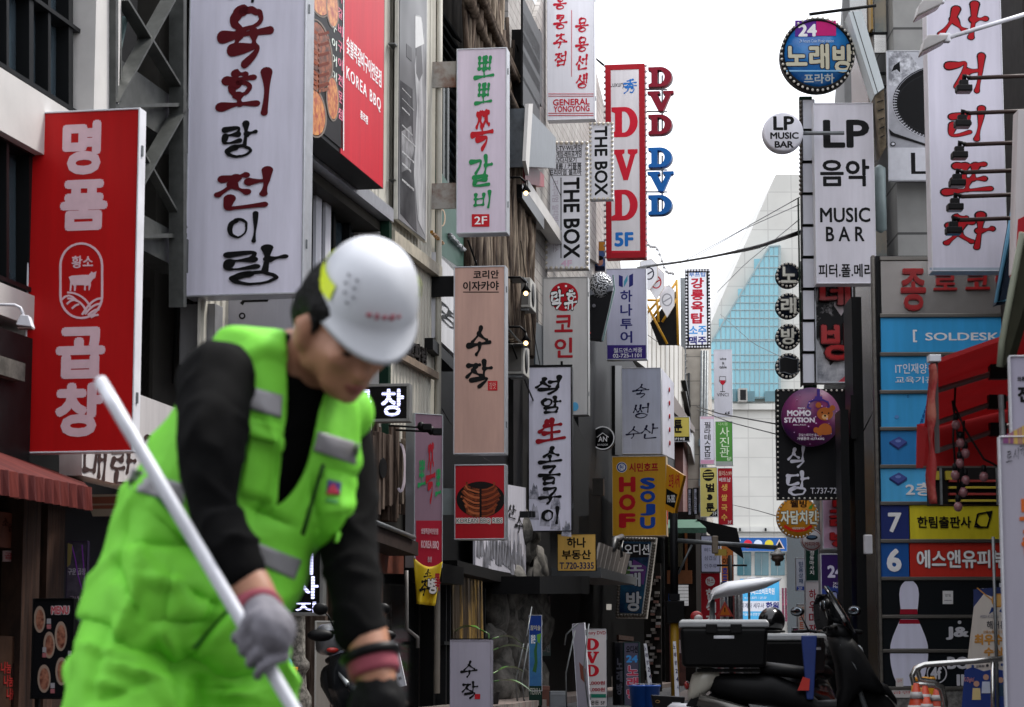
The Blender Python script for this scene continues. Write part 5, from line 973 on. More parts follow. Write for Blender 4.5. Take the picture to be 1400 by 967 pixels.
s = sign((1124, 676, 1172, 751), 'pale pink sign with three red raised syllables, cut by the black pillar', V(196, 160, 184), d=34.6, yaw=YR, group=GR, t=.3)
for ch, a in (('노', 680), ('래', 703), ('방', 727)): s.text(ch, (1135, a, 1168, a + 21), RR, .05, proud=.06, edge=INK(110, 20, 30), ew=.08)
s = sign((1122, 757, 1172, 868), 'dark blue and purple 24 hour music sign, below the pink sign', MIX('blue_purple', (24, 36, 110), (26, 70, 160), .6, .4, .6, .4), d=34, yaw=YR, group=GR, t=.3)
s.poly([(1123, 759), (1171, 759), (1171, 795), (1123, 806)], INK(46, 24, 80)); s.poly([(1154, 772), (1171, 766), (1171, 795), (1154, 792)], INK(160, 24, 110)); s.text('24', (1131, 773, 1153, 790), INK(190, 186, 206), .05)
s.text('24 hours', (1139, 796, 1156, 799.5), WINK, .0); s.text('Music station', (1139, 800.5, 1167, 804), WINK, 0)
s.text('노', (1133, 810, 1172, 848), INK(126, 132, 170), .05, edge=K1, ew=.1); s.text('래', (1133, 852, 1172, 868), INK(126, 132, 170), .05, edge=K1, ew=.1)
for rc, lab, face, tx, col, tc in (((1088, 763, 1102, 808), 'narrow white clinic sign with a blue 2F foot, far down the right side', V(196, 200, 214), '믿음상패', (1092, 768, 1098, 798), INK(60, 80, 120)), ((1101, 750, 1120, 795), 'narrow dark green massage sign beside the white clinic sign', V(34, 74, 62), '정동마사지', (1107, 753, 1113, 786), WINK),
        ((1101, 795, 1122, 874), 'narrow white noodle sign with dark red vertical lettering beside the dark blue 24 hour sign', V(206, 200, 204), '하우미장', (1106, 806, 1116, 868), INK(150, 24, 44)), ((1090, 826, 1102, 870), 'little white sign with orange vertical lettering below the clinic sign', V(196, 190, 186), '엘리트', (1093, 830, 1099, 860), INK(190, 90, 50))):
    s = sign(rc, lab, face, d=66 if rc[0] < 1100 else 62, yaw=YR, group=GR, t=.2); s.text(tx, col, tc, .03, vert=True)
    if '2F' in lab: s.box(1088.8, 802, 1101.2, 807.4, INK(40, 70, 160)); s.text('2F', (1091, 803, 1097, 807), WINK, .02)
s = sign((1083, 858, 1092, 872), 'tiny black sign with a pink mark near the scooter helmet', V(30, 28, 34), d=50, yaw=YR, group=GR, t=.1); s.text('가', (1085, 860, 1091, 870), INK(206, 90, 140), .03)

# ------------------------------------------------------------------ the directory pylon
d = 31; pl = Pl(P(1290, 940, d), -R(1)); t = T('directory_sign', 'steel framed building directory with blue, yellow, red and black rows by the black pillar', 'sign', pl)
FR = M('brushed_frame', (128, 124, 118), .3, .85, .2, 2, stretch=(.5, .5, 6))
t.rect((1197, 350), (1400, 960), .06, .5, DRK, 'body')
for y in (353, 431, 484, 535.5, 586, 637.5, 688, 739.5, 791, 843, 890, 941): t.rect((1203, y - 2.2), (1400, y + 2.6), -.03, .058, FR, 'crossbar', .006)
t.rect((1196, 349), (1204, 962), -.05, .1, FR, 'upright', .008)
rows = [((1204, 357, 1400, 428.8), M('mirror_steel', (170, 166, 162), .2, .6, .12, 1.2, bump=.25, bsc=1.3)), ((1204, 434, 1400, 481), V(52, 150, 206)), ((1204, 487, 1400, 533), V(52, 150, 206)), ((1204, 538.5, 1400, 583.5), V(58, 154, 210)), ((1204, 589, 1400, 635), V(40, 120, 180)), ((1204, 640.5, 1400, 685.5), V(76, 166, 216)),
        ((1204, 691, 1243, 737), V(30, 44, 104)), ((1243.6, 691, 1400, 737), V(200, 186, 40)), ((1204, 742.5, 1243, 788.5), V(22, 78, 146)), ((1243.6, 742.5, 1400, 788.5), V(176, 40, 28)), ((1204, 794, 1400, 840.5), V(18, 24, 30)), ((1204, 846, 1400, 887.5), V(20, 27, 32)), ((1204, 893, 1400, 938.5), V(18, 24, 30))]
for rc, m in rows: t.rect((rc[0], rc[1]), (rc[2], rc[3]), -.0, .058, m, 'panel')
for ch, rc in (('종', (1231, 367, 1267, 425)), ('로', (1276, 374, 1309, 397)), ('코', (1320, 373, 1354, 396)), ('아', (1361, 370, 1390, 396))): t.text(ch, rc, RR, .035, proud=.06, back=-.02)
t.text('[', (1248, 451, 1254, 468), WINK, .03); t.text('SOLDESK', (1265, 455, 1366, 465.5), WINK, .025); t.text(']', (1374, 451, 1380, 468), WINK, .03)
t.text('IT인재양성', (1224, 497, 1278, 511), WINK, .005); t.text('교육기관', (1224, 515, 1278, 524), WINK, .005)
for k in range(14): t.text('01'[k % 2], (1240 + (k * 29 % 30), 540 + k * 3, 1243 + (k * 29 % 30), 544 + k * 3), INK(30, 90, 150), 0)
t.disc(1226, 570, 3, INK(90, 140, 200), ry=2.4)
for yy in (604, 653): 
    t.poly([(1216, yy), (1229, yy - 7), (1240, yy), (1228, yy + 8)], INK(70, 84, 150)); t.poly([(1216, yy), (1228, yy + 8), (1228, yy + 11), (1216, yy + 3)], INK(36, 46, 96)); t.poly([(1228, yy + 8), (1240, yy), (1240, yy + 3), (1228, yy + 11)], INK(48, 58, 112)); t.disc(1228, yy - 1, 4, INK(110, 130, 190), ry=2)
t.poly([(1252, 634), (1262, 610), (1275, 600), (1275, 634)], INK(40, 56, 120)); t.text('2층', (1238, 660, 1275, 678), WINK, .03)
t.text('7', (1214, 701, 1233, 728), WINK, .035); t.text('한림출판사', (1254, 706, 1328, 722), INK(40, 36, 30), .025); t.text('HAN', (1366, 705, 1396, 721), INK(40, 36, 30), 0)
t.stroke([(1337, 703), (1356, 699), (1350, 721), (1333, 720), (1337, 703)], 2.6, K1, 'logo'); t.poly([(1333, 713), (1344, 722), (1336, 722)], K1, 'logo'); t.poly([(1348, 699), (1357, 700), (1354, 712)], K1, 'logo')
t.text('6', (1212, 750, 1233, 782), WINK, .05); t.text('에스앤유피부과', (1253, 752, 1398, 777), WINK, .04, edge=INK(70, 18, 14), ew=.065)
PIN = V(196, 196, 214, .06)
def pin(y0, y1):       # the part of the bowling pin printed between two rows
    pr = [(792, 1), (796, 8), (803, 12), (812, 13.4), (824, 12.6), (838, 11), (846, 11.6), (858, 17), (870, 22), (882, 25.6), (896, 26), (908, 25), (922, 22), (934, 17), (944, 14)]
    def r(y):
        for (a, b), (c, e) in zip(pr, pr[1:]):
            if a <= y <= c: return b + (e - b) * (y - a) / (c - a)
        return 10
    ys = [y0 + (y1 - y0) * i / 10 for i in range(11)]; return [(1243 - r(y), y) for y in ys] + [(1243 + r(y), y) for y in ys[::-1]]
for a, b in ((794.6, 840), (846.5, 887), (893.5, 938)): t.poly(pin(a, b), PIN, 'pin_print')
RB = INK(140, 20, 40)
t.poly([(1231, 833), (1254, 833), (1254.5, 840), (1230.6, 840)], RB, 'pin_print'); t.poly([(1230.5, 847), (1255.5, 847), (1258, 853), (1229, 853)], RB, 'pin_print')
t.box(1289, 808, 1303, 826, INK(196, 196, 196), 'notice'); t.text('알림', (1292, 812, 1300, 816), K1, 0); t.stroke([(1291, 821), (1301, 821)], .6, K1)
t.text('J&', (1293, 857, 1325, 875), INK(180, 180, 186), .055); t.disc(1312, 851, 2.4, INK(180, 180, 186), n=14); t.text('BOWL', (1295, 898, 1360, 915), INK(180, 180, 186), .05); t.text('ING', (1308, 922, 1350, 938), INK(180, 180, 186), .05); t.text('J', (1340, 797, 1400, 806), INK(190, 190, 196), .05)
t.ring(1281, 921, 13, 1.4, INK(190, 190, 196)); t.text('4f', (1272, 912, 1288, 929), INK(190, 190, 196), .04)
for rc in ((1225, 927, 1235, 939), (1204, 944, 1216, 953), (1219, 943, 1246, 954)): t.box(*rc, INK(190, 184, 182), 'sticker'); t.text('금연', (rc[0] + 2, rc[1] + 2, rc[2] - 2, rc[1] + 6), INK(170, 40, 40), .0)
t.rect((1203, 943), (1400, 985), .0, .3, MIX('stone_base', (86, 84, 82), (128, 126, 122), 12, .4, .6, .8), 'plinth')
for k in range(8): t.part('support_post', MB().box(t.xz((1206, 900))[0] + k * .26, t.xz((1206, 900))[0] + k * .26 + .05, .32, .4, -.9, .1), DRK) if k % 7 == 0 else None
# pool hall and academy signs at the street end
s = sign((1004, 735, 1076, 754), 'long blue pool hall sign with red, white and yellow balls far at the street end', V(30, 84, 150), d=148.5, yaw=0, t=.4)
for x, c in ((1022.5, INK(200, 40, 60)), (1036.5, INK(200, 210, 226)), (1051.5, INK(206, 190, 60))): s.disc(x, 744, 5.8, c, ry=5.8)
s.poly([(1058, 750.5), (1065.5, 737), (1073, 750.5)], INK(200, 180, 170)); s.poly([(1060.5, 749.5), (1065.5, 740), (1070.5, 749.5)], K1); s.text('당구', (1005, 737, 1013, 742), WINK, .03); s.text('당구', (1005, 745, 1013, 750), INK(200, 60, 60), .03)
s = sign((1012, 791, 1066, 849), 'bright sky blue and white academy sign far below the pool hall sign', V(70, 160, 206, .05), d=147, yaw=0, t=.4)
s.box(1012.4, 822, 1065.6, 836, INK(206, 208, 216)); s.text('회계사 세무사', (1013, 824.5, 1045, 832), INK(60, 66, 96), .02); s.text('학원', (1047, 823, 1065, 835), NAVY, .06); s.text('이패스소비트학원', (1024, 804, 1059, 813), WINK, .03); s.text('6~02-2071 / 2F-5F', (1018, 816, 1048, 819), WINK, .0); s.text('서울종로경영센터', (1015, 838, 1042, 842), WINK, 0); s.text('atom', (1048, 839, 1063, 844), WINK, .03)
for k, x in enumerate((1069, 1073)):
    s = sign((x, 804, x + 3, 850), ('left', 'right')[k] + ' of the two thin pink and black banners beside the academy sign', M('pink_black', (150, 60, 90), .5, 0, .8, 8), d=146.5, yaw=0, group='thin pink banners at the street end', t=.1, name='banner', cat='banner', rw=.005)
# ================================================================== street level, left
TIMB = MIX('dark_timber', (40, 30, 26), (70, 50, 40), 3, .4, .65, .6, (6, 1, .5), bump=.3); BLKG = GLASS('black_glass', (18, 19, 21), .12)
def pxbox(t, x0, y0, x1, y1, ya, yb, mat, name, bev=0): return t.rect((x0, y0), (x1, y1), ya, yb, mat, name, bev)
# white fascia with brush lettering behind the red sign
pl = facade(160, .25); t = T('fascia_sign', 'long off white fascia sign with brown brush lettering, half behind the red sign', 'sign', pl)
t.part('panel', MB().prism([t.xz(p) for p in ((112, 510), (275, 571), (275, 690), (112, 650))], 0, .2), V(176, 172, 172, .14)); BRN = INK(70, 52, 50)
t.brush('매란', [(114, 590, 146, 660), (152, 606, 186, 668)], BRN, .15); t.brush('원조', [(194, 585, 218, 640), (222, 592, 262, 646)], BRN, .14)
# near restaurant front
t = front('tripe_restaurant', 'dark timber restaurant front with posters under the faded red awning', 60)
pxbox(t, -80, 640, 160, 1400, .3, .5, M('front_dark', (34, 27, 24), .7, 0, .3), 'back_wall'); pxbox(t, -60, 690, 33, 752, .1, .29, M('menu_orange', (120, 66, 48), .6, 0, .3, 3), 'menu_poster'); pxbox(t, -60, 752, 33, 866, .18, .29, BLKG, 'window'); pxbox(t, -60, 868, 40, 1400, .05, .29, M('wood_front', (66, 44, 32), .6, 0, .3), 'counter_front'); pxbox(t, 33, 680, 38, 1400, .0, .3, TIMB, 'post'); pxbox(t, 66, 690, 72, 1400, .0, .3, TIMB, 'post'); pxbox(t, 38, 690, 66, 840, .24, .29, BLKG, 'window')
t.base = .1
for k, (x, y) in enumerate(((4, 708), (12, 716), (24, 706))): t.text('소곱창'[k], (x, y, x + 8, y + 12), INK(70, 28, 24), .03)
t.box(4, 753, 31, 768, INK(120, 100, 100)); t.text('곱창', (6, 755, 28, 767), INK(110, 22, 28), .05); t.disc(54, 772, 4.5, INK(90, 30, 26), ry=8); t.text('T 심전', (41, 754, 64, 762), INK(130, 126, 124), .0); t.box(15, 845, 33, 856, INK(30, 60, 100)); t.base = .05
for k in range(3): t.text('나눔', (2 + k * 4, 905 + k * 18, 15 + k * 3, 921 + k * 18), INK(130, 36, 34), .02)
for k in range(4): t.disc(22 + (k % 2) * 13, 885 + 34 + (k // 2) * 42, 5.5, INK(40, 24, 22), ry=14)
t.base = 0; pxbox(t, -60, 652, 125, 690, -.15, .2, M('eave_wood', (54, 38, 32), .7, 0, .3), 'eave'); pxbox(t, 72, 690, 150, 1400, .2, .29, M('door_dark', (26, 25, 26), .4), 'door')
pxbox(t, -50, 430, 40, 640, .05, .4, M('shutter_grey', (46, 48, 50), .5, .3, .3), 'upper_shutter'); pxbox(t, -50, 470, 34, 522, -.04, .05, MIX('old_concrete', (70, 68, 64), (112, 108, 102), 3, .4, .6, .9), 'ledge')
# faded awning
RFAD = MIX('faded_red_canvas', (66, 20, 20), (104, 44, 38), 1.3, .4, .66, .75, (9, 1, 1)); pl = facade(60, .0); t = T('awning', 'faded red canvas awning over the near left restaurant front', 'awning', pl)
t.part('canvas', MB().add([(*a, ) for a in [(t.xz((-70, 580), 0)[0], .1, t.xz((-70, 588), 0)[1]), (t.xz((126, 672), 0)[0], .1, t.xz((60, 642), 0)[1]), (t.xz((124, 676), -.9)[0], -.9, t.xz((90, 662), -.9)[1]), (t.xz((-70, 615), -.9)[0], -.9, t.xz((-70, 630), -.9)[1])]] + [(t.xz((-70, 580), 0)[0], .1, t.xz((-70, 588), 0)[1] - .05), (t.xz((126, 672), 0)[0], .1, t.xz((60, 642), 0)[1] - .05), (t.xz((124, 676), -.9)[0], -.9, t.xz((90, 662), -.9)[1] - .05), (t.xz((-70, 615), -.9)[0], -.9, t.xz((-70, 630), -.9)[1] - .05)], [(0, 1, 2, 3), (7, 6, 5, 4), (3, 2, 6, 7), (1, 5, 6, 2), (0, 3, 7, 4)]), RFAD)
xa, xb = t.xz((-70, 615), -.9)[0], t.xz((124, 676), -.9)[0]; zz = t.xz((90, 662), -.9)[1]; za_ = t.xz((-70, 630), -.9)[1]; mb = MB(); n = 60
for i in range(n):
    f = i / n; x = xa + (xb - xa) * f; z = za_ + (zz - za_) * f; mb.add([(x, -.92 + .012 * math.sin(i * 1.7), z + .01), (x + (xb - xa) / n, -.92 + .012 * math.sin((i + 1) * 1.7), z + .01), (x + (xb - xa) / n, -.93 + .02 * math.sin((i + 1) * 1.7), z - .17), (x, -.93 + .02 * math.sin(i * 1.7), z - .17)], [(0, 1, 2, 3)])
t.part('valance', mb, RFAD)
for px_ in (25, 75): x, z = t.xz((px_, 672), -.3); t.part('bulb', MB().ball((x, -.3, z), .07, .07, .06), M('dusty_bulb', (120, 70, 56), .4))
q = facade(150, .3); t = T('awning', 'small striped canvas awning behind the worker\'s back', 'awning', q); t.part('canvas', MB().prism([t.xz(p, -.0) for p in ((131, 676), (180, 690), (190, 706), (142, 706))], -.3, .1), MIX('striped_canvas', (120, 62, 40), (150, 140, 124), 3.2, .45, .55, .7, (8, .1, .1), detail=0))
# lamp at the left edge
q = Pl(P(30, 445, 17), 0); t = T('flood_lamp', 'small white arm floodlight at the left edge in front of the red sign', 'lamp', q)
t.part('arm', MB().tube([(t.xz((-40, 416))[0], 0, t.xz((0, 416))[1]), (t.xz((20, 417))[0], 0, t.xz((20, 417))[1]), (t.xz((28, 421))[0], 0, t.xz((28, 421))[1]), (t.xz((32, 431))[0], 0, t.xz((32, 431))[1])], .011), WHT); x, z = t.xz((35, 442)); t.part('lamp_head', MB().prism([(x - .06, z - .02), (x + .06, z - .035), (x + .03, z + .05), (x - .03, z + .055)], -.06, .06), WHT, .006); t.part('lamp_glass', MB().box(x - .05, x + .055, -.05, .05, z - .044, z - .036), M('lamp_lens2', (120, 100, 96), .2))
# menu board and banner
def easel(rc, label, face, d, yaw, **kw): return sign(rc, label, face, d=d, yaw=yaw, name='menu_board', cat='menu board', **kw)
s = easel((44, 818, 101, 956), 'black standing menu board with five photographed dishes and white price tags', V(30, 30, 34), 17.2, -R(20), rim=BLK, t=.05, rw=.012)
PORK = MIX('dish_meat', (92, 40, 30), (176, 120, 96), 24, .36, .62, .4)
for x, y, rx, ry in ((54, 847, 6.5, 17), (83, 870, 7, 19), (67, 882, 6.5, 17), (60, 928, 7.5, 18), (84, 918, 7, 18)): s.disc(x, y, rx + 1.2, INK(150, 130, 116), ry=ry + 1.2); s.disc(x + .5, y + .5, rx - 1, PORK, ry=ry - 3)
for x, y in ((64, 846), (93, 890), (58, 885), (69, 934), (94, 935)): s.box(x, y, x + 5, y + 7, INK(150, 146, 150)); s.box(x, y + 8, x + 5, y + 14, INK(160, 96, 100))
s.text('MENU', (70, 829, 94, 840), INK(170, 60, 70), .06, edge=INK(190, 184, 186), ew=.12)
for x in (48, 97): s.part('leg', MB().box(s.xz((x, 956))[0] - .015, s.xz((x, 956))[0] + .015, .02, .05, s.z0 - .28, s.z0), BLK)
s = sign((90, 740, 119, 890), 'narrow dark standing banner with purple curls behind the menu board', MIX('purple_banner', (52, 48, 58), (100, 92, 108), .9, .45, .6, .4), d=19.3, yaw=-R(8), rim=M('purple_rim', (44, 30, 60), .5), name='banner_stand', cat='banner', t=.04, rw=.006)
s.stroke([(98, 745), (103, 765), (106, 785), (112, 806), (116, 806), (114, 770), (112, 745)], 1.4, INK(110, 50, 140)); s.box(92, 828, 117, 850, INK(74, 44, 100)); s.text('구운 곱창', (93, 777, 117, 786), INK(170, 164, 176), .0); s.text('국내산', (95, 815, 115, 822), INK(150, 130, 150), 0); s.poly([(91, 742), (99, 745), (96, 772), (91, 776)], INK(110, 100, 60))
s.part('pole', MB().box((s.a + s.b) / 2 - .02, (s.a + s.b) / 2 + .02, .045, .07, -s.pl.o.z + .0, s.z0), BLK)
# shop fronts below the corrugated house
t = front('noodle_shop', 'dark shop front with timber cladding below the cream corrugated house', 520)
x0, x1 = t.xz((262, HOR))[0], t.xz((604, HOR))[0]
t.part('back_wall', MB().box(x0, x1, .5, .9, 0, t.xz((590, 560))[1]), M('front_dark', (34, 27, 24), .7)); t.part('beam', MB().prism([t.xz(p, -.5) for p in ((400, 660), (572, 742), (572, 760), (400, 700))], -.5, .45), M('eave_brown2', (62, 50, 46), .7, 0, .25)); t.part('cable_tray', MB().tube([(t.xz((488, 704), -.52)[0], -.52, t.xz((488, 704), -.52)[1]), (t.xz((566, 735), -.52)[0], -.52, t.xz((566, 735), -.52)[1])], .03), GALV)
rnd = random.Random(5); xs0, xs1 = t.xz((440, HOR))[0], t.xz((556, HOR))[0]; n = 30; mbs = [MB(), MB(), MB()]
zt_, zb_ = t.xz((500, 575))[1], t.xz((560, 712))[1]
for i in range(n):
    x = xs0 + (xs1 - xs0) * i / n; w_ = (xs1 - xs0) / n; mbs[rnd.randrange(3)].box(x + .01, x + w_ - rnd.uniform(0, .03), -rnd.uniform(.02, .14), .3, zb_ + rnd.uniform(-.1, .25), zt_ + rnd.uniform(-.2, .1))
for m_, c in zip(mbs, (((60, 48, 42), (104, 90, 80)), ((44, 36, 32), (84, 68, 58)), ((70, 60, 54), (128, 116, 104)))): t.part('plank_cladding', m_, MIX('plank_%d' % c[0][0], c[0], c[1], 5, .4, .62, .85, (3, 3, .3), bump=.5), .006)
t.base = -.15; t.stroke([(548 + 6 * math.cos(a), 640 + 32 * math.sin(a)) for a in [R(-100 + 13 * i) for i in range(18)]], 3.4, INK(190, 180, 190), 'ring_mark'); t.disc(524, 640, 5, K1, 'mark', ry=14); t.box(497, 655, 504, 682, INK(150, 24, 34), 'tag'); t.base = 0
t.part('door_box', MB().prism([t.xz(p, -.1) for p in ((500, 734), (552, 756), (552, 785), (500, 782))], -.1, .45), M('orange_timber', (110, 52, 30), .6, 0, .3))
for px_, c in ((438, 'plank_60'), (452, 'plank_44'), (462, 'plank_70'), (500, 'plank_44'), (515, 'plank_60')):
    x = t.xz((px_, HOR))[0]; t.part('door_post', MB().box(x, x + .12, -.05, .45, 0, t.xz((520, 780))[1]), MATS[c] if px_ < 470 else TIMB)
t.part('door_glass', MB().box(t.xz((520, HOR))[0], t.xz((600, HOR))[0], .3, .45, 0, t.xz((560, 770))[1]), BLKG); t.base = .3
t.text('가마솥', (530, 825, 536, 885), INK(60, 56, 54), .02, vert=True); t.base = 0
t.part('drain_pipe', MB().tube([(t.xz((556, 780), -.1)[0], -.1, t.xz((556, 780), -.1)[1]), (t.xz((556, 860), -.1)[0], -.1, t.xz((556, 860), -.1)[1]), (t.xz((571, 872), -.1)[0], -.1, t.xz((571, 872), -.1)[1]), (t.xz((571, 886), -.1)[0], -.1, t.xz((571, 886), -.1)[1])], .025), M('pipe_grey', (140, 138, 136), .4))
# stone pillar near the scooter
q = Pl(Vector((P(403, HOR, 27).x, 27, 0)), 0); t = T('stone_post', 'carved grey stone gate post behind the worker\'s hand', 'post', q); ST = MIX('speckled_stone', (70, 68, 64), (128, 124, 118), 18, .4, .6, .85)
t.part('shaft', MB().lathe([(.2, 0), (.2, .35), (.14, .45), (.13, .62), (.17, .68), (.17, .74), (.12, .8), (.11, 1.5), (.18, 1.6), (.05, 1.7)], n=8), ST)
# led signs
LED = M('led_white', (206, 208, 255), .4, 0, 0, emit=1.15)
def led(rc, txts, label, d, yaw):
    s = sign(rc, label, M('led_black', (20, 20, 22), .35), d=d, yaw=yaw, rim=M('led_frame', (130, 130, 128), .4, .5), t=.18, rw=.035, name='led_sign')
    for tx, r in txts: s.text(tx, r, LED, .035)
    x0, x1 = s.a + .04, s.b - .04; z = s.z0 + .04; mb = MB()
    while z < s.z1 - .04: mb.box(x0, x1, -.016, -.0155, z, z + .006); z += .03
    s.part('scan_line', mb, M('led_black', (20, 20, 22))); return s
led((470, 525, 560, 577), (('곱', (486, 533, 508, 570)), ('창', (521, 532, 552, 569))), 'black LED sign with glowing white block letters beside the worker\'s shoulder', 27.5, -R(8))
led((394, 735, 442, 842), (('미', (404, 757, 428, 786)), ('사', (404, 788, 435, 819)), ('지', (404, 823, 432, 838))), 'tall black LED sign with glowing white letters behind the worker\'s waist', 24, -R(6))
# self service sign
s = sign((430, 849, 490, 985), 'dirty white standing sign with black and red lettering behind the left scooter', V(166, 160, 150, .2), d=26, yaw=-R(4), rim=M('old_white', (190, 188, 182)), t=.2, rw=.02); s.text('셀프', (446, 859, 474, 874), K1, .03); s.text('포', (452, 877, 476, 890), INK(150, 30, 40), .03); s.text('차', (448, 893, 474, 925), INK(150, 30, 40), .03)
# side sign with red foot
s = sign((566, 566, 605, 776), 'mauve sign with a red foot, turned sideways beside the timber cladding', V(120, 96, 108), d=31.4, yaw=R(34), rim=V(150, 156, 160), t=.22, rw=.01)
s.box(569, 712, 604.5, 775, V(142, 24, 42)); s.brush('뽀', [(571, 628, 582, 668)], GRN, .17); s.brush('뽀', [(595, 640, 603, 680)], GRN, .17); s.brush('쪽', [(582, 604, 595, 690)], INK(150, 28, 40), .14)
s.text('숯불쪽갈비전문점', (576, 722, 599, 731), INK(190, 160, 165), .02); s.text('KOREA BBQ', (576, 739, 600, 752), INK(190, 160, 165), .02); s.text('종로점', (585, 761, 590, 769), INK(190, 160, 165), 0)
for k, (xa, ya, xb) in enumerate(((545, 585, 586), (555, 591, 600))):
    q = Pl(P(xb, ya, 30.4), 0); l = T('spot_lamp', ['upper small black arm spotlight above the mauve sign', 'lower small black arm spotlight above the mauve sign'][k], 'lamp', q, 'small black spotlights over the mauve sign'); a, b = l.xz((xa - 14, ya - 3)), l.xz((xb, ya)); l.part('arm', MB().tube([(a[0], 0, a[1]), (b[0], 0, b[1])], .014), BLK); l.part('lamp_head', MB().box(b[0] - .08, b[0] + .04, -.06, .06, b[1] - .04, b[1] + .05), BLK, .01); l.part('shade', MB().ball((b[0] - .1, 0, b[1] + .02), .05, .05, .06), BLK)
# yellow banner hanging below
def cloth(name, label, cat, q, pts, mat, sag=.15, parts=(), group=None):
    t = T(name, label, cat, q, group); n, m = 14, 12; vs = []
    for j in range(m + 1):
        for i in range(n + 1):
            u, v = i / n, j / m; x = (1 - v) * (pts[0][0] * (1 - u) + pts[1][0] * u) + v * (pts[3][0] * (1 - u) + pts[2][0] * u); y = (1 - v) * (pts[0][1] * (1 - u) + pts[1][1] * u + sag * math.sin(math.pi * u)) + v * (pts[3][1] * (1 - u) + pts[2][1] * u)
            xx, z = t.xz((x, y)); vs.append((xx, .05 * math.sin(u * 9 + v * 3) * (.3 + v) - .06 * v, z))
    o = MB(); o.smooth = True; o.add(vs, [(j * (n + 1) + i, j * (n + 1) + i + 1, (j + 1) * (n + 1) + i + 1, (j + 1) * (n + 1) + i) for j in range(m) for i in range(n)])
    ob = t.part('cloth', o, mat); sd_ = ob.modifiers.new('thick', 'SOLIDIFY'); sd_.thickness = .004; t.base = -.1; return t
t = cloth('banner', 'crumpled yellow banner with black lettering hanging below the mauve sign', 'banner', Pl(P(586, 830, 30.8), -R(4)), [(565, 762), (605, 768), (596, 829), (570, 826)], V(190, 160, 34), 10)
t.brush('소주', [(579, 778, 590, 790), (573, 792, 588, 815)], K1, .2); t.text('병', (585, 790, 597, 812), INK(206, 200, 196), .06, edge=K1, ew=.12); t.text('특', (594, 784, 602, 808), INK(150, 30, 40), .05)
# leaning menu sheet
s = easel((533, 881, 556, 940), 'white laminated price sheet leaning by the left scooter', V(180, 182, 190), 28, -R(10), rim=WHT, t=.02, rw=.004)
s.root.rotation_euler = (0, R(-13), s.pl.yaw); 
for k in range(5): s.text('안주류', (536, 886 + k * 10, 552, 891 + k * 10), INK(90, 90, 96), 0)
s.part('stand', MB().box(-.015, .015, .02, .04, -.5, .02), BLK)
# bark house lower storey: black wall, gold curtain, ink painted sign, rock wall
t = front('grill_house', 'black two storey grill house front with a gold curtain, below the bark clad house', 660); xa, xb = t.xz((602, HOR))[0], t.xz((745, HOR))[0]
t.part('wall', MB().box(xa, xb, .1, 4, 0, t.xz((604, 470))[1]), M('grill_black', (23, 23, 25), .5, 0, .2, 2)); t.part('fascia', MB().prism([t.xz(p, -.35) for p in ((604, 770), (634, 776), (634, 800), (604, 796))], -.35, .09), BLK)
t.part('ledge', MB().box(xa, xb - 6, -.25, .09, t.xz((640, 780))[1] - .12, t.xz((640, 780))[1] + .05), M('ledge_black', (28, 26, 26), .6))
t.part('white_box', MB().prism([t.xz(p, .0) for p in ((592, 345), (622, 366), (622, 490), (592, 462))], -.06, .095), V(180, 180, 184)); t.base = -.06; t.brush('명', [(601, 405, 624, 455)], K1, .14); t.base = 0
t.part('underside', MB().prism([t.xz(p, -.1) for p in ((592, 462), (622, 492), (622, 508), (592, 478))], -.1, .09), BLK)
mb = MB(); xs, xe = t.xz((617, HOR), -.02)[0], t.xz((657, HOR), -.02)[0]; z0, z1 = .35, t.xz((636, 790))[1]; n = 60; v = []
for i in range(n + 1): x = xs + (xe - xs) * i / n; y = -.05 + .05 * math.sin(i * .9) + .02 * math.sin(i * 2.3); v += [(x, y, z0), (x, y * .6, z1)]
mb.smooth = True; mb.add(v, [(2 * i, 2 * i + 2, 2 * i + 3, 2 * i + 1) for i in range(n)]); t.part('gold_curtain', mb, MIX('gold_cloth', (64, 54, 44), (176, 140, 70), 1.4, .5, .68, .28, (5, 5, .3), metal=.4))
for px_ in (606, 612, 660): x = t.xz((px_, HOR))[0]; t.part('mullion', MB().box(x, x + .06, -.04, .1, 0, t.xz((640, 800))[1]), DRK)
t.part('rail', MB().box(xa, xs, -.06, .09, 1.0, 1.05), DRK)
pl = facade(690, .15); t = T('painted_sign', 'long white sign with a black ink mountain painting beside the ribs sign', 'sign', pl); t.part('panel', MB().prism([t.xz(p) for p in ((650, 655), (719, 667), (719, 788), (650, 774))], 0, .04), V(168, 166, 174))
INKD = MIX('ink_strokes', (34, 34, 38), (140, 140, 148), 4, .4, .6, .5, (1.6, 1, .5)); rnd = random.Random(8)
for k in range(22): x = 651 + k * 2.95; y = 745 + rnd.uniform(-12, 14) + k * .6; t.poly([(x, y + 22), (x + 1, y), (x + 2.6, y - rnd.uniform(8, 20)), (x + 4, y + 2), (x + 5.4, y + 26)], INKD, 'ink_mountain')
t.brush('산', [(694, 686, 706, 712)], K1, .16); t.brush('수', [(704, 700, 716, 732)], K1, .16)
for k in range(3): x, z = t.xz((699 + k * 5, 704)); t.part('spot', MB().box(x - .04, x + .06, -.3, -.15, z - .05, z + .06), DRK, .01)
rk = front('rock_wall', 'wall of stacked dark artificial boulders beside the gold curtain'  , 700, 'rock wall'); RKM = MIX('boulder', (52, 51, 49), (128, 124, 118), 2.6, .35, .68, .85, bump=.9); rnd = random.Random(21)
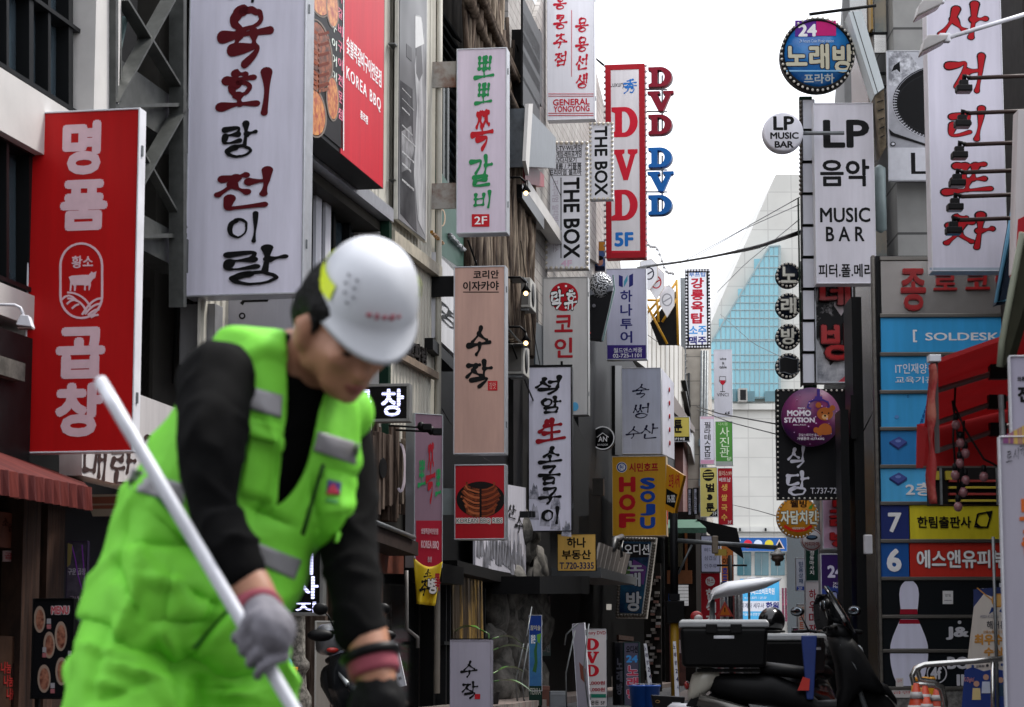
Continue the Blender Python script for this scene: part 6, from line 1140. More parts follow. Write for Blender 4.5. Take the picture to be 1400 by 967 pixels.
for i in range(60):
    px_ = 672 + rnd.uniform(0, 64); zz = rnd.uniform(.1, 3.3); x = rk.xz((px_, HOR))[0]
    if px_ < 696 and zz > 1.7: continue
    b = MB().ball((0, 0, 0), 1, n=12, m=8); sx, sy, sz = rnd.uniform(.4, .8), rnd.uniform(.2, .34), rnd.uniform(.25, .5)
    b.v = [tuple(c * s_ * (1 + .35 * noise.noise(Vector(v_) * 1.6 + Vector((i * 7, 0, 0)))) for c, s_ in zip(v_, (sx, sy, sz))) for v_ in b.v]; b.sm = [i % 2 == 0 or True] * len(b.sm)
    b.v = [(v_[0] + x, v_[1] + .02, v_[2] + zz) for v_ in b.v]; rk.part('boulder', b, RKM)
# plants
LF = MIX('leaf', (40, 84, 24), (88, 140, 40), 4, .4, .6, .35)
q = Pl(P(668, 905, 35.5), 0); t = T('leafy_plant', 'broad leaved green plant behind the white standing sign', 'plant', q); rnd = random.Random(2)
t.part('pot', MB().lathe([(.01, -.75), (.13, -.75), (.17, -.45), (.15, -.45), (.01, -.47)]), M('pot_dark', (50, 44, 40), .6))
for k in range(9):
    a = rnd.uniform(0, 6.28); L = rnd.uniform(.3, .55); h = .05 + .09 * k; d_ = Vector((math.cos(a), math.sin(a) * .6, rnd.uniform(.1, .6))).normalized(); b0 = Vector((0, 0, h - .35)); sd_ = d_.cross(Vector((0, 0, 1))).normalized(); up = sd_.cross(d_)
    pr = [0, .5, .9, 1, .8, .4, 0]; vs = []
    for i, w_ in enumerate(pr): f = i / 6; c = b0 + d_ * (.15 + f * L) - Vector((0, 0, .25 * f * f)); vs += [c - sd_ * .1 * w_ + up * .03 * w_, c, c + sd_ * .1 * w_ + up * .03 * w_]
    mb = MB(); mb.smooth = True; mb.add(vs, [(3 * i + j, 3 * i + j + 1, 3 * i + j + 4, 3 * i + j + 3) for i in range(6) for j in (0, 1)]); t.part('leaf', mb, LF); t.part('stem', MB().tube([(0, 0, -.5), tuple(b0), tuple(b0 + d_ * .16)], .012, 5), LF)
# standing signs
s = sign((615, 875, 672, 985), 'white standing light box with two black brush syllables and a small red seal', V(160, 156, 170), d=32, yaw=-R(5), rim=V(150, 146, 158), t=.24, rw=.012, name='standing_sign'); s.brush('수작', [(629, 903, 653, 927), (631, 931, 654, 956)], K1, .16); s.box(649, 949, 656.5, 956, RED); s.part('top_edge', MB().box(s.a, s.b, .0, .24, s.z1, s.z1 + .02), BLK)
def gnd(px, d): q = P(px, HOR, d); q.z = 0; return q
s = sign((723, 841, 741, 945), 'narrow blue beer banner with a green bottle on it, standing by the rocks', MIX('beer_blue', (30, 84, 150), (60, 140, 180), .8, .4, .6, .4), d=39, yaw=-R(4), rim=WHT, t=.04, rw=.006, name='banner_stand', cat='banner'); s.box(724, 842, 740, 868, INK(26, 56, 130)); s.text('참이슬', (725, 855, 739, 862), INK(206, 200, 160), .02); s.text('맑은', (726, 868, 732, 880), WINK, .05); s.poly([(728, 918), (731, 905), (730, 890), (733, 878), (735, 878), (734, 890), (735, 906), (733, 920)], INK(50, 96, 56)); s.poly([(734, 868), (740, 866), (738, 880), (735, 878)], INK(100, 160, 60)); s.box(723.4, 938, 740.6, 975, INK(28, 60, 50)); s.text('TERRA', (724.5, 941, 739.5, 950), INK(160, 160, 150), .02)
s.part('foot', MB().box(s.a, s.b, -.15, .15, -s.pl.o.z, -s.pl.o.z + .04).box(s.a, s.b, .05, .09, -s.pl.o.z, s.z1), BLK)
s = sign((796, 860, 829, 966), 'white A board with three red DVD letters and prices', V(196, 190, 190), d=40, yaw=-R(4), rim=WHT, t=.04, rw=.006, name='standing_sign'); s.text('Luxury DVD', (798, 863, 828, 869), INK(150, 24, 40), .03)
for g, y in ((SLAB_D, 873), (SLAB_V, 891), (SLAB_D, 909)): s.slab(g, (800, y, 819, y + 16), INK(180, 20, 36))
for k, tx in enumerate(('12,000원', '24,000원')): s.text(tx, (800, 931 + k * 9, 827, 937 + k * 9), INK(150, 24, 40), .03)
s.box(796.5, 949, 828.5, 954, INK(30, 110, 90)); s.text('금은돈 5F', (802, 958, 827, 964), K1, .02); s.part('stand', MB().box(s.a, s.a + .03, .04, .5, -s.pl.o.z, s.z0 + .5).box(s.b - .03, s.b, .04, .5, -s.pl.o.z, s.z0 + .5), DRK)
s = sign((790, 852, 807, 975), 'pale folded banner sheet leaning against the DVD board', V(150, 148, 160), d=38.5, yaw=-R(30), rim=WHT, t=.03, rw=.004, name='banner_stand', cat='banner'); s.root.rotation_euler = (0, R(-4), s.pl.yaw); s.poly([(796, 905), (804, 915), (803, 935), (797, 928)], INK(120, 70, 60))
for k, (xa, ya, xb, yb) in enumerate(((786, 862, 775, 967), (805, 853, 805, 967), (790, 853, 772, 870), (716, 880, 708, 967), (722, 880, 718, 967))):
    q = Pl(gnd(xa, 38), 0); t = T('metal_stand', ('thin steel stand leaning on the left of the pale folded banner', 'thin upright steel stand in front of the DVD board', 'curved thin steel stand by the metal advertising board', 'left thin steel stand by the blue beer banner', 'right thin steel stand touching the blue beer banner')[k], 'stand', q, 'thin steel banner stands'); a, b = t.xz((xa, ya)), t.xz((xb, yb + 12)); t.part('rod', MB().tube([(a[0], 0, a[1]), ((a[0] + b[0]) / 2 - .08, .05, (a[1] + b[1]) / 2), (b[0], .1, max(b[1], 0))], .014, 6), GALV); t.part('foot', MB().box(b[0] - .15, b[0] + .15, .05, .2, 0, .03), GALV)
s = sign((853, 878, 874, 965), 'boxy karaoke light sign with glowing coloured lettering standing in the lane', V(70, 66, 84), d=41, yaw=-R(6), rim=M('teal_rim', (30, 70, 70), .4), t=.4, rw=.012, name='standing_sign')
s.text('오디션', (856, 883, 872, 893), INK(30, 30, 40), .05); s.text('24', (856, 896, 872, 906), INK(60, 130, 190), .06)
for ch, a in (('노', 910), ('래', 926), ('방', 942)): s.text(ch, (857, a, 873, a + 14), INK(170, 60, 80), .06, edge=INK(190, 186, 200), ew=.1)
s = sign((840, 878, 853, 968), 'dark side panel with dim vertical letters beside the boxy karaoke light sign', V(34, 34, 40), d=41.4, yaw=R(40), rim=BLK, t=.05, name='standing_sign'); s.text('노래방', (843, 900, 851, 950), INK(90, 90, 100), .04, vert=True)
for k, (xa, ya, xb, yb, lab) in enumerate(((880, 880, 891, 948, 'white lettered stake banner leaning left of the blue buckets'), (920, 877, 927, 955, 'upright white lettered stake banner by the yellow post'))):
    q = Pl(P(xb, yb, 42.5), -R(5)); t = T('banner_stand', lab, 'banner', q); t.part('sheet', MB().prism([t.xz(p) for p in ((xa, ya), (xa + 4, ya), (xb + 2, yb), (xb - 4, yb))], 0, .03), WHT)
    for j in range(6): f = (j + .6) / 7; t.text('노래방24시'[j], (xa + (xb - xa) * f - .2, ya + (yb - ya) * f - 2.5, xa + (xb - xa) * f + 3, ya + (yb - ya) * f + 3.5), INK(50, 44, 80), .03)
    t.part('stake', MB().tube([(t.xz((xb - 1, yb))[0], .03, t.xz((xb, yb))[1]), (t.xz((xb, yb + 20))[0], .03, -q.o.z)], .015), GALV)
# dark openings with goods behind the standing signs
t = front('snack_shop', 'dim snack shop front with brick, small plaques and a black canopy behind the standing boards', 800); xa, xb = t.xz((722, HOR))[0], t.xz((915, HOR))[0]
t.part('wall', MB().box(xa, xb, -.1, -.03, 0, t.xz((760, 640))[1]), M('snack_dark', (26, 25, 26), .7, 0, .3)); t.part('canopy', MB().prism([t.xz(p, -.9) for p in ((738, 788), (806, 788), (806, 812), (738, 812))], -.9, -.1), M('canopy_black', (24, 24, 26), .7)); t.part('canopy_roof', MB().prism([t.xz(p, -.9) for p in ((808, 776), (858, 790), (858, 800), (808, 790))], -1.1, -.1), M('canopy_grey2', (80, 82, 84), .6))
for k in range(7): t.part('louvre', MB().prism([t.xz(p, -.8) for p in ((818 + k * 6, 742 + k * 2.4), (823 + k * 6, 744 + k * 2.4), (815 + k * 6, 783 + k * 1.2), (810 + k * 6, 780 + k * 1.2))], -.85, -.8), M('slat_brown', (84, 78, 74), .6))
t.part('duct', MB().tube([Vector((t.xz(p, -.85)[0], -.85, t.xz(p, -.85)[1])) for p in ((838, 752), (840, 738), (850, 734), (848, 760))], .07), M('duct_grey', (90, 90, 90), .4, .5)); t.part('sign_bar', MB().tube([Vector((t.xz(p, -.9)[0], -.9, t.xz(p, -.9)[1])) for p in ((720, 870), (727, 830))], .01), GALV)
t.base = -.1
for rc, c in (((742, 815, 752, 850), INK(60, 40, 44)), ((742, 862, 753, 897), INK(70, 90, 90)), ((829, 826, 836, 834), INK(170, 168, 164)), ((836, 925, 843, 948), INK(120, 116, 110))): t.box(*rc, c, 'plaque')
t.disc(745, 872, 4, INK(130, 40, 44)); t.text('코인', (741, 880, 752, 892), INK(150, 140, 140), .03); t.base = 0
for k in range(8): t.part('brick_row', MB().box(t.xz((838, HOR))[0], t.xz((845, HOR))[0] + 3, -.16, -.101, .2 + k * .16, .32 + k * .16), M('dark_brick', (66, 44, 36), .8, 0, .3))
t.part('wall_sconce', MB().box(t.xz((817, HOR), -.3)[0], t.xz((817, HOR), -.3)[0] + .3, -.45, -.2, t.xz((817, 678), -.3)[1], t.xz((817, 655), -.3)[1]), M('sconce', (70, 66, 62), .4))
# shelves of goods by the karaoke sign
t = T('goods_shelf', 'tall rack of small silvery boxes beside the blue karaoke sign', 'rack', Pl(gnd(890, 60), -A3)); rnd = random.Random(4)
t.rect((880, 770), (905, 1000), .2, .5, M('rack_dark', (50, 48, 46), .6), 'frame')
for k in range(40): x = 881 + rnd.uniform(0, 17); y = 775 + k * 4.2; t.rect((x, y), (x + 6, y + 3.6), .05 - rnd.uniform(0, .1), .2, M('pack_%d' % (k % 4), ((150, 146, 142), (110, 104, 100), (170, 168, 170), (130, 90, 80))[k % 4], .3), 'pack')
# bricks and boxes
for rc, d, c, lab in (((738, 938, 752, 990), 40, (96, 54, 40), 'brown cardboard carton behind the blue beer banner'), ((752, 945, 775, 985), 39, (110, 114, 118), 'grey metal advertising board lying by the carton')):
    q = Pl(gnd((rc[0] + rc[2]) / 2, d), R(14)); t = T('carton' if c[0] < 100 else 'metal_board', lab, 'box', q); t.rect((rc[0], rc[1]), (rc[2], rc[3]), 0, .35 if c[0] < 100 else .06, M('carton_%d' % c[0], c, .6), 'body', .01); t.rect((rc[0] + 1, rc[1] + 2), (rc[2] - 1, rc[1] + 5), -.006, .0, M('tape_%d' % c[0], tuple(min(255, v + 24) for v in c), .5), 'edge_strip')
# buckets, crate
for k, x in enumerate((874, 888)):
    q = Pl(gnd(x, 37), 0); t = T('bucket', ['blue plastic bucket on the left, before the karaoke light sign', 'blue plastic bucket on the right, next to the black crate'][k], 'bucket', q, 'blue buckets'); t.part('body', MB().lathe([(.01, 0), (.13, 0), (.165, .36), (.175, .36), (.175, .39), (.16, .39), (.13, .05), (.01, .05)]), M('bucket_blue', (20, 76, 160), .35)); t.part('handle', MB().tube([(.17 * math.cos(R(a)), -.02, .36 + .05 * math.sin(R(a))) for a in range(0, 181, 20)], .006, 5), GALV)
q = Pl(gnd(912, 36), 0); t = T('storage_box', 'low black plastic box with a white sticker on the pavement', 'box', q); t.part('body', MB().add([(-.2, 0, 0), (.24, 0, 0), (.27, 0, .22), (-.24, 0, .25), (-.2, .3, 0), (.24, .3, 0), (.27, .3, .22), (-.24, .3, .25)], [(0, 1, 2, 3), (7, 6, 5, 4), (0, 4, 5, 1), (1, 5, 6, 2), (2, 6, 7, 3), (3, 7, 4, 0)]), M('box_black', (30, 30, 32), .4), .015); t.part('sticker', MB().box(.07, .2, -.004, .0, .06, .14), WHT)
t.part('handle', MB().tube([(-.15 + .03 * math.cos(a), -.01, .15 + .02 * math.sin(a)) for a in [6.3 * i / 12 for i in range(13)]], .006, 5), M('brass', (140, 110, 60), .4, .6))
q = Pl(gnd(931, 33), 0); t = T('plastic_stool', 'white plastic stool seat at the foot of the delivery scooter', 'stool', q); zs = t.xz((931, 962))[1]; t.part('seat', MB().lathe([(.01, zs), (.14, zs), (.2, zs - .04), (.2, zs - .07), (.01, zs - .05)]), WHT)
for a in range(4): c_, s_ = math.cos(R(45 + 90 * a)), math.sin(R(45 + 90 * a)); t.part('leg', MB().tube([(.15 * c_, .15 * s_, zs - .05), (.19 * c_, .19 * s_, 0)], .02), WHT)
# ------------------------------------------------------------------ lamp posts and things in the lane
q = Pl(gnd(921, 50), 0); t = T('lamp_post', 'dark lamp post with a yellow foot and a long arm holding a lantern', 'street lamp', q); PD = M('post_dark', (42, 42, 46), .5, .3)
x, z = t.xz((921, 702)); zt_ = z; zy = t.xz((921, 850))[1]
t.part('pole', MB().tube([(x, 0, zy), (x, 0, zt_)], .085, 12), PD); t.part('pole_foot', MB().tube([(x, 0, -.02), (x, 0, zy)], .09, 12), M('post_yellow', (176, 134, 24), .5)); t.part('box', MB().box(x - .18, x + .2, -.16, .12, t.xz((0, 852))[1], t.xz((0, 822))[1]), BLK, .01)
t.part('collar', MB().box(x - .11, x + .11, -.1, .1, t.xz((0, 821))[1], t.xz((0, 812))[1]), PD)
xb, zb_ = t.xz((1063, 749)); xa, za = t.xz((925, 739)); t.part('arm', MB().tube([(x, 0, za), (xb, 0, zb_)], .05, 8), GALV); xc, zc = t.xz((927, 785)); xd, zd = t.xz((946, 745)); t.part('strut', MB().tube([(xc, 0, zc), (xd, 0, zd)], .025), GALV)
L_ = t.part('lantern', MB().lathe([(.02, .12), (.06, .1), (.08, .04), (.16, .02), (.16, -.01), (.13, -.03)], (xb, 0, zb_ - .14), 20), M('lantern_white', (206, 204, 200), .35)); t.part('lantern_body', MB().lathe([(.13, -.03), (.13, -.07), (.15, -.08), (.11, -.14), (.06, -.16), (.06, -.24), (.01, -.25)], (xb, 0, zb_ - .14), 20), M('lantern_brown', (90, 74, 64), .4)); t.part('plate', MB().box(t.xz((968, 0))[0], t.xz((984, 0))[0], -.06, -.05, t.xz((0, 760))[1], t.xz((0, 751))[1]), M('plate_yellow', (190, 160, 60), .4))
t.part('spot', MB().box(t.xz((965, 0))[0], t.xz((973, 0))[0], -.1, .1, t.xz((0, 757))[1], t.xz((0, 733))[1]), M('spot_beige', (140, 126, 110), .5), .02)
# white curved luminaires
for k, (pts, d, wd, lab) in enumerate((([(968, 828), (974, 812), (992, 806), (1020, 802), (1048, 797), (1067, 793)], 26, [.02, .11, .14, .13, .1, .03], 'long curved white blade lamp on a thin pole rising behind the delivery box'), ([(1012, 796), (1024, 793), (1040, 791)], 60, [.05, .13, .06], 'small oval white lamp head further down the lane behind the blade lamp'))):
    q = Pl(gnd(pts[0][0] + 6, d), 0); t = T('lane_lamp', lab, 'street lamp', q); rings = []
    for (px_, py_), wv in zip(pts, wd):
        x, z = t.xz((px_, py_)); rings.append([(x + (.02 * math.cos(a) if k == 0 else 0), wv * 2.4 * math.sin(a), z + wv * .62 * math.cos(a)) for a in [2 * math.pi * i / 14 for i in range(14)]])
    t.part('lamp_head', MB().loft(rings), M('lamp_shell', (226, 228, 232), .3, 0, 0)); x, z = t.xz(pts[1]); t.part('pole', MB().tube([(x, .05, 0), (x, .05, z)], .03), GALV)
q = Pl(gnd(990, 48), 0); t = T('warning_sign', 'small red edged triangular warning board on a pole in the lane', 'road sign', q); t.part('board', MB().prism([t.xz(p) for p in ((991, 822), (1003, 843), (980, 843))], 0, .04), M('sign_red', (170, 50, 36), .4)); t.poly([(991, 827), (999, 841), (984, 841)], INK(180, 96, 30)); t.stroke([(991, 831), (991, 837)], 1.4, K1); t.part('pole', MB().tube([(t.xz((991, 840))[0], .06, 0), (t.xz((991, 840))[0], .06, t.xz((991, 826))[1])], .03), GALV)
q = Pl(gnd(1000, 70), 0); t = T('utility_pole', 'thin dark pole in the middle of the far lane', 'pole', q); t.part('pole', MB().tube([(0, 0, 0), (0, 0, 3.9)], .07), DRK); t.part('cross_bar', MB().tube([(-.4, 0, 3.6), (.5, 0, 3.6)], .03), DRK)
for k in range(9):
    q = Pl(gnd(970 + k * 5.2, 82 + k * 2), -A3); t = T('banner_stand', ('nearest', 'second', 'third', 'fourth', 'fifth', 'sixth', 'seventh', 'eighth', 'farthest')[k] + ' narrow upright shop banner in the row down the lane', 'banner', q, 'distant upright shop banners'); h = t.xz((0, 800 + (k * 13 % 26)))[1]; t.part('sheet', MB().box(-.12, .12, 0, .03, .25, h), M('ban_%d' % k, ((150, 140, 146), (170, 168, 170), (120, 60, 70), (160, 150, 150), (90, 96, 110), (176, 170, 164), (140, 60, 60), (110, 110, 112), (160, 156, 160))[k], .5, 0, .5, 5)); t.part('pole', MB().tube([(.14, .02, 0), (.14, .02, h + .05)], .015), GALV)
q = Pl(gnd(953, 30), 0); t = T('round_sign', 'little white and red round cap sign above the delivery box lid', 'sign', q); t.part('disc', MB().ball((0, 0, t.xz((953, 843))[1]), .08, .03, .07), M('cap_red', (150, 30, 34), .4)); t.part('face', MB().ball((.02, -.03, t.xz((953, 846))[1]), .055, .03, .05), M('cap_white', (170, 168, 168), .5)); t.part('pole', MB().tube([(0, .03, 0), (0, .03, t.xz((953, 850))[1])], .015), GALV)
# ================================================================== delivery scooters
def smoothloft(mb, secs, n=18, e=.75):
    """rings across x: (x, zc, half height, half width, yc)"""
    rs = []
    for sc_ in secs:
        x, zc, hh, hw = sc_[:4]; yc = sc_[4] if len(sc_) > 4 else 0; rg = []
        for k in range(n):
            a = 2 * math.pi * k / n; c, s_ = math.cos(a), math.sin(a); rg.append((x, yc + hw * math.copysign(abs(c) ** e, c), zc + hh * math.copysign(abs(s_) ** e, s_)))
        rs.append(rg)
    return mb.loft(rs)
GBLK = M('gloss_black', (18, 18, 20), .16, 0, .06, 4, spec=.6); MBLK = M('matt_black', (26, 26, 28), .5, 0, .15, 5); LGREY = M('lid_grey', (150, 152, 154), .4, 0, .12, 5); BEIG = M('scooter_beige', (186, 182, 170), .25, 0, .08, 4)
def wheel(t, x, y, r=.25, w=.1):
    o = t.part('wheel', MB().lathe([(r - .07, -w / 2), (r - .02, -w / 2), (r, -w * .28), (r, w * .28), (r - .02, w / 2), (r - .07, w / 2), (r - .075, 0)], (x, y, r), 28, 'y'), RUBBER)
    h = MB()
    for k in range(5): a = 2 * math.pi * k / 5; h.tube([(x, y, r), (x + (r - .06) * math.cos(a), y, r + (r - .06) * math.sin(a))], .02, 6)
    h.lathe([(.01, -.04), (.05, -.04), (.05, .04), (.01, .04)], (x, y, r), 14, 'y'); h.obj('rim', o, GALV); MB().lathe([(r - .09, -.03), (r - .065, -.035), (r - .065, .035), (r - .09, .03)], (x, y, r), 28, 'y').obj('rim_ring', o, GALV)
def rbox(mb, x0, x1, y0, y1, z0, z1): return mb.box(x0, x1, y0, y1, z0, z1)
def scooter(px, d, label, body, box, rear, yaw=0, helmet=False):
    q = Pl(gnd(px, d), yaw); t = T('delivery_scooter', label, 'scooter', q, 'delivery scooters parked on the right')
    wheel(t, -.62, 0); wheel(t, .66, 0)
    t.part('body', smoothloft(MB(), [(-.78, .56, .04, .05), (-.7, .55, .1, .13), (-.5, .52, .13, .19), (-.2, .5, .15, .2), (.05, .42, .13, .17), (.2, .34, .07, .16), (.36, .34, .08, .15), (.46, .42, .14, .12)]), body)
    t.part('seat', smoothloft(MB(), [(-.3, .68, .04, .13), (-.24, .69, .06, .16), (-.05, .67, .06, .17), (.14, .64, .06, .13), (.2, .62, .03, .08)]), MBLK)
    sh = [(.3, .96), (.4, 1.0), (.5, .98), (.6, .86), (.7, .68), (.8, .5), (.74, .46), (.6, .5), (.5, .4), (.44, .28), (.34, .28), (.38, .5), (.36, .72)]
    fs_ = t.part('front_shield', MB().loft([[(.52 + (x - .52) * k, y, .66 + (z - .66) * k) for x, z in sh] for y, k in ((-.22, .62), (-.2, .8), (-.13, .96), (0, 1.02), (.13, .96), (.2, .8), (.22, .62))]), body, recalc=True) if False else MB().loft([[(.52 + (x - .52) * k, y, .66 + (z - .66) * k) for x, z in sh] for y, k in ((-.22, .62), (-.2, .8), (-.13, .96), (0, 1.02), (.13, .96), (.2, .8), (.22, .62))]).obj('front_shield', t.root, body, recalc=True)
    t.part('seam', MB().tube([(.4, -.2, .9), (.52, -.215, .72), (.6, -.205, .56)], .008, 6), GALV)
    t.part('front_fender', smoothloft(MB(), [(.42, .46, .03, .06), (.5, .52, .05, .09), (.66, .56, .05, .09), (.82, .5, .05, .08), (.9, .4, .03, .05)]), body)
    t.part('fork', MB().tube([(.64, -.09, .28), (.46, -.06, .85)], .025).tube([(.64, .09, .28), (.46, .06, .85)], .025), GALV)
    hb = t.part('handlebar', MB().tube([(.3, -.36, 1.04), (.36, -.2, 1.06), (.4, 0, 1.02), (.36, .2, 1.06), (.3, .36, 1.04)], .016), BLK); MB().tube([(.3, -.37, 1.04), (.33, -.26, 1.05)], .022).obj('grip', hb, RUBBER); MB().tube([(.3, .37, 1.04), (.33, .26, 1.05)], .022).obj('grip', hb, RUBBER)
    t.part('cowl', smoothloft(MB(), [(.3, 1.02, .03, .08), (.36, 1.02, .07, .15), (.44, 1.0, .08, .16), (.52, .96, .05, .1)]), body)
    hl = t.part('headlight', MB().ball((.57, 0, .82), .05, .13, .08), M('headlight_lens', (150, 154, 158), .12, .3, 0))
    for sy in (-1, 1):
        m_ = t.part('mirror', MB().tube([(.34, sy * .2, 1.05), (.3, sy * .26, 1.2)], .008, 6).ball((.29, sy * .3, 1.25), .03, .075, .05), BLK); MB().ball((.262, sy * .3, 1.25), .006, .06, .038).obj('mirror_glass', m_, M('mirror', (150, 160, 170), .05, 1, 0))
    t.part('windscreen', MB().loft([[(x, -w_, z), (x + .04, 0, z), (x, w_, z), (x - .006, w_, z), (x + .034, 0, z), (x - .006, -w_, z)] for x, z, w_ in ((.52, 1.0, .17), (.44, 1.16, .18), (.34, 1.32, .15), (.28, 1.42, .08))]), M('smoked_screen', (34, 36, 40), .08, 0, 0, spec=.7))
    t.part('floor_board', MB().box(.05, .42, -.15, .15, .27, .3), MBLK); t.part('exhaust', MB().tube([(-.1, -.16, .28), (-.4, -.19, .3), (-.85, -.2, .42)], [.03, .055, .06], 10), M('exhaust_steel', (110, 108, 104), .3, .8)); t.part('rack', MB().box(-.86, -.3, -.16, .16, .66, .69), MBLK); t.part('stand', MB().tube([(-.1, -.12, .3), (-.2, -.22, .02)], .015), GALV)
    t.part('tail_panel', smoothloft(MB(), [(-.94, .46, .05, .05), (-.9, .52, .12, .11), (-.8, .58, .13, .14), (-.66, .63, .06, .1)]), rear); t.part('tail_light', MB().ball((-.95, 0, .54), .025, .09, .04), M('tail_red', (150, 16, 20), .2)); t.part('rear_fender', MB().prism([(-.96, .36), (-.8, .6), (-.72, .6), (-.86, .34)], -.08, .08), MBLK, .01)
    bw, bl, z0, bh = box; cx = -.62
    bx = t.part('delivery_box', MB().loft([[(cx - bl * k, -bw * k, z), (cx + bl * k, -bw * k, z), (cx + bl * k, bw * k, z), (cx - bl * k, bw * k, z)] for k, z in ((.92, z0), (.96, z0 + .03), (1, z0 + bh * .85), (1, z0 + bh))]), M('box_plastic', (20, 20, 22), .42, 0, .3, 7), .03); bx.data.polygons.foreach_set('use_smooth', [False] * len(bx.data.polygons))
    lid = MB().loft([[(cx - bl * k, -bw * k, z), (cx + bl * k, -bw * k, z), (cx + bl * k, bw * k, z), (cx - bl * k, bw * k, z)] for k, z in ((1.03, z0 + bh + .002), (1.03, z0 + bh + .045), (.97, z0 + bh + .07))]).obj('box_lid', bx, LGREY, .012); lid.data.polygons.foreach_set('use_smooth', [False] * len(lid.data.polygons))
    for dx in (-.28, .28): MB().box(cx + bl * dx - .05, cx + bl * dx + .05, -bw * 1.05 - .012, -bw * .985, z0 + bh - .05, z0 + bh + .03).obj('latch', bx, MBLK, .006)
    MB().box(cx - .09, cx + .09, -bw * 1.008, -bw * .98, z0 + bh * .72, z0 + bh * .8).obj('sticker', bx, WHT, .01)
    if helmet:
        h = T('helmet', 'glossy black full face helmet resting on the rear scooter box', 'helmet', Pl(q.w(*helmet), yaw)); h.part('shell', MB().ball((0, 0, .12), .15, .125, .135, 22, 14), GBLK); h.part('visor', MB().ball((.035, 0, .11), .124, .11, .06, 18, 10), M('visor_dark', (10, 12, 18), .05, 0, 0, spec=.8)); h.part('rim', MB().tube([(.14 * math.cos(a), .115 * math.sin(a), .02) for a in [2 * math.pi * i / 20 for i in range(21)]], .012, 6), MBLK)
    return t
kx = FPX / 21
ta = scooter(1085, 21, 'black delivery scooter with a big black grey lidded top box, nearest on the right', MBLK, (.27, .385, .7, .35), BEIG, R(-4))
ta.part('bag', MB().prism([(.1, .42), (.16, .42), (.2, .98), (.06, .98)], -.2, -.15), M('blue_cloth', (20, 46, 112), .6), .01); ta.part('red_tag', MB().prism([(.02, .5), (.12, .5), (.13, .6), (.07, .62)], -.22, -.2), M('tag_red', (180, 40, 30), .5))
scooter(1116, 23.2, 'black delivery scooter with a smaller silver lidded box, behind the nearest one and pointing away', GBLK, (.25, .24, .64, .31), MBLK, R(62), helmet=(-.66, .2, 1.02))
# scooter on the left, seen from the front
q = Pl(gnd(474, 22.8), -R(78)); t = T('scooter', 'dark grey scooter seen from the front with a round chrome headlight beside the worker\'s arm', 'scooter', q)
GRY = M('scooter_grey', (50, 53, 57), .22, .3, .08, 4); wheel(t, .62, 0); wheel(t, -.6, 0)
t.part('front_shield', MB().loft([[(x + dx, y, z) for y, dx in ((-w_, -.08), (-w_ * .6, .04), (0, .1), (w_ * .6, .04), (w_, -.08), (w_ * .6, -.12), (0, -.1), (-w_ * .6, -.12))] for x, z, w_ in ((.5, .3, .16), (.54, .5, .24), (.5, .66, .25), (.44, .8, .2), (.4, .86, .1))]), GRY)
t.part('chevron', MB().loft([[(.62, -.02, .42), (.6, -.16, .62), (.585, -.16, .66), (.61, -.0, .5)], [(.64, -.02, .42), (.62, -.16, .62), (.605, -.16, .66), (.63, 0, .5)]]), GALV); t.part('chevron', MB().loft([[(.62, .02, .42), (.6, .16, .62), (.585, .16, .66), (.61, .0, .5)], [(.64, .02, .42), (.62, .16, .62), (.605, .16, .66), (.63, 0, .5)]]), GALV)
t.part('body', smoothloft(MB(), [(-.8, .62, .05, .06), (-.6, .58, .16, .18), (-.2, .52, .17, .19), (.05, .36, .08, .16), (.4, .34, .07, .14)]), GRY); t.part('seat', smoothloft(MB(), [(-.7, .76, .04, .12), (-.3, .77, .06, .15), (.05, .74, .04, .1)]), MBLK); t.part('front_fender', smoothloft(MB(), [(.42, .44, .03, .06), (.6, .53, .05, .09), (.84, .46, .04, .07)]), GRY)
hd = t.part('headlight', MB().lathe([(.01, -.06), (.11, -.05), (.13, .02), (.12, .05), (.01, .06)], (.5, 0, .93), 24, 'x'), M('chrome', (190, 192, 196), .1, 1, 0)); MB().ball((.55, 0, .93), .025, .1, .1).obj('headlight_lens', hd, M('lens_clear', (170, 176, 184), .06, .2, 0))
t.part('cowl', smoothloft(MB(), [(.3, .98, .04, .1), (.38, 1.0, .09, .17), (.48, 1.0, .07, .14)]), MBLK); hb = t.part('handlebar', MB().tube([(.28, -.35, 1.03), (.38, 0, 1.03), (.28, .35, 1.03)], .018), BLK)
for sy in (-1, 1):
    MB().ball((.32, sy * .3, 1.0), .06, .13, .06).obj('hand_guard', hb, MBLK); m_ = t.part('mirror', MB().tube([(.32, sy * .16, 1.05), (.3, sy * .22, 1.18), (.3, sy * .26, 1.22)], .008, 6).ball((.3, sy * .3, 1.25), .035, .075, .06), BLK); MB().ball((.262, sy * .3, 1.25), .006, .06, .045).obj('mirror_glass', m_, MATS['mirror'])
t.part('windscreen', MB().loft([[(.44, -.02, 1.02), (.44, .02, 1.02), (.42, .02, 1.02), (.42, -.02, 1.02)], [(.36, -.015, 1.3), (.36, .015, 1.3), (.345, .015, 1.3), (.345, -.015, 1.3)]]), M('screen_edge', (120, 124, 126), .2)); t.part('top_box', smoothloft(MB(), [(-.95, .95, .1, .16), (-.85, .97, .16, .2), (-.6, .97, .16, .2), (-.52, .95, .1, .16)], e=.5), M('silver_box', (120, 122, 126), .3, .4)); t.part('indicator', MB().ball((.46, -.2, .86), .03, .06, .025), M('ind_red', (170, 40, 30), .3))
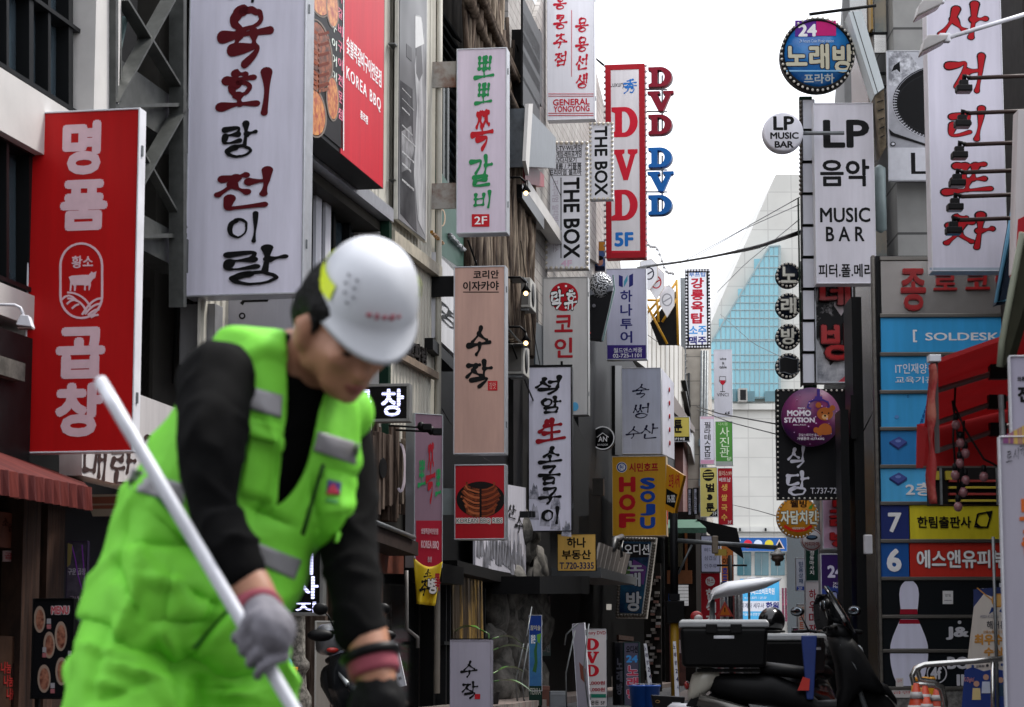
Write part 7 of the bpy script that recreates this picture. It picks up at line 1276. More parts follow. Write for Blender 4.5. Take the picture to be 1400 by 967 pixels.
# yellow and blue crates by the worker's hand
for rc, c, lab in (((386, 912, 404, 990), (200, 130, 20), 'yellow plastic bin standing behind the worker\'s gloved hand'), ((384, 898, 400, 912), (30, 80, 150), 'blue cap lying on the yellow bin')):
    q = Pl(gnd(395, 20), 0); t = T('bin' if c[0] > 100 else 'cap', lab, 'bin' if c[0] > 100 else 'cap', q); x0, z1 = t.xz((rc[0], rc[1])); x1, z0 = t.xz((rc[2], rc[3])); z0 = max(z0, 0)
    if c[0] > 100: t.part('body', MB().loft([[(x0 + k, -.05 - k, z), (x1 - k, -.05 - k, z), (x1 - k, .12, z), (x0 + k, .12, z)] for k, z in ((.015, z0), (0, z1 - .03), (-.005, z1 - .03), (-.005, z1))]), M('bin_yellow', c, .4), .005)
    else: t.part('crown', MB().ball(((x0 + x1) / 2, .03, z0 + .0), (x1 - x0) / 2, .08, z1 - z0), M('cap_blue', c, .6)); t.part('peak', MB().box(x0, x1, -.1, -.04, z0, z0 + .01), M('cap_blue', c))
# ================================================================== right foreground
def cloth_glow(m, f):          # thin canvas lets daylight through
    t = m.node_tree; b = t.nodes['Principled BSDF']; o = [n for n in t.nodes if n.type == 'OUTPUT_MATERIAL'][0]
    tr = t.nodes.new('ShaderNodeBsdfTranslucent'); mx_ = t.nodes.new('ShaderNodeMixShader'); mx_.inputs[0].default_value = f
    src = b.inputs['Base Color']
    if src.is_linked: t.links.new(src.links[0].from_socket, tr.inputs[0])
    else: tr.inputs[0].default_value = src.default_value
    t.links.new(b.outputs[0], mx_.inputs[1]); t.links.new(tr.outputs[0], mx_.inputs[2]); t.links.new(mx_.outputs[0], o.inputs[0])
# red stall canopy
d = 15; q = Pl(P(1335, 905, d), 0); q.o.z = 0; t = T('stall_canopy', 'red canvas stall canopy with grey ribs and a white capped front post at the right', 'canopy', q); RC = M('canopy_red', (160, 16, 20), .75, 0, .12, 3); RC.node_tree and cloth_glow(RC, .12); RIB_ = M('rib_grey', (100, 76, 76), .5); 
a0, b0 = t.xz((1272, 494)), t.xz((1420, 440)); zl, zr = a0[1], b0[1]
D2 = 2.4; c0 = t.xz((1263, 588), D2); c1 = t.xz((1420, 560), D2)
t.part('roof', MB().add([(a0[0], 0, zl), (b0[0] + .3, 0, zr + .1), (b0[0] + .3, D2, c1[1]), (c0[0], D2, c0[1]), (a0[0], 0, zl - .03), (b0[0] + .3, 0, zr + .07), (b0[0] + .3, D2, c1[1] - .03), (c0[0], D2, c0[1] - .03)], [(3, 2, 1, 0), (0, 1, 5, 4), (0, 4, 7, 3)]), RC)
k0 = t.xz((1255, 580), D2); k1 = t.xz((1420, 637), D2); t.part('back_sheet', MB().add([(k0[0], D2 + .02, k0[1]), (b0[0] + .3, D2 + .02, c1[1]), (b0[0] + .3, D2 + .02, k1[1]), (k0[0] - .01, D2 + .02, k1[1]), (k0[0], D2 + .04, k0[1]), (b0[0] + .3, D2 + .04, c1[1]), (b0[0] + .3, D2 + .04, k1[1]), (k0[0] - .01, D2 + .04, k1[1])], [(3, 2, 1, 0), (0, 4, 7, 3)]), RC)
for k, (xa, ya, xb, yb, dy) in enumerate(((1281, 534, 1420, 492, .85), (1276, 580, 1420, 530, 1.6), (1280, 617, 1420, 568, 2.3))):
    p, r_ = t.xz((xa, ya), dy), t.xz((xb, yb), dy); t.part('rib', MB().tube([(p[0], dy, p[1]), (r_[0], dy, r_[1])], .022, 6), RIB_); f = .6; t.part('rib_joint', MB().box(p[0] + (r_[0] - p[0]) * f - .06, p[0] + (r_[0] - p[0]) * f + .06, dy - .04, dy + .04, p[1] + (r_[1] - p[1]) * f - .05, p[1] + (r_[1] - p[1]) * f + .05), BLK)
x, z = t.xz((1274, 490)); t.part('front_post', MB().box(x + .005, x + .03, -.04, .0, t.xz((0, 620))[1], z), M('post_grey', (78, 70, 70), .5)); t.part('post_cap', MB().box(x - .03, x + .045, -.08, .02, z - .03, z + .015), WHT, .004)
FLAPM = MIX('flap_print', (140, 26, 26), (168, 96, 80), 5, .48, .64, .6); mb = MB(); mb.smooth = True; n = 24; v = []
for i in range(n + 1): f = i / n; y = 500 + 190 * f; w_ = 7 + 2 * math.sin(f * 20); c = t.xz((1268 - 2 * f + 2 * math.sin(f * 14), y)); e = t.xz((1268 + w_ + 2 * math.sin(f * 9), y)); v += [(c[0], -.05 + .02 * math.sin(f * 17), c[1]), (e[0], -.1, e[1])]
mb.add(v, [(2 * i, 2 * i + 1, 2 * i + 3, 2 * i + 2) for i in range(n)]); fl = t.part('side_flap', mb, FLAPM); m_ = fl.modifiers.new('thick', 'SOLIDIFY'); m_.thickness = .004
t.part('leg', MB().tube([(x + .03, -.03, 0), (x + .03, -.03, t.xz((0, 622))[1])], .014), GALV) if False else None
for px_ in (1378, 1392): t.part('leg', MB().tube([(t.xz((px_, 600), .2)[0], .2, 0), (t.xz((px_ - 8, 600), .2)[0], .2, t.xz((0, 540), .2)[1])], .02), GALV)
t.part('fringe', MB().prism([t.xz(p, .6) for p in ((1254, 580), (1268, 585), (1262, 640), (1253, 640))], .6, .62), RC)
# awning edge above it
q = Pl(P(1390, 500, 12), -R(60)); t = T('awning', 'greenish edge of a dark awning hanging at the far right above the red canopy', 'awning', q); t.part('canvas', MB().prism([t.xz(p) for p in ((1400, 320), (1372, 470), (1369, 502), (1376, 498), (1400, 420), (1460, 400), (1460, 300))], 0, .05), M('awning_olive', (66, 66, 52), .7, 0, .3, 4)); t.part('hem', MB().tube([Vector((t.xz(p)[0], -.01, t.xz(p)[1])) for p in ((1400, 318), (1372, 468), (1369, 502))], .018), M('hem_pale', (130, 134, 116), .6))
q = Pl(P(1390, 300, 26), 0); t = T('shop_sign', 'dark blue framed sign seen nearly edge on at the right edge', 'sign', q); t.part('cabinet', MB().prism([t.xz(p) for p in ((1388, 270), (1408, 290), (1408, 405), (1362, 416))], 0, .2), M('edge_navy', (40, 54, 74), .4)); t.part('edge', MB().tube([Vector((t.xz(p)[0], -.02, t.xz(p)[1])) for p in ((1388, 270), (1362, 414), (1405, 404))], .03), M('edge_blue', (80, 140, 170), .4))
q = Pl(P(1395, 180, 24), 0); t = T('shop_sign', 'red and white sign edge just inside the right edge of the photo', 'sign', q); t.part('cabinet', MB().prism([t.xz(p) for p in ((1392, 150), (1412, 150), (1412, 370), (1386, 372))], 0, .25), V(186, 180, 180)); t.part('band', MB().prism([t.xz(p, -.01) for p in ((1392, 300), (1412, 290), (1412, 372), (1387, 374))], -.01, .24), V(160, 24, 34))
# light string with bulbs
q = Pl(P(1330, 905, 15.6), 0); q.o.z = 0; t = T('light_string', 'strings of unlit pinkish bulbs hanging under the red canopy', 'light string', q); PB_ = M('pink_bulb', (132, 88, 92), .25, 0, .1, 6)
WR = [[(1302, 548), (1306, 575), (1312, 620), (1308, 690)], [(1302, 548), (1318, 585), (1345, 628), (1378, 645)], [(1306, 530), (1303, 600), (1307, 650)], [(1318, 575), (1316, 640), (1312, 670)]]
for wr in WR: t.part('wire', MB().tube([Vector((t.xz(p)[0], 0, t.xz(p)[1])) for p in wr], .008, 5), BLK)
for x, y in ((1307, 581), (1313, 606), (1320, 620), (1306, 650), (1345, 652), (1320, 657), (1317, 673), (1310, 693), (1312, 634), (1373, 668)):
    bx, bz = t.xz((x, y)); o = t.part('bulb', MB().ball((bx, 0, bz), .03, .03, .034), PB_); MB().lathe([(.006, .06), (.016, .055), (.02, .02), (.01, .01)], (bx, 0, bz + .02), 10).obj('socket', o, BLK)
# banners at the right edge
s = sign((1371, 596, 1440, 1010), 'tall white banner board with orange lettering at the right edge', V(150, 146, 158), d=11, yaw=-R(6), rim=WHT, t=.08, rw=.006, name='standing_banner', cat='banner')
s.brush('로시카', [(1375, 617, 1384, 633), (1385, 612, 1393, 628), (1394, 606, 1402, 624)], K1, .1); s.text('노', (1393, 682, 1420, 712), INK(180, 90, 40), .05); s.text('촌', (1396, 720, 1424, 760), INK(180, 90, 40), .05); s.poly([(1371.5, 597), (1440, 560), (1440, 610), (1371.5, 606)], MIX('candy_stripe', (120, 60, 110), (190, 160, 70), 6, .45, .55, .5, (3, .1, .1)))
s = sign((1381, 486, 1440, 608), 'pale rounded sign with black lettering at the right edge under the olive awning', V(150, 146, 162), d=11.5, yaw=-R(6), rim=WHT, t=.08, rw=.006); s.text('의류', (1391, 515, 1402, 522), K1, .03); s.text('전', (1391, 528, 1410, 550), K1, .06)
# award banner
q = Pl(gnd(1350, 26), -R(3)); t = T('standing_banner', 'pale award banner with gold lettering, a medal and a blue lower part, before the directory', 'banner', q)
t.part('sheet', MB().prism([t.xz(p) for p in ((1332, 830), (1346, 812), (1390, 830), (1390, 990), (1313, 990))], 0, .04), V(176, 168, 160)); t.part('blue_top', MB().prism([t.xz(p, .045) for p in ((1331, 806), (1400, 800), (1400, 860), (1331, 840))], .045, .06), V(34, 44, 84)); t.poly([(1319, 916), (1330, 912), (1345, 918), (1360, 914), (1390, 922), (1390, 988), (1313, 988)], V(30, 50, 110))
GOLD = INK(170, 120, 56); t.disc(1365, 821, 9.5, GOLD); t.disc(1365, 821, 7.5, INK(186, 144, 84)); t.poly([(1356, 830), (1352, 840), (1358, 836), (1360, 832)], INK(30, 50, 100)); t.poly([(1370, 830), (1373, 840), (1366, 836)], INK(30, 50, 100)); t.stroke([(1336, 804), (1358, 822)], 1.5, GOLD)
t.text('ASDI K-Digital Training', (1340, 841, 1382, 846), INK(120, 120, 130), 0); t.text('해커톤', (1349, 849, 1376, 860), INK(60, 60, 66), .02); t.text('고용노동부 장관상', (1344, 862, 1376, 866), GOLD, 0); t.text('최우수상', (1332, 867, 1386, 882), GOLD, .06); t.text('수상', (1345, 885, 1373, 897), GOLD, .06)
for k in range(3): t.disc(1330 + k * 20, 911 - k, 2, (INK(40, 60, 110), INK(60, 60, 66), INK(40, 60, 110))[k], n=12); t.text('교육부', (1334 + k * 20, 909 - k, 1346 + k * 20, 913 - k), INK(70, 70, 80), 0)
for k, (x, y) in enumerate(((1335, 935), (1348, 926), (1368, 930))): t.disc(x, y, 4, INK(170, 130, 110), n=14); t.poly([(x - 6, y + 22), (x - 5, y + 6), (x + 5, y + 6), (x + 6, y + 22)], (INK(190, 170, 120), INK(170, 176, 190), INK(40, 60, 80))[k], 'figure')
t.text('K-Digital', (1318, 926, 1332, 934), INK(190, 130, 130), 0, shear=.2); t.part('pole', MB().tube([(t.xz((1356, 700))[0], -.05, 0), (t.xz((1356, 700))[0], -.05, t.xz((0, 738))[1])], .018), GALV); t.part('pole', MB().tube([(t.xz((1376, 700))[0], -.08, 0), (t.xz((1370, 700))[0], -.08, t.xz((0, 690))[1])], .016), RIB_)
# steel railing
q = Pl(gnd(1310, 24), -R(2)); t = T('railing', 'stainless steel hand rail with rounded ends in front of the bowling print', 'railing', q)
def rt(pts, dy, r=.03): return MB().tube([Vector((t.xz(p)[0], dy, t.xz(p)[1])) for p in pts], r, 10)
t.part('rail', rt(((1420, 896), (1330, 904), (1262, 909), (1250, 914), (1245, 924), (1247, 934), (1256, 936), (1275, 937), (1284, 942), (1288, 955), (1289, 1000)), -.1), STEEL); t.part('rail', rt(((1262, 909), (1258, 918), (1262, 930), (1280, 933), (1292, 940), (1296, 960), (1296, 1000)), .2), STEEL)
for x in (1385, 1355): t.part('post', rt(((x, 900), (x, 1010)), -.1, .022), STEEL)
# cones
CO = M('cone_orange', (196, 64, 30), .45, 0, .12, 6); CW = M('cone_white', (190, 186, 184), .4)
def cone(x, y, d, label, k=1):
    q = Pl(gnd(x, d), 0); t = T('traffic_cone', label, 'traffic cone', q, 'traffic cones by the railing'); H_ = t.xz((x, y))[1]; r = lambda z: .03 + (.16 - .03) * (1 - z / H_)
    t.part('cone', MB().lathe([(.01, H_), (.025, H_), (r(.04), .04), (.01, .04)], n=22), CO); t.part('base', MB().box(-.2, .2, -.2, .2, 0, .04), CO, .01)
    for a, b in ((.45, .6), (.72, .84)): t.part('white_band', MB().lathe([(r(H_ * a) + .001, H_ * a), (r(H_ * a) + .004, H_ * a), (r(H_ * b) + .004, H_ * b), (r(H_ * b) + .001, H_ * b)], n=22), CW)
cone(1252, 934, 23.4, 'leftmost orange traffic cone with white bands'); cone(1264, 938, 23.8, 'middle orange traffic cone, half behind the leftmost one'); cone(1280, 940, 24.6, 'rightmost orange traffic cone beside the rail post'); cone(1266, 953, 22.8, 'lowest orange traffic cone in front of the other three')
q = Pl(gnd(1262, 25.5), 0); t = T('safety_bollard', 'yellow plastic road marker with a knobbly top behind the orange cones', 'road marker', q); h = t.xz((1262, 925))[1]
t.part('body', MB().lathe([(.01, 0), (.16, 0), (.13, h - .06), (.01, h - .05)], n=18), M('marker_yellow', (200, 140, 20), .45))
for k in range(14): a = k * 2.4; r_ = .03 + .085 * ((k % 7) / 7); t.part('knob', MB().ball((r_ * math.cos(a), r_ * math.sin(a), h - .03), .028), M('marker_yellow', (200, 140, 20)))
# awning row seen between canopy and directory
q = Pl(P(1320, 905, 29.5), 0); q.o.z = 0; t = T('stall_rack', 'dark stall rack with yellow and red striped bars under the red canopy', 'rack', q)
t.rect((1272, 640), (1420, 690), .1, .4, M('rack_back', (38, 36, 36), .6), 'back'); 
for k in range(4): t.rect((1298, 656 + k * 9), (1400, 659 + k * 9), .0, .09, M('bar_yellow', (180, 160, 40), .5) if k % 2 else M('bar_red', (150, 40, 34), .5), 'bar')
for x in (1276, 1293): t.rect((x, 644), (x + 9, 656), .02, .09, M('bar_yellow', (180, 160, 40)), 'patch')
for x in (1285, 1362, 1368): t.rect((x, 640), (x + 4, 690), -.05, .0, GALV, 'upright')
# ================================================================== the worker
D0 = 4.33
def W(px, py, dy=0): return P(px, py, D0 + dy)
K0 = FPX / D0
def vox(mb, voxel, smooth=4, fac=.5):
    """one closed skin grown over overlapping shapes"""
    me = mb.data('tmp'); o = bpy.data.objects.new('tmp', me); _ts.collection.objects.link(o)
    m = o.modifiers.new('r', 'REMESH'); m.mode = 'VOXEL'; m.voxel_size = voxel; m.use_smooth_shade = True
    s_ = o.modifiers.new('s', 'SMOOTH'); s_.factor = fac; s_.iterations = smooth
    vl = _ts.view_layers[0]; vl.update(); r = bpy.data.meshes.new_from_object(o.evaluated_get(vl.depsgraph))
    bpy.data.objects.remove(o); bpy.data.meshes.remove(me); r.polygons.foreach_set('use_smooth', [True] * len(r.polygons)); return r
def wobj(name, me, mat, parent):
    me.materials.clear(); me.materials.append(mat); o = bpy.data.objects.new(name, me); COL.objects.link(o); o.parent = parent; return o
def limb(mb, pts, rs, n=16, flat=1.0):
    """tapering tube with round ends through world points"""
    P_ = [Vector(p) for p in pts]; q = []; rr = []
    for i in range(len(P_) - 1):
        p0, p1, p2, p3 = P_[max(i - 1, 0)], P_[i], P_[i + 1], P_[min(i + 2, len(P_) - 1)]
        for k in range(6): t = k / 6; q.append(.5 * (2 * p1 + (p2 - p0) * t + (2 * p0 - 5 * p1 + 4 * p2 - p3) * t * t + (3 * p1 - p0 - 3 * p2 + p3) * t ** 3)); rr.append(rs[i] + (rs[i + 1] - rs[i]) * t)
    q.append(P_[-1]); rr.append(rs[-1])
    mb.tube(q, rr, n); mb.ball(q[0], rr[0], n=n, m=10); mb.ball(q[-1], rr[-1], n=n, m=10); return mb
def trunk(mb, rings, n=28, e=.8):
    """elliptical sections: centre pixel, depth, half width in pixels along an image direction, half thickness in metres"""
    out = []
    for (cx, cy, dy, hw, ang, th, yaw) in rings:
        c = W(cx, cy, dy); a = R(ang); A = Vector((math.cos(a), 0, -math.sin(a))) * (hw / K0); Yw = R(yaw)
        A = Vector((A.x * math.cos(Yw), A.x * math.sin(Yw), A.z)) ; B = Vector((-math.sin(Yw), math.cos(Yw), 0)) * th; rg = []
        for k in range(n):
            t = 2 * math.pi * k / n; cc, ss = math.cos(t), math.sin(t); rg.append(c + A * math.copysign(abs(cc) ** e, cc) + B * math.copysign(abs(ss) ** e, ss))
        out.append(rg)
    return mb.loft(out)
def displace(me, fn):
    n = len(me.vertices); co = np.empty(n * 3); me.vertices.foreach_get('co', co); co = co.reshape(-1, 3); no = np.empty(n * 3); me.vertices.foreach_get('normal', no); no = no.reshape(-1, 3)
    d = np.array([fn(Vector(c)) for c in co]); me.vertices.foreach_set('co', (co + no * d[:, None]).ravel()); me.update()
def folds(lines, amp=.006, sc=9, seed=0, stretch=(1, 1, 1)):
    """cloth folds: soft noise plus ridges along given image lines (x0,y0,x1,y1,half width px,height m)"""
    def f(c):
        q = Vector((c.x * stretch[0], c.y * stretch[1], c.z * stretch[2])) * sc + Vector((seed, 0, 0)); h = amp * (noise.noise(q) + .5 * noise.noise(q * 2.3) + 1.3 * max(0, 1 - 6 * abs(noise.noise(q * .8 + Vector((3, 5, 7)))))- .25)
        x, y = PX(c)
        for (x0, y0, x1, y1, wd, am) in lines:
            dx, dy = x1 - x0, y1 - y0; L2 = dx * dx + dy * dy; t = ((x - x0) * dx + (y - y0) * dy) / L2; tt = min(1, max(0, t)); d = math.hypot(x - x0 - tt * dx, y - y0 - tt * dy) / wd
            if d < 2.5: h += 1.5 * am * math.exp(-1.5 * d ** 1.25) * (math.sin(math.pi * min(1, max(0, .08 + .84 * tt))))
        return h
    return f
SKIN = MIX('skin', (150, 104, 80), (168, 120, 94), 9, .35, .65, .5); HAIR = M('black_hair', (16, 14, 14), .5, 0, .3, 40, bump=.4)
GREEN = M('hi_vis_green', (118, 208, 52), .7, 0, .08, 7, 1.0, bump=.06, bsc=60); SHIRT = M('black_knit', (10, 10, 12), .95, 0, .15, 20, bump=.1, bsc=200); REFL = M('reflective_tape', (142, 140, 144), .35, .25, .12, 12)
ro = empty('person', (W(250, 900, .02).x, D0 + .02, 0)); tag(ro, 'worker in white hard hat and lime green vest and trousers, bending over a pole', 'person')
inv = Matrix.Translation(-ro.location)
def wpart(name, me, mat, parent=None): me.transform(inv); return wobj(name, me, mat, parent or ro)
# joints
RS, RE, RW_, RH = W(294, 520, -.15), W(291, 690, -.27), W(349, 812, -.33), W(356, 850, -.34)
LS, LE, LW, LH = W(462, 590, .1), W(474, 735, .04), W(506, 894, -.06), W(520, 940, -.08)
HC = W(472, 452, -.12); NB = W(405, 500, -.02)
fh = Vector((math.cos(R(56)), -math.sin(R(56)), 0)); pit = R(38); HF = (fh * math.cos(pit) + Vector((0, 0, -1)) * math.sin(pit)).normalized(); HU = (fh * math.sin(pit) + Vector((0, 0, 1)) * math.cos(pit)).normalized(); HR = HF.cross(HU).normalized()
HS = .9
def Hd(f, r, u): return HC + (HF * f + HR * r + HU * u) * HS
# body: one skin from crown to feet
b = MB()
b.ball(Hd(-.015, 0, .04), .086, .072, .078, 20, 14, (HF, HR, HU))
for sec in (((.05, -.03), .052, .06, .07), ((.055, -.075), .045, .05, .045), ((.02, -.03), .07, .066, .08)): b.ball(Hd(sec[0][0], 0, sec[0][1]), sec[1], sec[2], sec[3], 16, 12, (HF, HR, HU))
b.ball(Hd(.088, 0, -.095), .022, .024, .02, 12, 8, (HF, HR, HU))
for r_ in (-1, 1): b.ball(Hd(.07, r_ * .036, -.02), .03, .03, .026, 12, 8, (HF, HR, HU)); b.ball(Hd(-.0, r_ * .062, -.055), .03, .014, .04, 12, 8, (HF, HR, HU))
limb(b, [Hd(.08, 0, .02), Hd(.108, 0, -.022), Hd(.116, 0, -.034)], [.013, .014, .017], 10); b.ball(Hd(.1, 0, -.062), .014, .024, .007, 10, 6, (HF, HR, HU)); b.ball(Hd(.098, 0, -.073), .014, .021, .007, 10, 6, (HF, HR, HU))
for r_ in (-1, 1): b.ball(Hd(-.012, r_ * .088, -.018), .024, .012, .036, 12, 8, (HF, HR, HU)); b.ball(Hd(-.016, r_ * .096, -.004), .02, .008, .02, 10, 6, (HF, HR, HU)); b.ball(Hd(.104, r_ * .014, -.036), .01, .009, .009, 8, 6, (HF, HR, HU))
limb(b, [Hd(-.03, 0, -.04), Hd(-.06, 0, -.11), NB], [.062, .062, .07])
trunk(b, [(400, 505, 0, 60, 25, .07, 25), (372, 580, 0, 92, 22, .076, 25), (335, 660, 0, 86, 20, .076, 25), (290, 745, 0, 92, 20, .1, 25), (250, 830, 0, 80, 18, .085, 20), (236, 880, 0, 70, 14, .08, 15)])
limb(b, [RS, RE, RW_, RH], [.045, .034, .036, .034]); limb(b, [LS, LE, LW, LH], [.05, .046, .04, .034])
KR, AR, KL, AL = W(168, 1120, -.08), W(172, 1395, .06), W(335, 1130, -.04), W(352, 1385, .1)
limb(b, [W(200, 890, -.06), KR, AR], [.07, .06, .042]); limb(b, [W(300, 890, .08), KL, AL], [.07, .06, .042])
me = vox(b, .0075, 5); body = wpart('body', me, SKIN)
bmw = MB()
# eyes, brows, lips
for r_ in (-1, 1):
    e = MB().ball(Hd(.086, r_ * .033, -.004), .011, .014, .007, 12, 8, (HF, HR, HU)).data('eye'); wpart('eye', e, M('eye_lid', (60, 40, 34), .4)); br = MB(); limb(br, [Hd(.092, r_ * .018, .016), Hd(.09, r_ * .036, .021), Hd(.078, r_ * .052, .016)], [.004, .005, .003], 8); wpart('eyebrow', br.data('brow'), HAIR)
lp = MB(); limb(lp, [Hd(.1, -.02, -.068), Hd(.113, 0, -.066), Hd(.1, .02, -.068)], [.004, .007, .004], 8); limb(lp, [Hd(.1, -.018, -.073), Hd(.111, 0, -.076), Hd(.1, .018, -.073)], [.004, .007, .004], 8); wpart('lips', lp.data('lips'), M('lip', (130, 70, 62), .45))
# hair: skull cap, nape and sideburns
h = MB(); h.ball(Hd(-.042, 0, .042), .09, .08, .084, 20, 14, (HF, HR, HU)); h.ball(Hd(-.085, 0, -.0), .055, .074, .07, 18, 12, (HF, HR, HU)); h.ball(Hd(-.085, 0, -.045), .032, .055, .035, 14, 10, (HF, HR, HU))
for r_ in (-1, 1): h.ball(Hd(-.012, r_ * .062, .045), .046, .02, .034, 16, 10, (HF, HR, HU)); limb(h, [Hd(-.01, r_ * .074, .04), Hd(.008, r_ * .078, .015), Hd(.014, r_ * .079, -.012)], [.02, .01, .004], 8)
me = vox(h, .006, 3); displace(me, lambda c: .003 * noise.noise(c * 90)); wpart('hair', me, HAIR)
# hard hat, tipped further forward than the head
fh = Vector((math.cos(R(68)), -math.sin(R(68)), 0)); hp = R(42); TF = (fh * math.cos(hp) - Vector((0, 0, 1)) * math.sin(hp)); TU = (fh * math.sin(hp) + Vector((0, 0, 1)) * math.cos(hp)); TR = TF.cross(TU)
TC = W(501, 412, -.13)
def Ht(f, r, u): return TC + (TF * f + TR * r + TU * u) * .96
HATM = M('hat_white', (200, 203, 210), .32, 0, .03, 5); hat = MB(); rings = []
for j in range(15):
    t = (j / 14) * math.pi / 2; s_, u = math.cos(t) ** .8, math.sin(t)
    rings.append([Ht(.114 * max(s_, .02) * math.cos(a), .097 * max(s_, .02) * math.sin(a), .122 * u) for a in [2 * math.pi * k / 40 for k in range(40)]])
base_ = [[Ht((.116 + .04 * max(0, math.cos(a)) ** 1.5 + .004) * math.cos(a), (.1 + .004) * math.sin(a), -.02 - .016 * max(0, math.cos(a)) ** 2) for a in [2 * math.pi * k / 40 for k in range(40)]], [Ht((.116 + .038 * max(0, math.cos(a)) ** 1.5) * math.cos(a), .1 * math.sin(a), -.012 - .014 * max(0, math.cos(a)) ** 2) for a in [2 * math.pi * k / 40 for k in range(40)]]]
inner = [[Ht(.106 * math.cos(a), .09 * math.sin(a), -.018) for a in [2 * math.pi * k / 40 for k in range(40)]]]
hat.loft(inner + base_ + rings); hatme = hat.data('hard_hat'); fixn(hatme)
wpart('hard_hat', hatme, HATM); hato = bpy.data.objects[[o.name for o in ro.children if o.name.startswith('hard_hat')][0]]
def on_hat(a, t, lift=.004): s_, u = math.cos(t) ** .8, math.sin(t); return Ht((.114 * s_ + lift) * math.cos(a), (.097 * s_ + lift) * math.sin(a), .122 * u + lift * u)
mb = MB(); mb.smooth = True
for j in range(16): a = R(66 + 228 * j / 15); mb.v += [tuple(on_hat(a, R(12))), tuple(on_hat(a, R(27)))]
mb.f = [(2 * j, 2 * j + 2, 2 * j + 3, 2 * j + 1) for j in range(15)]; mb.mi = [0] * 15; mb.sm = [True] * 15; me = mb.data('hat_strip'); wpart('hat_strip', me, M('hi_vis_yellow', (214, 232, 20), .5, 0, 0), hato)
mb.v = []; 
for j in range(16): a = R(-95 - 170 * j / 15)
SGN = 1 if (Ht(0, 1, 0) - Ht(0, 0, 0)).x > 0 else -1     # which side of the hat faces the camera
for sd_ in (1,):
    for q_, (aa, tt) in enumerate(((58, 44), (44, 44), (56, 36), (43, 36), (52, 28), (40, 28), (45, 21))):
        c = on_hat(R(aa) * sd_, R(tt)); nn = (c - Ht(0, 0, .03)).normalized(); u1 = nn.cross(Vector((0, 0, 1))).normalized(); u2 = nn.cross(u1); wpart('vent_hole', MB().ball(c, .0034, .0034, .0012, 10, 6, (u1, u2, nn)).data('vent'), M('vent_dark', (110, 112, 120), .6), hato)
lg = MB()
for j in range(5):
    c = on_hat(R(-30 + 9 * j + 12), R(18), .002); nn = (c - Ht(0, 0, .02)).normalized(); u1 = TU; u2 = nn.cross(u1).normalized(); lg.ball(c, .008 if j % 2 else .005, .006 - .002 * (j % 3 == 0), .0015, 8, 6, (u1, u2, nn))
wpart('hat_emblem', lg.data('emblem'), M('emblem_red', (176, 96, 108), .5, 0, 0), hato)
# black shirt: chest, collar, sleeves
s_ = MB(); trunk(s_, [(412, 478, -.01, 40, 30, .066, 25), (398, 506, 0, 72, 28, .08, 25), (372, 580, 0, 104, 22, .088, 25), (340, 655, 0, 98, 20, .088, 25), (300, 740, 0, 92, 20, .09, 25)])
limb(s_, [RS + Vector((.0, .02, .0)), W(290, 600, -.23), RE, W(313, 746, -.31), W(331, 780, -.325)], [.074, .06, .046, .042, .04]); limb(s_, [LS, W(474, 670, .07), LE, W(486, 812, -.02), W(494, 866, -.04)], [.068, .06, .058, .05, .048])
me = vox(s_, .0075, 5); displace(me, folds([(262, 640, 330, 700, 10, .007), (270, 690, 345, 690, 8, -.006), (285, 560, 250, 620, 12, .006), (300, 730, 365, 745, 7, .006), (455, 700, 505, 740, 10, .006), (470, 780, 520, 790, 8, .005)], .004, 12)); wpart('shirt', me, SHIRT)
# vest: shell over the chest, open down the front
v = MB(); trunk(v, [(400, 476, .0, 40, 28, .08, 25), (390, 510, 0, 104, 30, .1, 25), (370, 585, 0, 131, 23, .12, 25), (338, 652, 0, 135, 20, .122, 25), (294, 725, 0, 132, 18, .124, 25), (268, 790, 0, 131, 21, .135, 22), (246, 850, 0, 131, 19, .142, 20), (237, 880, 0, 133, 16, .146, 17)])
for p_, r_ in (((338, 490), .05), ((290, 506), .045), ((470, 566), .052), ((425, 525), .05)): v.ball(W(*p_, -.02 if p_[0] < 400 else .04), r_)
v.ball(W(225, 815, -.1), .105, .09, .1); v.ball(W(440, 676, .02), .062, .085, .1); v.ball(W(320, 850, -.08), .075, .07, .1)
me = vox(v, .006, 4)
displace(me, folds([(160, 840, 215, 905, 12, .016), (205, 905, 285, 885, 14, .016), (285, 885, 345, 820, 12, .012), (170, 745, 300, 745, 7, -.006), (190, 790, 250, 800, 10, .01), (150, 760, 195, 850, 12, -.012), (205, 700, 330, 800, 5, -.012), (345, 800, 265, 890, 5, -.016), (215, 640, 160, 720, 10, .01), (360, 560, 390, 640, 10, .007), (375, 640, 345, 720, 12, -.008), (440, 700, 480, 690, 10, .008), (420, 640, 440, 740, 8, -.007), (220, 850, 240, 890, 9, .012), (180, 800, 170, 880, 9, .01), (235, 770, 225, 860, 10, -.009), (300, 800, 260, 850, 9, .009), (180, 700, 150, 800, 14, -.012), (200, 730, 185, 830, 9, .012), (240, 720, 320, 770, 9, .012), (250, 800, 300, 830, 9, -.014), (210, 850, 290, 850, 8, -.012), (330, 690, 400, 720, 9, -.01)], .0065, 7, 3))
OPEN = [(393, 440), (388, 457), (392, 500), (391, 532), (386, 607), (379, 683), (372, 698), (381, 692), (405, 667), (418, 642), (427, 607), (435, 567), (444, 536), (452, 530), (440, 470), (430, 440)]
def inside(p, poly):
    x, y = p; c = False
    for (x0, y0), (x1, y1) in zip(poly, poly[1:] + poly[:1]):
        if (y0 > y) != (y1 > y) and x < (x1 - x0) * (y - y0) / (y1 - y0) + x0: c = not c
    return c
import bmesh
bm = bmesh.new(); bm.from_mesh(me); kill = []
RS_c = W(292, 530, -.18); LS_c = W(500, 610, .12)
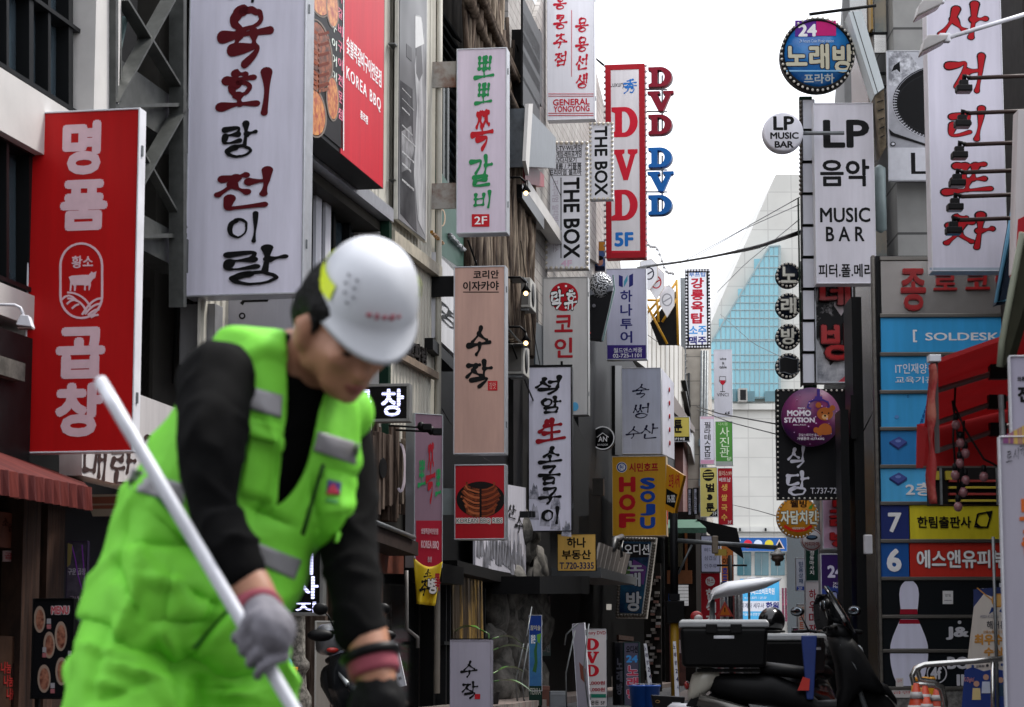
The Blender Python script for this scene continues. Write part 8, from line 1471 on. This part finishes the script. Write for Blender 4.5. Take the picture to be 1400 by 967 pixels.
for f in bm.faces:
    c = f.calc_center_median(); x, y = PX(c)
    if f.normal.y < .15 and inside((x, y), OPEN): kill.append(f)
    elif y < 462 and f.normal.z > .3 and x > 392: kill.append(f)
bmesh.ops.delete(bm, geom=kill, context='FACES')
for it in range(14):                     # even out the cut edge
    mv = {}
    for v_ in bm.verts:
        if v_.is_boundary:
            nb = [e.other_vert(v_) for e in v_.link_edges if e.is_boundary]
            if len(nb) == 2: mv[v_] = (v_.co + nb[0].co + nb[1].co) / 3
    for v_, c in mv.items(): v_.co = c
bm.to_mesh(me); bm.free()
vest = wpart('vest', me, GREEN); sm = vest.modifiers.new('thick', 'SOLIDIFY'); sm.thickness = .006; sm.offset = 1
bvh = BVHTree.FromPolygons([p_.co + ro.location for p_ in me.vertices], [tuple(p_.vertices) for p_ in me.polygons])
def decal(name, quad, mat, lift=.009, n=14, m=6, parent=None):
    """a strip of cloth sewn on: four image corners laid on the vest"""
    vs = []; q = [Vector(p_) for p_ in quad]
    for j in range(m + 1):
        for i in range(n + 1):
            u, w_ = i / n, j / m; p_ = (q[0] * (1 - u) + q[1] * u) * (1 - w_) + (q[3] * (1 - u) + q[2] * u) * w_; r_ = ray(p_.x, p_.y).normalized(); hit = bvh.ray_cast(CAM, r_)
            vs.append((hit[0] if hit[0] is not None else W(p_.x, p_.y, -.1)) - r_ * lift)
    mb = MB(); mb.smooth = True; mb.add(vs, [(j * (n + 1) + i, j * (n + 1) + i + 1, (j + 1) * (n + 1) + i + 1, (j + 1) * (n + 1) + i) for j in range(m) for i in range(n)]); o = wpart(name, mb.data(name), mat, parent or vest); o.modifiers.new('thick', 'SOLIDIFY').thickness = .002; return o
decal('reflective_strip', [(342, 529), (386, 541), (384, 572), (341, 559)], REFL); decal('reflective_strip', [(435, 590), (492, 607), (487, 636), (428, 616)], REFL); decal('reflective_strip', [(352, 742), (412, 766), (402, 793), (345, 766)], REFL); decal('reflective_strip', [(180, 640), (251, 662), (251, 690), (172, 668)], REFL)
ZIP = M('zip_dark', (26, 60, 30), .5); decal('zipper', [(440, 634), (444, 635), (416, 732), (411, 730)], ZIP); decal('pocket_seam', [(208, 676), (212, 674), (330, 798), (325, 802)], M('seam_green', (40, 110, 22), .7), n=4, m=20); decal('pocket_seam', [(340, 800), (345, 802), (268, 888), (262, 886)], M('seam_green', (40, 110, 22)), n=4, m=16)
decal('badge', [(448, 656), (466, 660), (464, 678), (446, 674)], M('badge_purple', (60, 34, 110), .6)); decal('badge_mark', [(450, 666), (456, 662), (464, 676), (446, 676)], M('badge_red', (180, 30, 60), .6), .012, parent=None); decal('badge_text', [(446, 681), (462, 684), (461, 689), (445, 686)], M('badge_grey', (70, 150, 70), .6))
decal('chest_pocket', [(343, 592), (378, 602), (372, 690), (330, 676)], GREEN, .012); decal('pocket_flap', [(341, 572), (384, 582), (381, 606), (339, 596)], GREEN, .017); decal('chest_pocket', [(446, 640), (484, 650), (462, 742), (424, 734)], GREEN, .006)
# trousers
t_ = MB(); trunk(t_, [(262, 800, 0, 112, 20, .115, 20), (244, 860, 0, 116, 18, .122, 18), (232, 915, 0, 122, 12, .13, 12)])
limb(t_, [W(187, 885, -.05), W(168, 1000, -.1), KR, W(170, 1280, 0), AR], [.112, .116, .1, .085, .075], 20); limb(t_, [W(312, 880, .05), W(325, 1000, .02), KL, W(345, 1280, .06), AL], [.12, .114, .1, .085, .075], 20)
me = vox(t_, .009, 4); displace(me, folds([(110, 880, 180, 900, 9, .01), (120, 930, 200, 945, 9, .01), (250, 900, 340, 920, 8, .012), (260, 930, 360, 935, 8, .01), (300, 955, 380, 940, 8, .01), (245, 900, 240, 967, 8, -.014), (150, 850, 120, 960, 9, -.008), (120, 960, 220, 925, 10, -.012), (140, 905, 230, 930, 9, .014), (270, 900, 360, 890, 9, -.012), (280, 945, 370, 960, 9, .014)], .014, 7, 9, (1, 1, 1.4))); wpart('trousers', me, GREEN)
# boots
BOOT = M('boot_black', (24, 24, 26), .5)
for A_, yw in ((AR, .5), (AL, .65)):
    f_ = Vector((math.cos(yw), -math.sin(yw), 0)); bt = MB(); g = Vector((A_.x, A_.y, 0)); limb(bt, [A_ + Vector((0, 0, -.0)), g + Vector((0, 0, .08))], [.056, .06]); limb(bt, [g + Vector((0, 0, .055)) - f_ * .03, g + f_ * .1 + Vector((0, 0, .05)), g + f_ * .19 + Vector((0, 0, .04))], [.052, .048, .038]); me = vox(bt, .008, 3); wpart('boot', me, BOOT)
    so_ = MB().loft([[g + f_ * (.08 + .15 * math.cos(a)) + Vector((-f_.y, f_.x, 0)) * .05 * math.sin(a) + Vector((0, 0, z)) for a in [2 * math.pi * k / 20 for k in range(20)]] for z in (.0, .02)]); wpart('sole', so_.data('sole'), RUBBER)
# pole
PA, PB2 = W(138, 523, -.28), W(400, 967, -.42); pd = (PB2 - PA).normalized(); tl = (0.03 - PA.z) / pd.z; PE = PA + pd * tl
po = empty('pole', PE); tag(po, 'long white pole held in the worker\'s grey glove, crossing the lime green clothes', 'pole'); pi = Matrix.Translation(-PE)
POLE = M('pole_white', (204, 206, 214), .34, .15, .16, 14, stretch=(1, 1, .3)); mb = MB(); limb(mb, [PA, PA + pd * .5, PE - pd * .1], [.0118, .0118, .0118], 18); me = mb.data('shaft'); me.transform(pi); wobj('shaft', me, POLE, po)
mb = MB(); mb.lathe([(.012, .0), (.016, .02), (.016, .1), (.014, .11)], n=16); me = mb.data('ferrule'); q_ = pd.to_track_quat('Z', 'Y').to_matrix().to_4x4(); me.transform(Matrix.Translation(-pd * .16) @ q_); wobj('ferrule', me, GALV, po)
hb = MB().box(-.2, .2, -.03, .03, -.03, .03); me = hb.data('brush_head'); wobj('brush_head', me, M('brush_wood', (120, 90, 60), .6), po)
# gloves: palm, four fingers and a thumb closed round the pole
def glove(wrist, hand, fingers, thumb, palm, name, mat, cuffm, cuff):
    g = MB(); limb(g, [wrist, (wrist + hand) / 2, hand], [.034, .038, .04]); g.ball(hand, *palm[0], 16, 12, palm[1])
    for pts, r0 in fingers + [thumb]: limb(g, pts, [r0 * (1 - .1 * i) for i in range(len(pts))], 10)
    me = vox(g, .004, 3, .4); displace(me, lambda c: .0015 * noise.noise(c * 60)); o = wpart(name, me, mat); c_ = MB(); d_ = (hand - wrist).normalized(); c_.tube([wrist - d_ * .018, wrist - d_ * .01, wrist + d_ * .014, wrist + d_ * .022], [cuff * .94, cuff, cuff * 1.02, cuff * .95], 22); wpart('glove_cuff', c_.data('cuff'), cuffm, o); return o
GGREY = M('glove_grey', (112, 110, 118), .8, 0, .15, 30, bump=.15); CUFF = M('cuff_red', (140, 62, 76), .8, 0, .1, 30); GBK = M('glove_black', (26, 26, 28), .7, 0, .2, 25)
tg = ((W(360, 895, -.36) - PA).dot(pd)); gc = PA + pd * tg; n1 = (Vector((0, -1, 0)) - pd * pd.dot(Vector((0, -1, 0)))).normalized(); n2 = pd.cross(n1).normalized()
if n2.x < 0: n2 = -n2
fs = []
for k in range(4):                       # from index (up the pole) to little finger
    c = gc + pd * (-.036 + .024 * k) ; L = (1, 1.08, 1.02, .86)[k]; pts = []
    for a, rr in ((20, .034), (75, .029), (130, .026), (190, .025), (235 * min(1, L), .024)): a_ = R(a); pts.append(c + (n2 * math.cos(a_) + n1 * math.sin(a_)) * rr)
    fs.append((pts, .0115 if k < 3 else .0102))
rhand = gc + n2 * .038 + n1 * .018 - pd * .012; rw = W(352, 832, -.335)
th = ([rhand - pd * .03 + n1 * .012, gc - pd * .045 + n1 * .034 + n2 * .02, gc - pd * .03 + n1 * .032 - n2 * .008, gc - pd * .008 + n1 * .026 - n2 * .02], .0135)
glove(rw, rhand, fs, th, ((.028, .042, .046), (n2, n1, pd)), 'glove', GGREY, CUFF, .042)
hd_ = Vector((.25, -.25, -.93)).normalized(); lx = Vector((.9, .35, .15)); lx = (lx - hd_ * lx.dot(hd_)).normalized(); ln = hd_.cross(lx).normalized()
if ln.y < 0: ln = -ln
lhand = LW + hd_ * .09; fs = []
for k in range(4):
    b0 = lhand + hd_ * .035 + lx * (-.033 + .022 * k); L = (.9, 1, .95, .75)[k]; fs.append(([b0, b0 + hd_ * .035 * L - ln * .004, b0 + hd_ * .06 * L + ln * .014, b0 + hd_ * .066 * L + ln * .038], .0115))
th = ([lhand - hd_ * .03 - lx * .03, lhand - lx * .05 + hd_ * .0 + ln * .012, lhand - lx * .048 + hd_ * .03 + ln * .03], .013)
glove(LW + hd_ * .02, lhand, fs, th, ((.046, .03, .052), (lx, ln, hd_)), 'glove', GBK, CUFF, .047)
wb = MB(); rg = []
for k in range(25): a = 2 * math.pi * k / 24; rg.append(LW + hd_ * .004 + (lx * math.cos(a) + ln * math.sin(a)) * .047)
wb.tube(rg, .01, 10); wpart('wrist_strap', wb.data('strap'), M('strap_black', (22, 22, 24), .4))
bpy.data.scenes.remove(_ts)
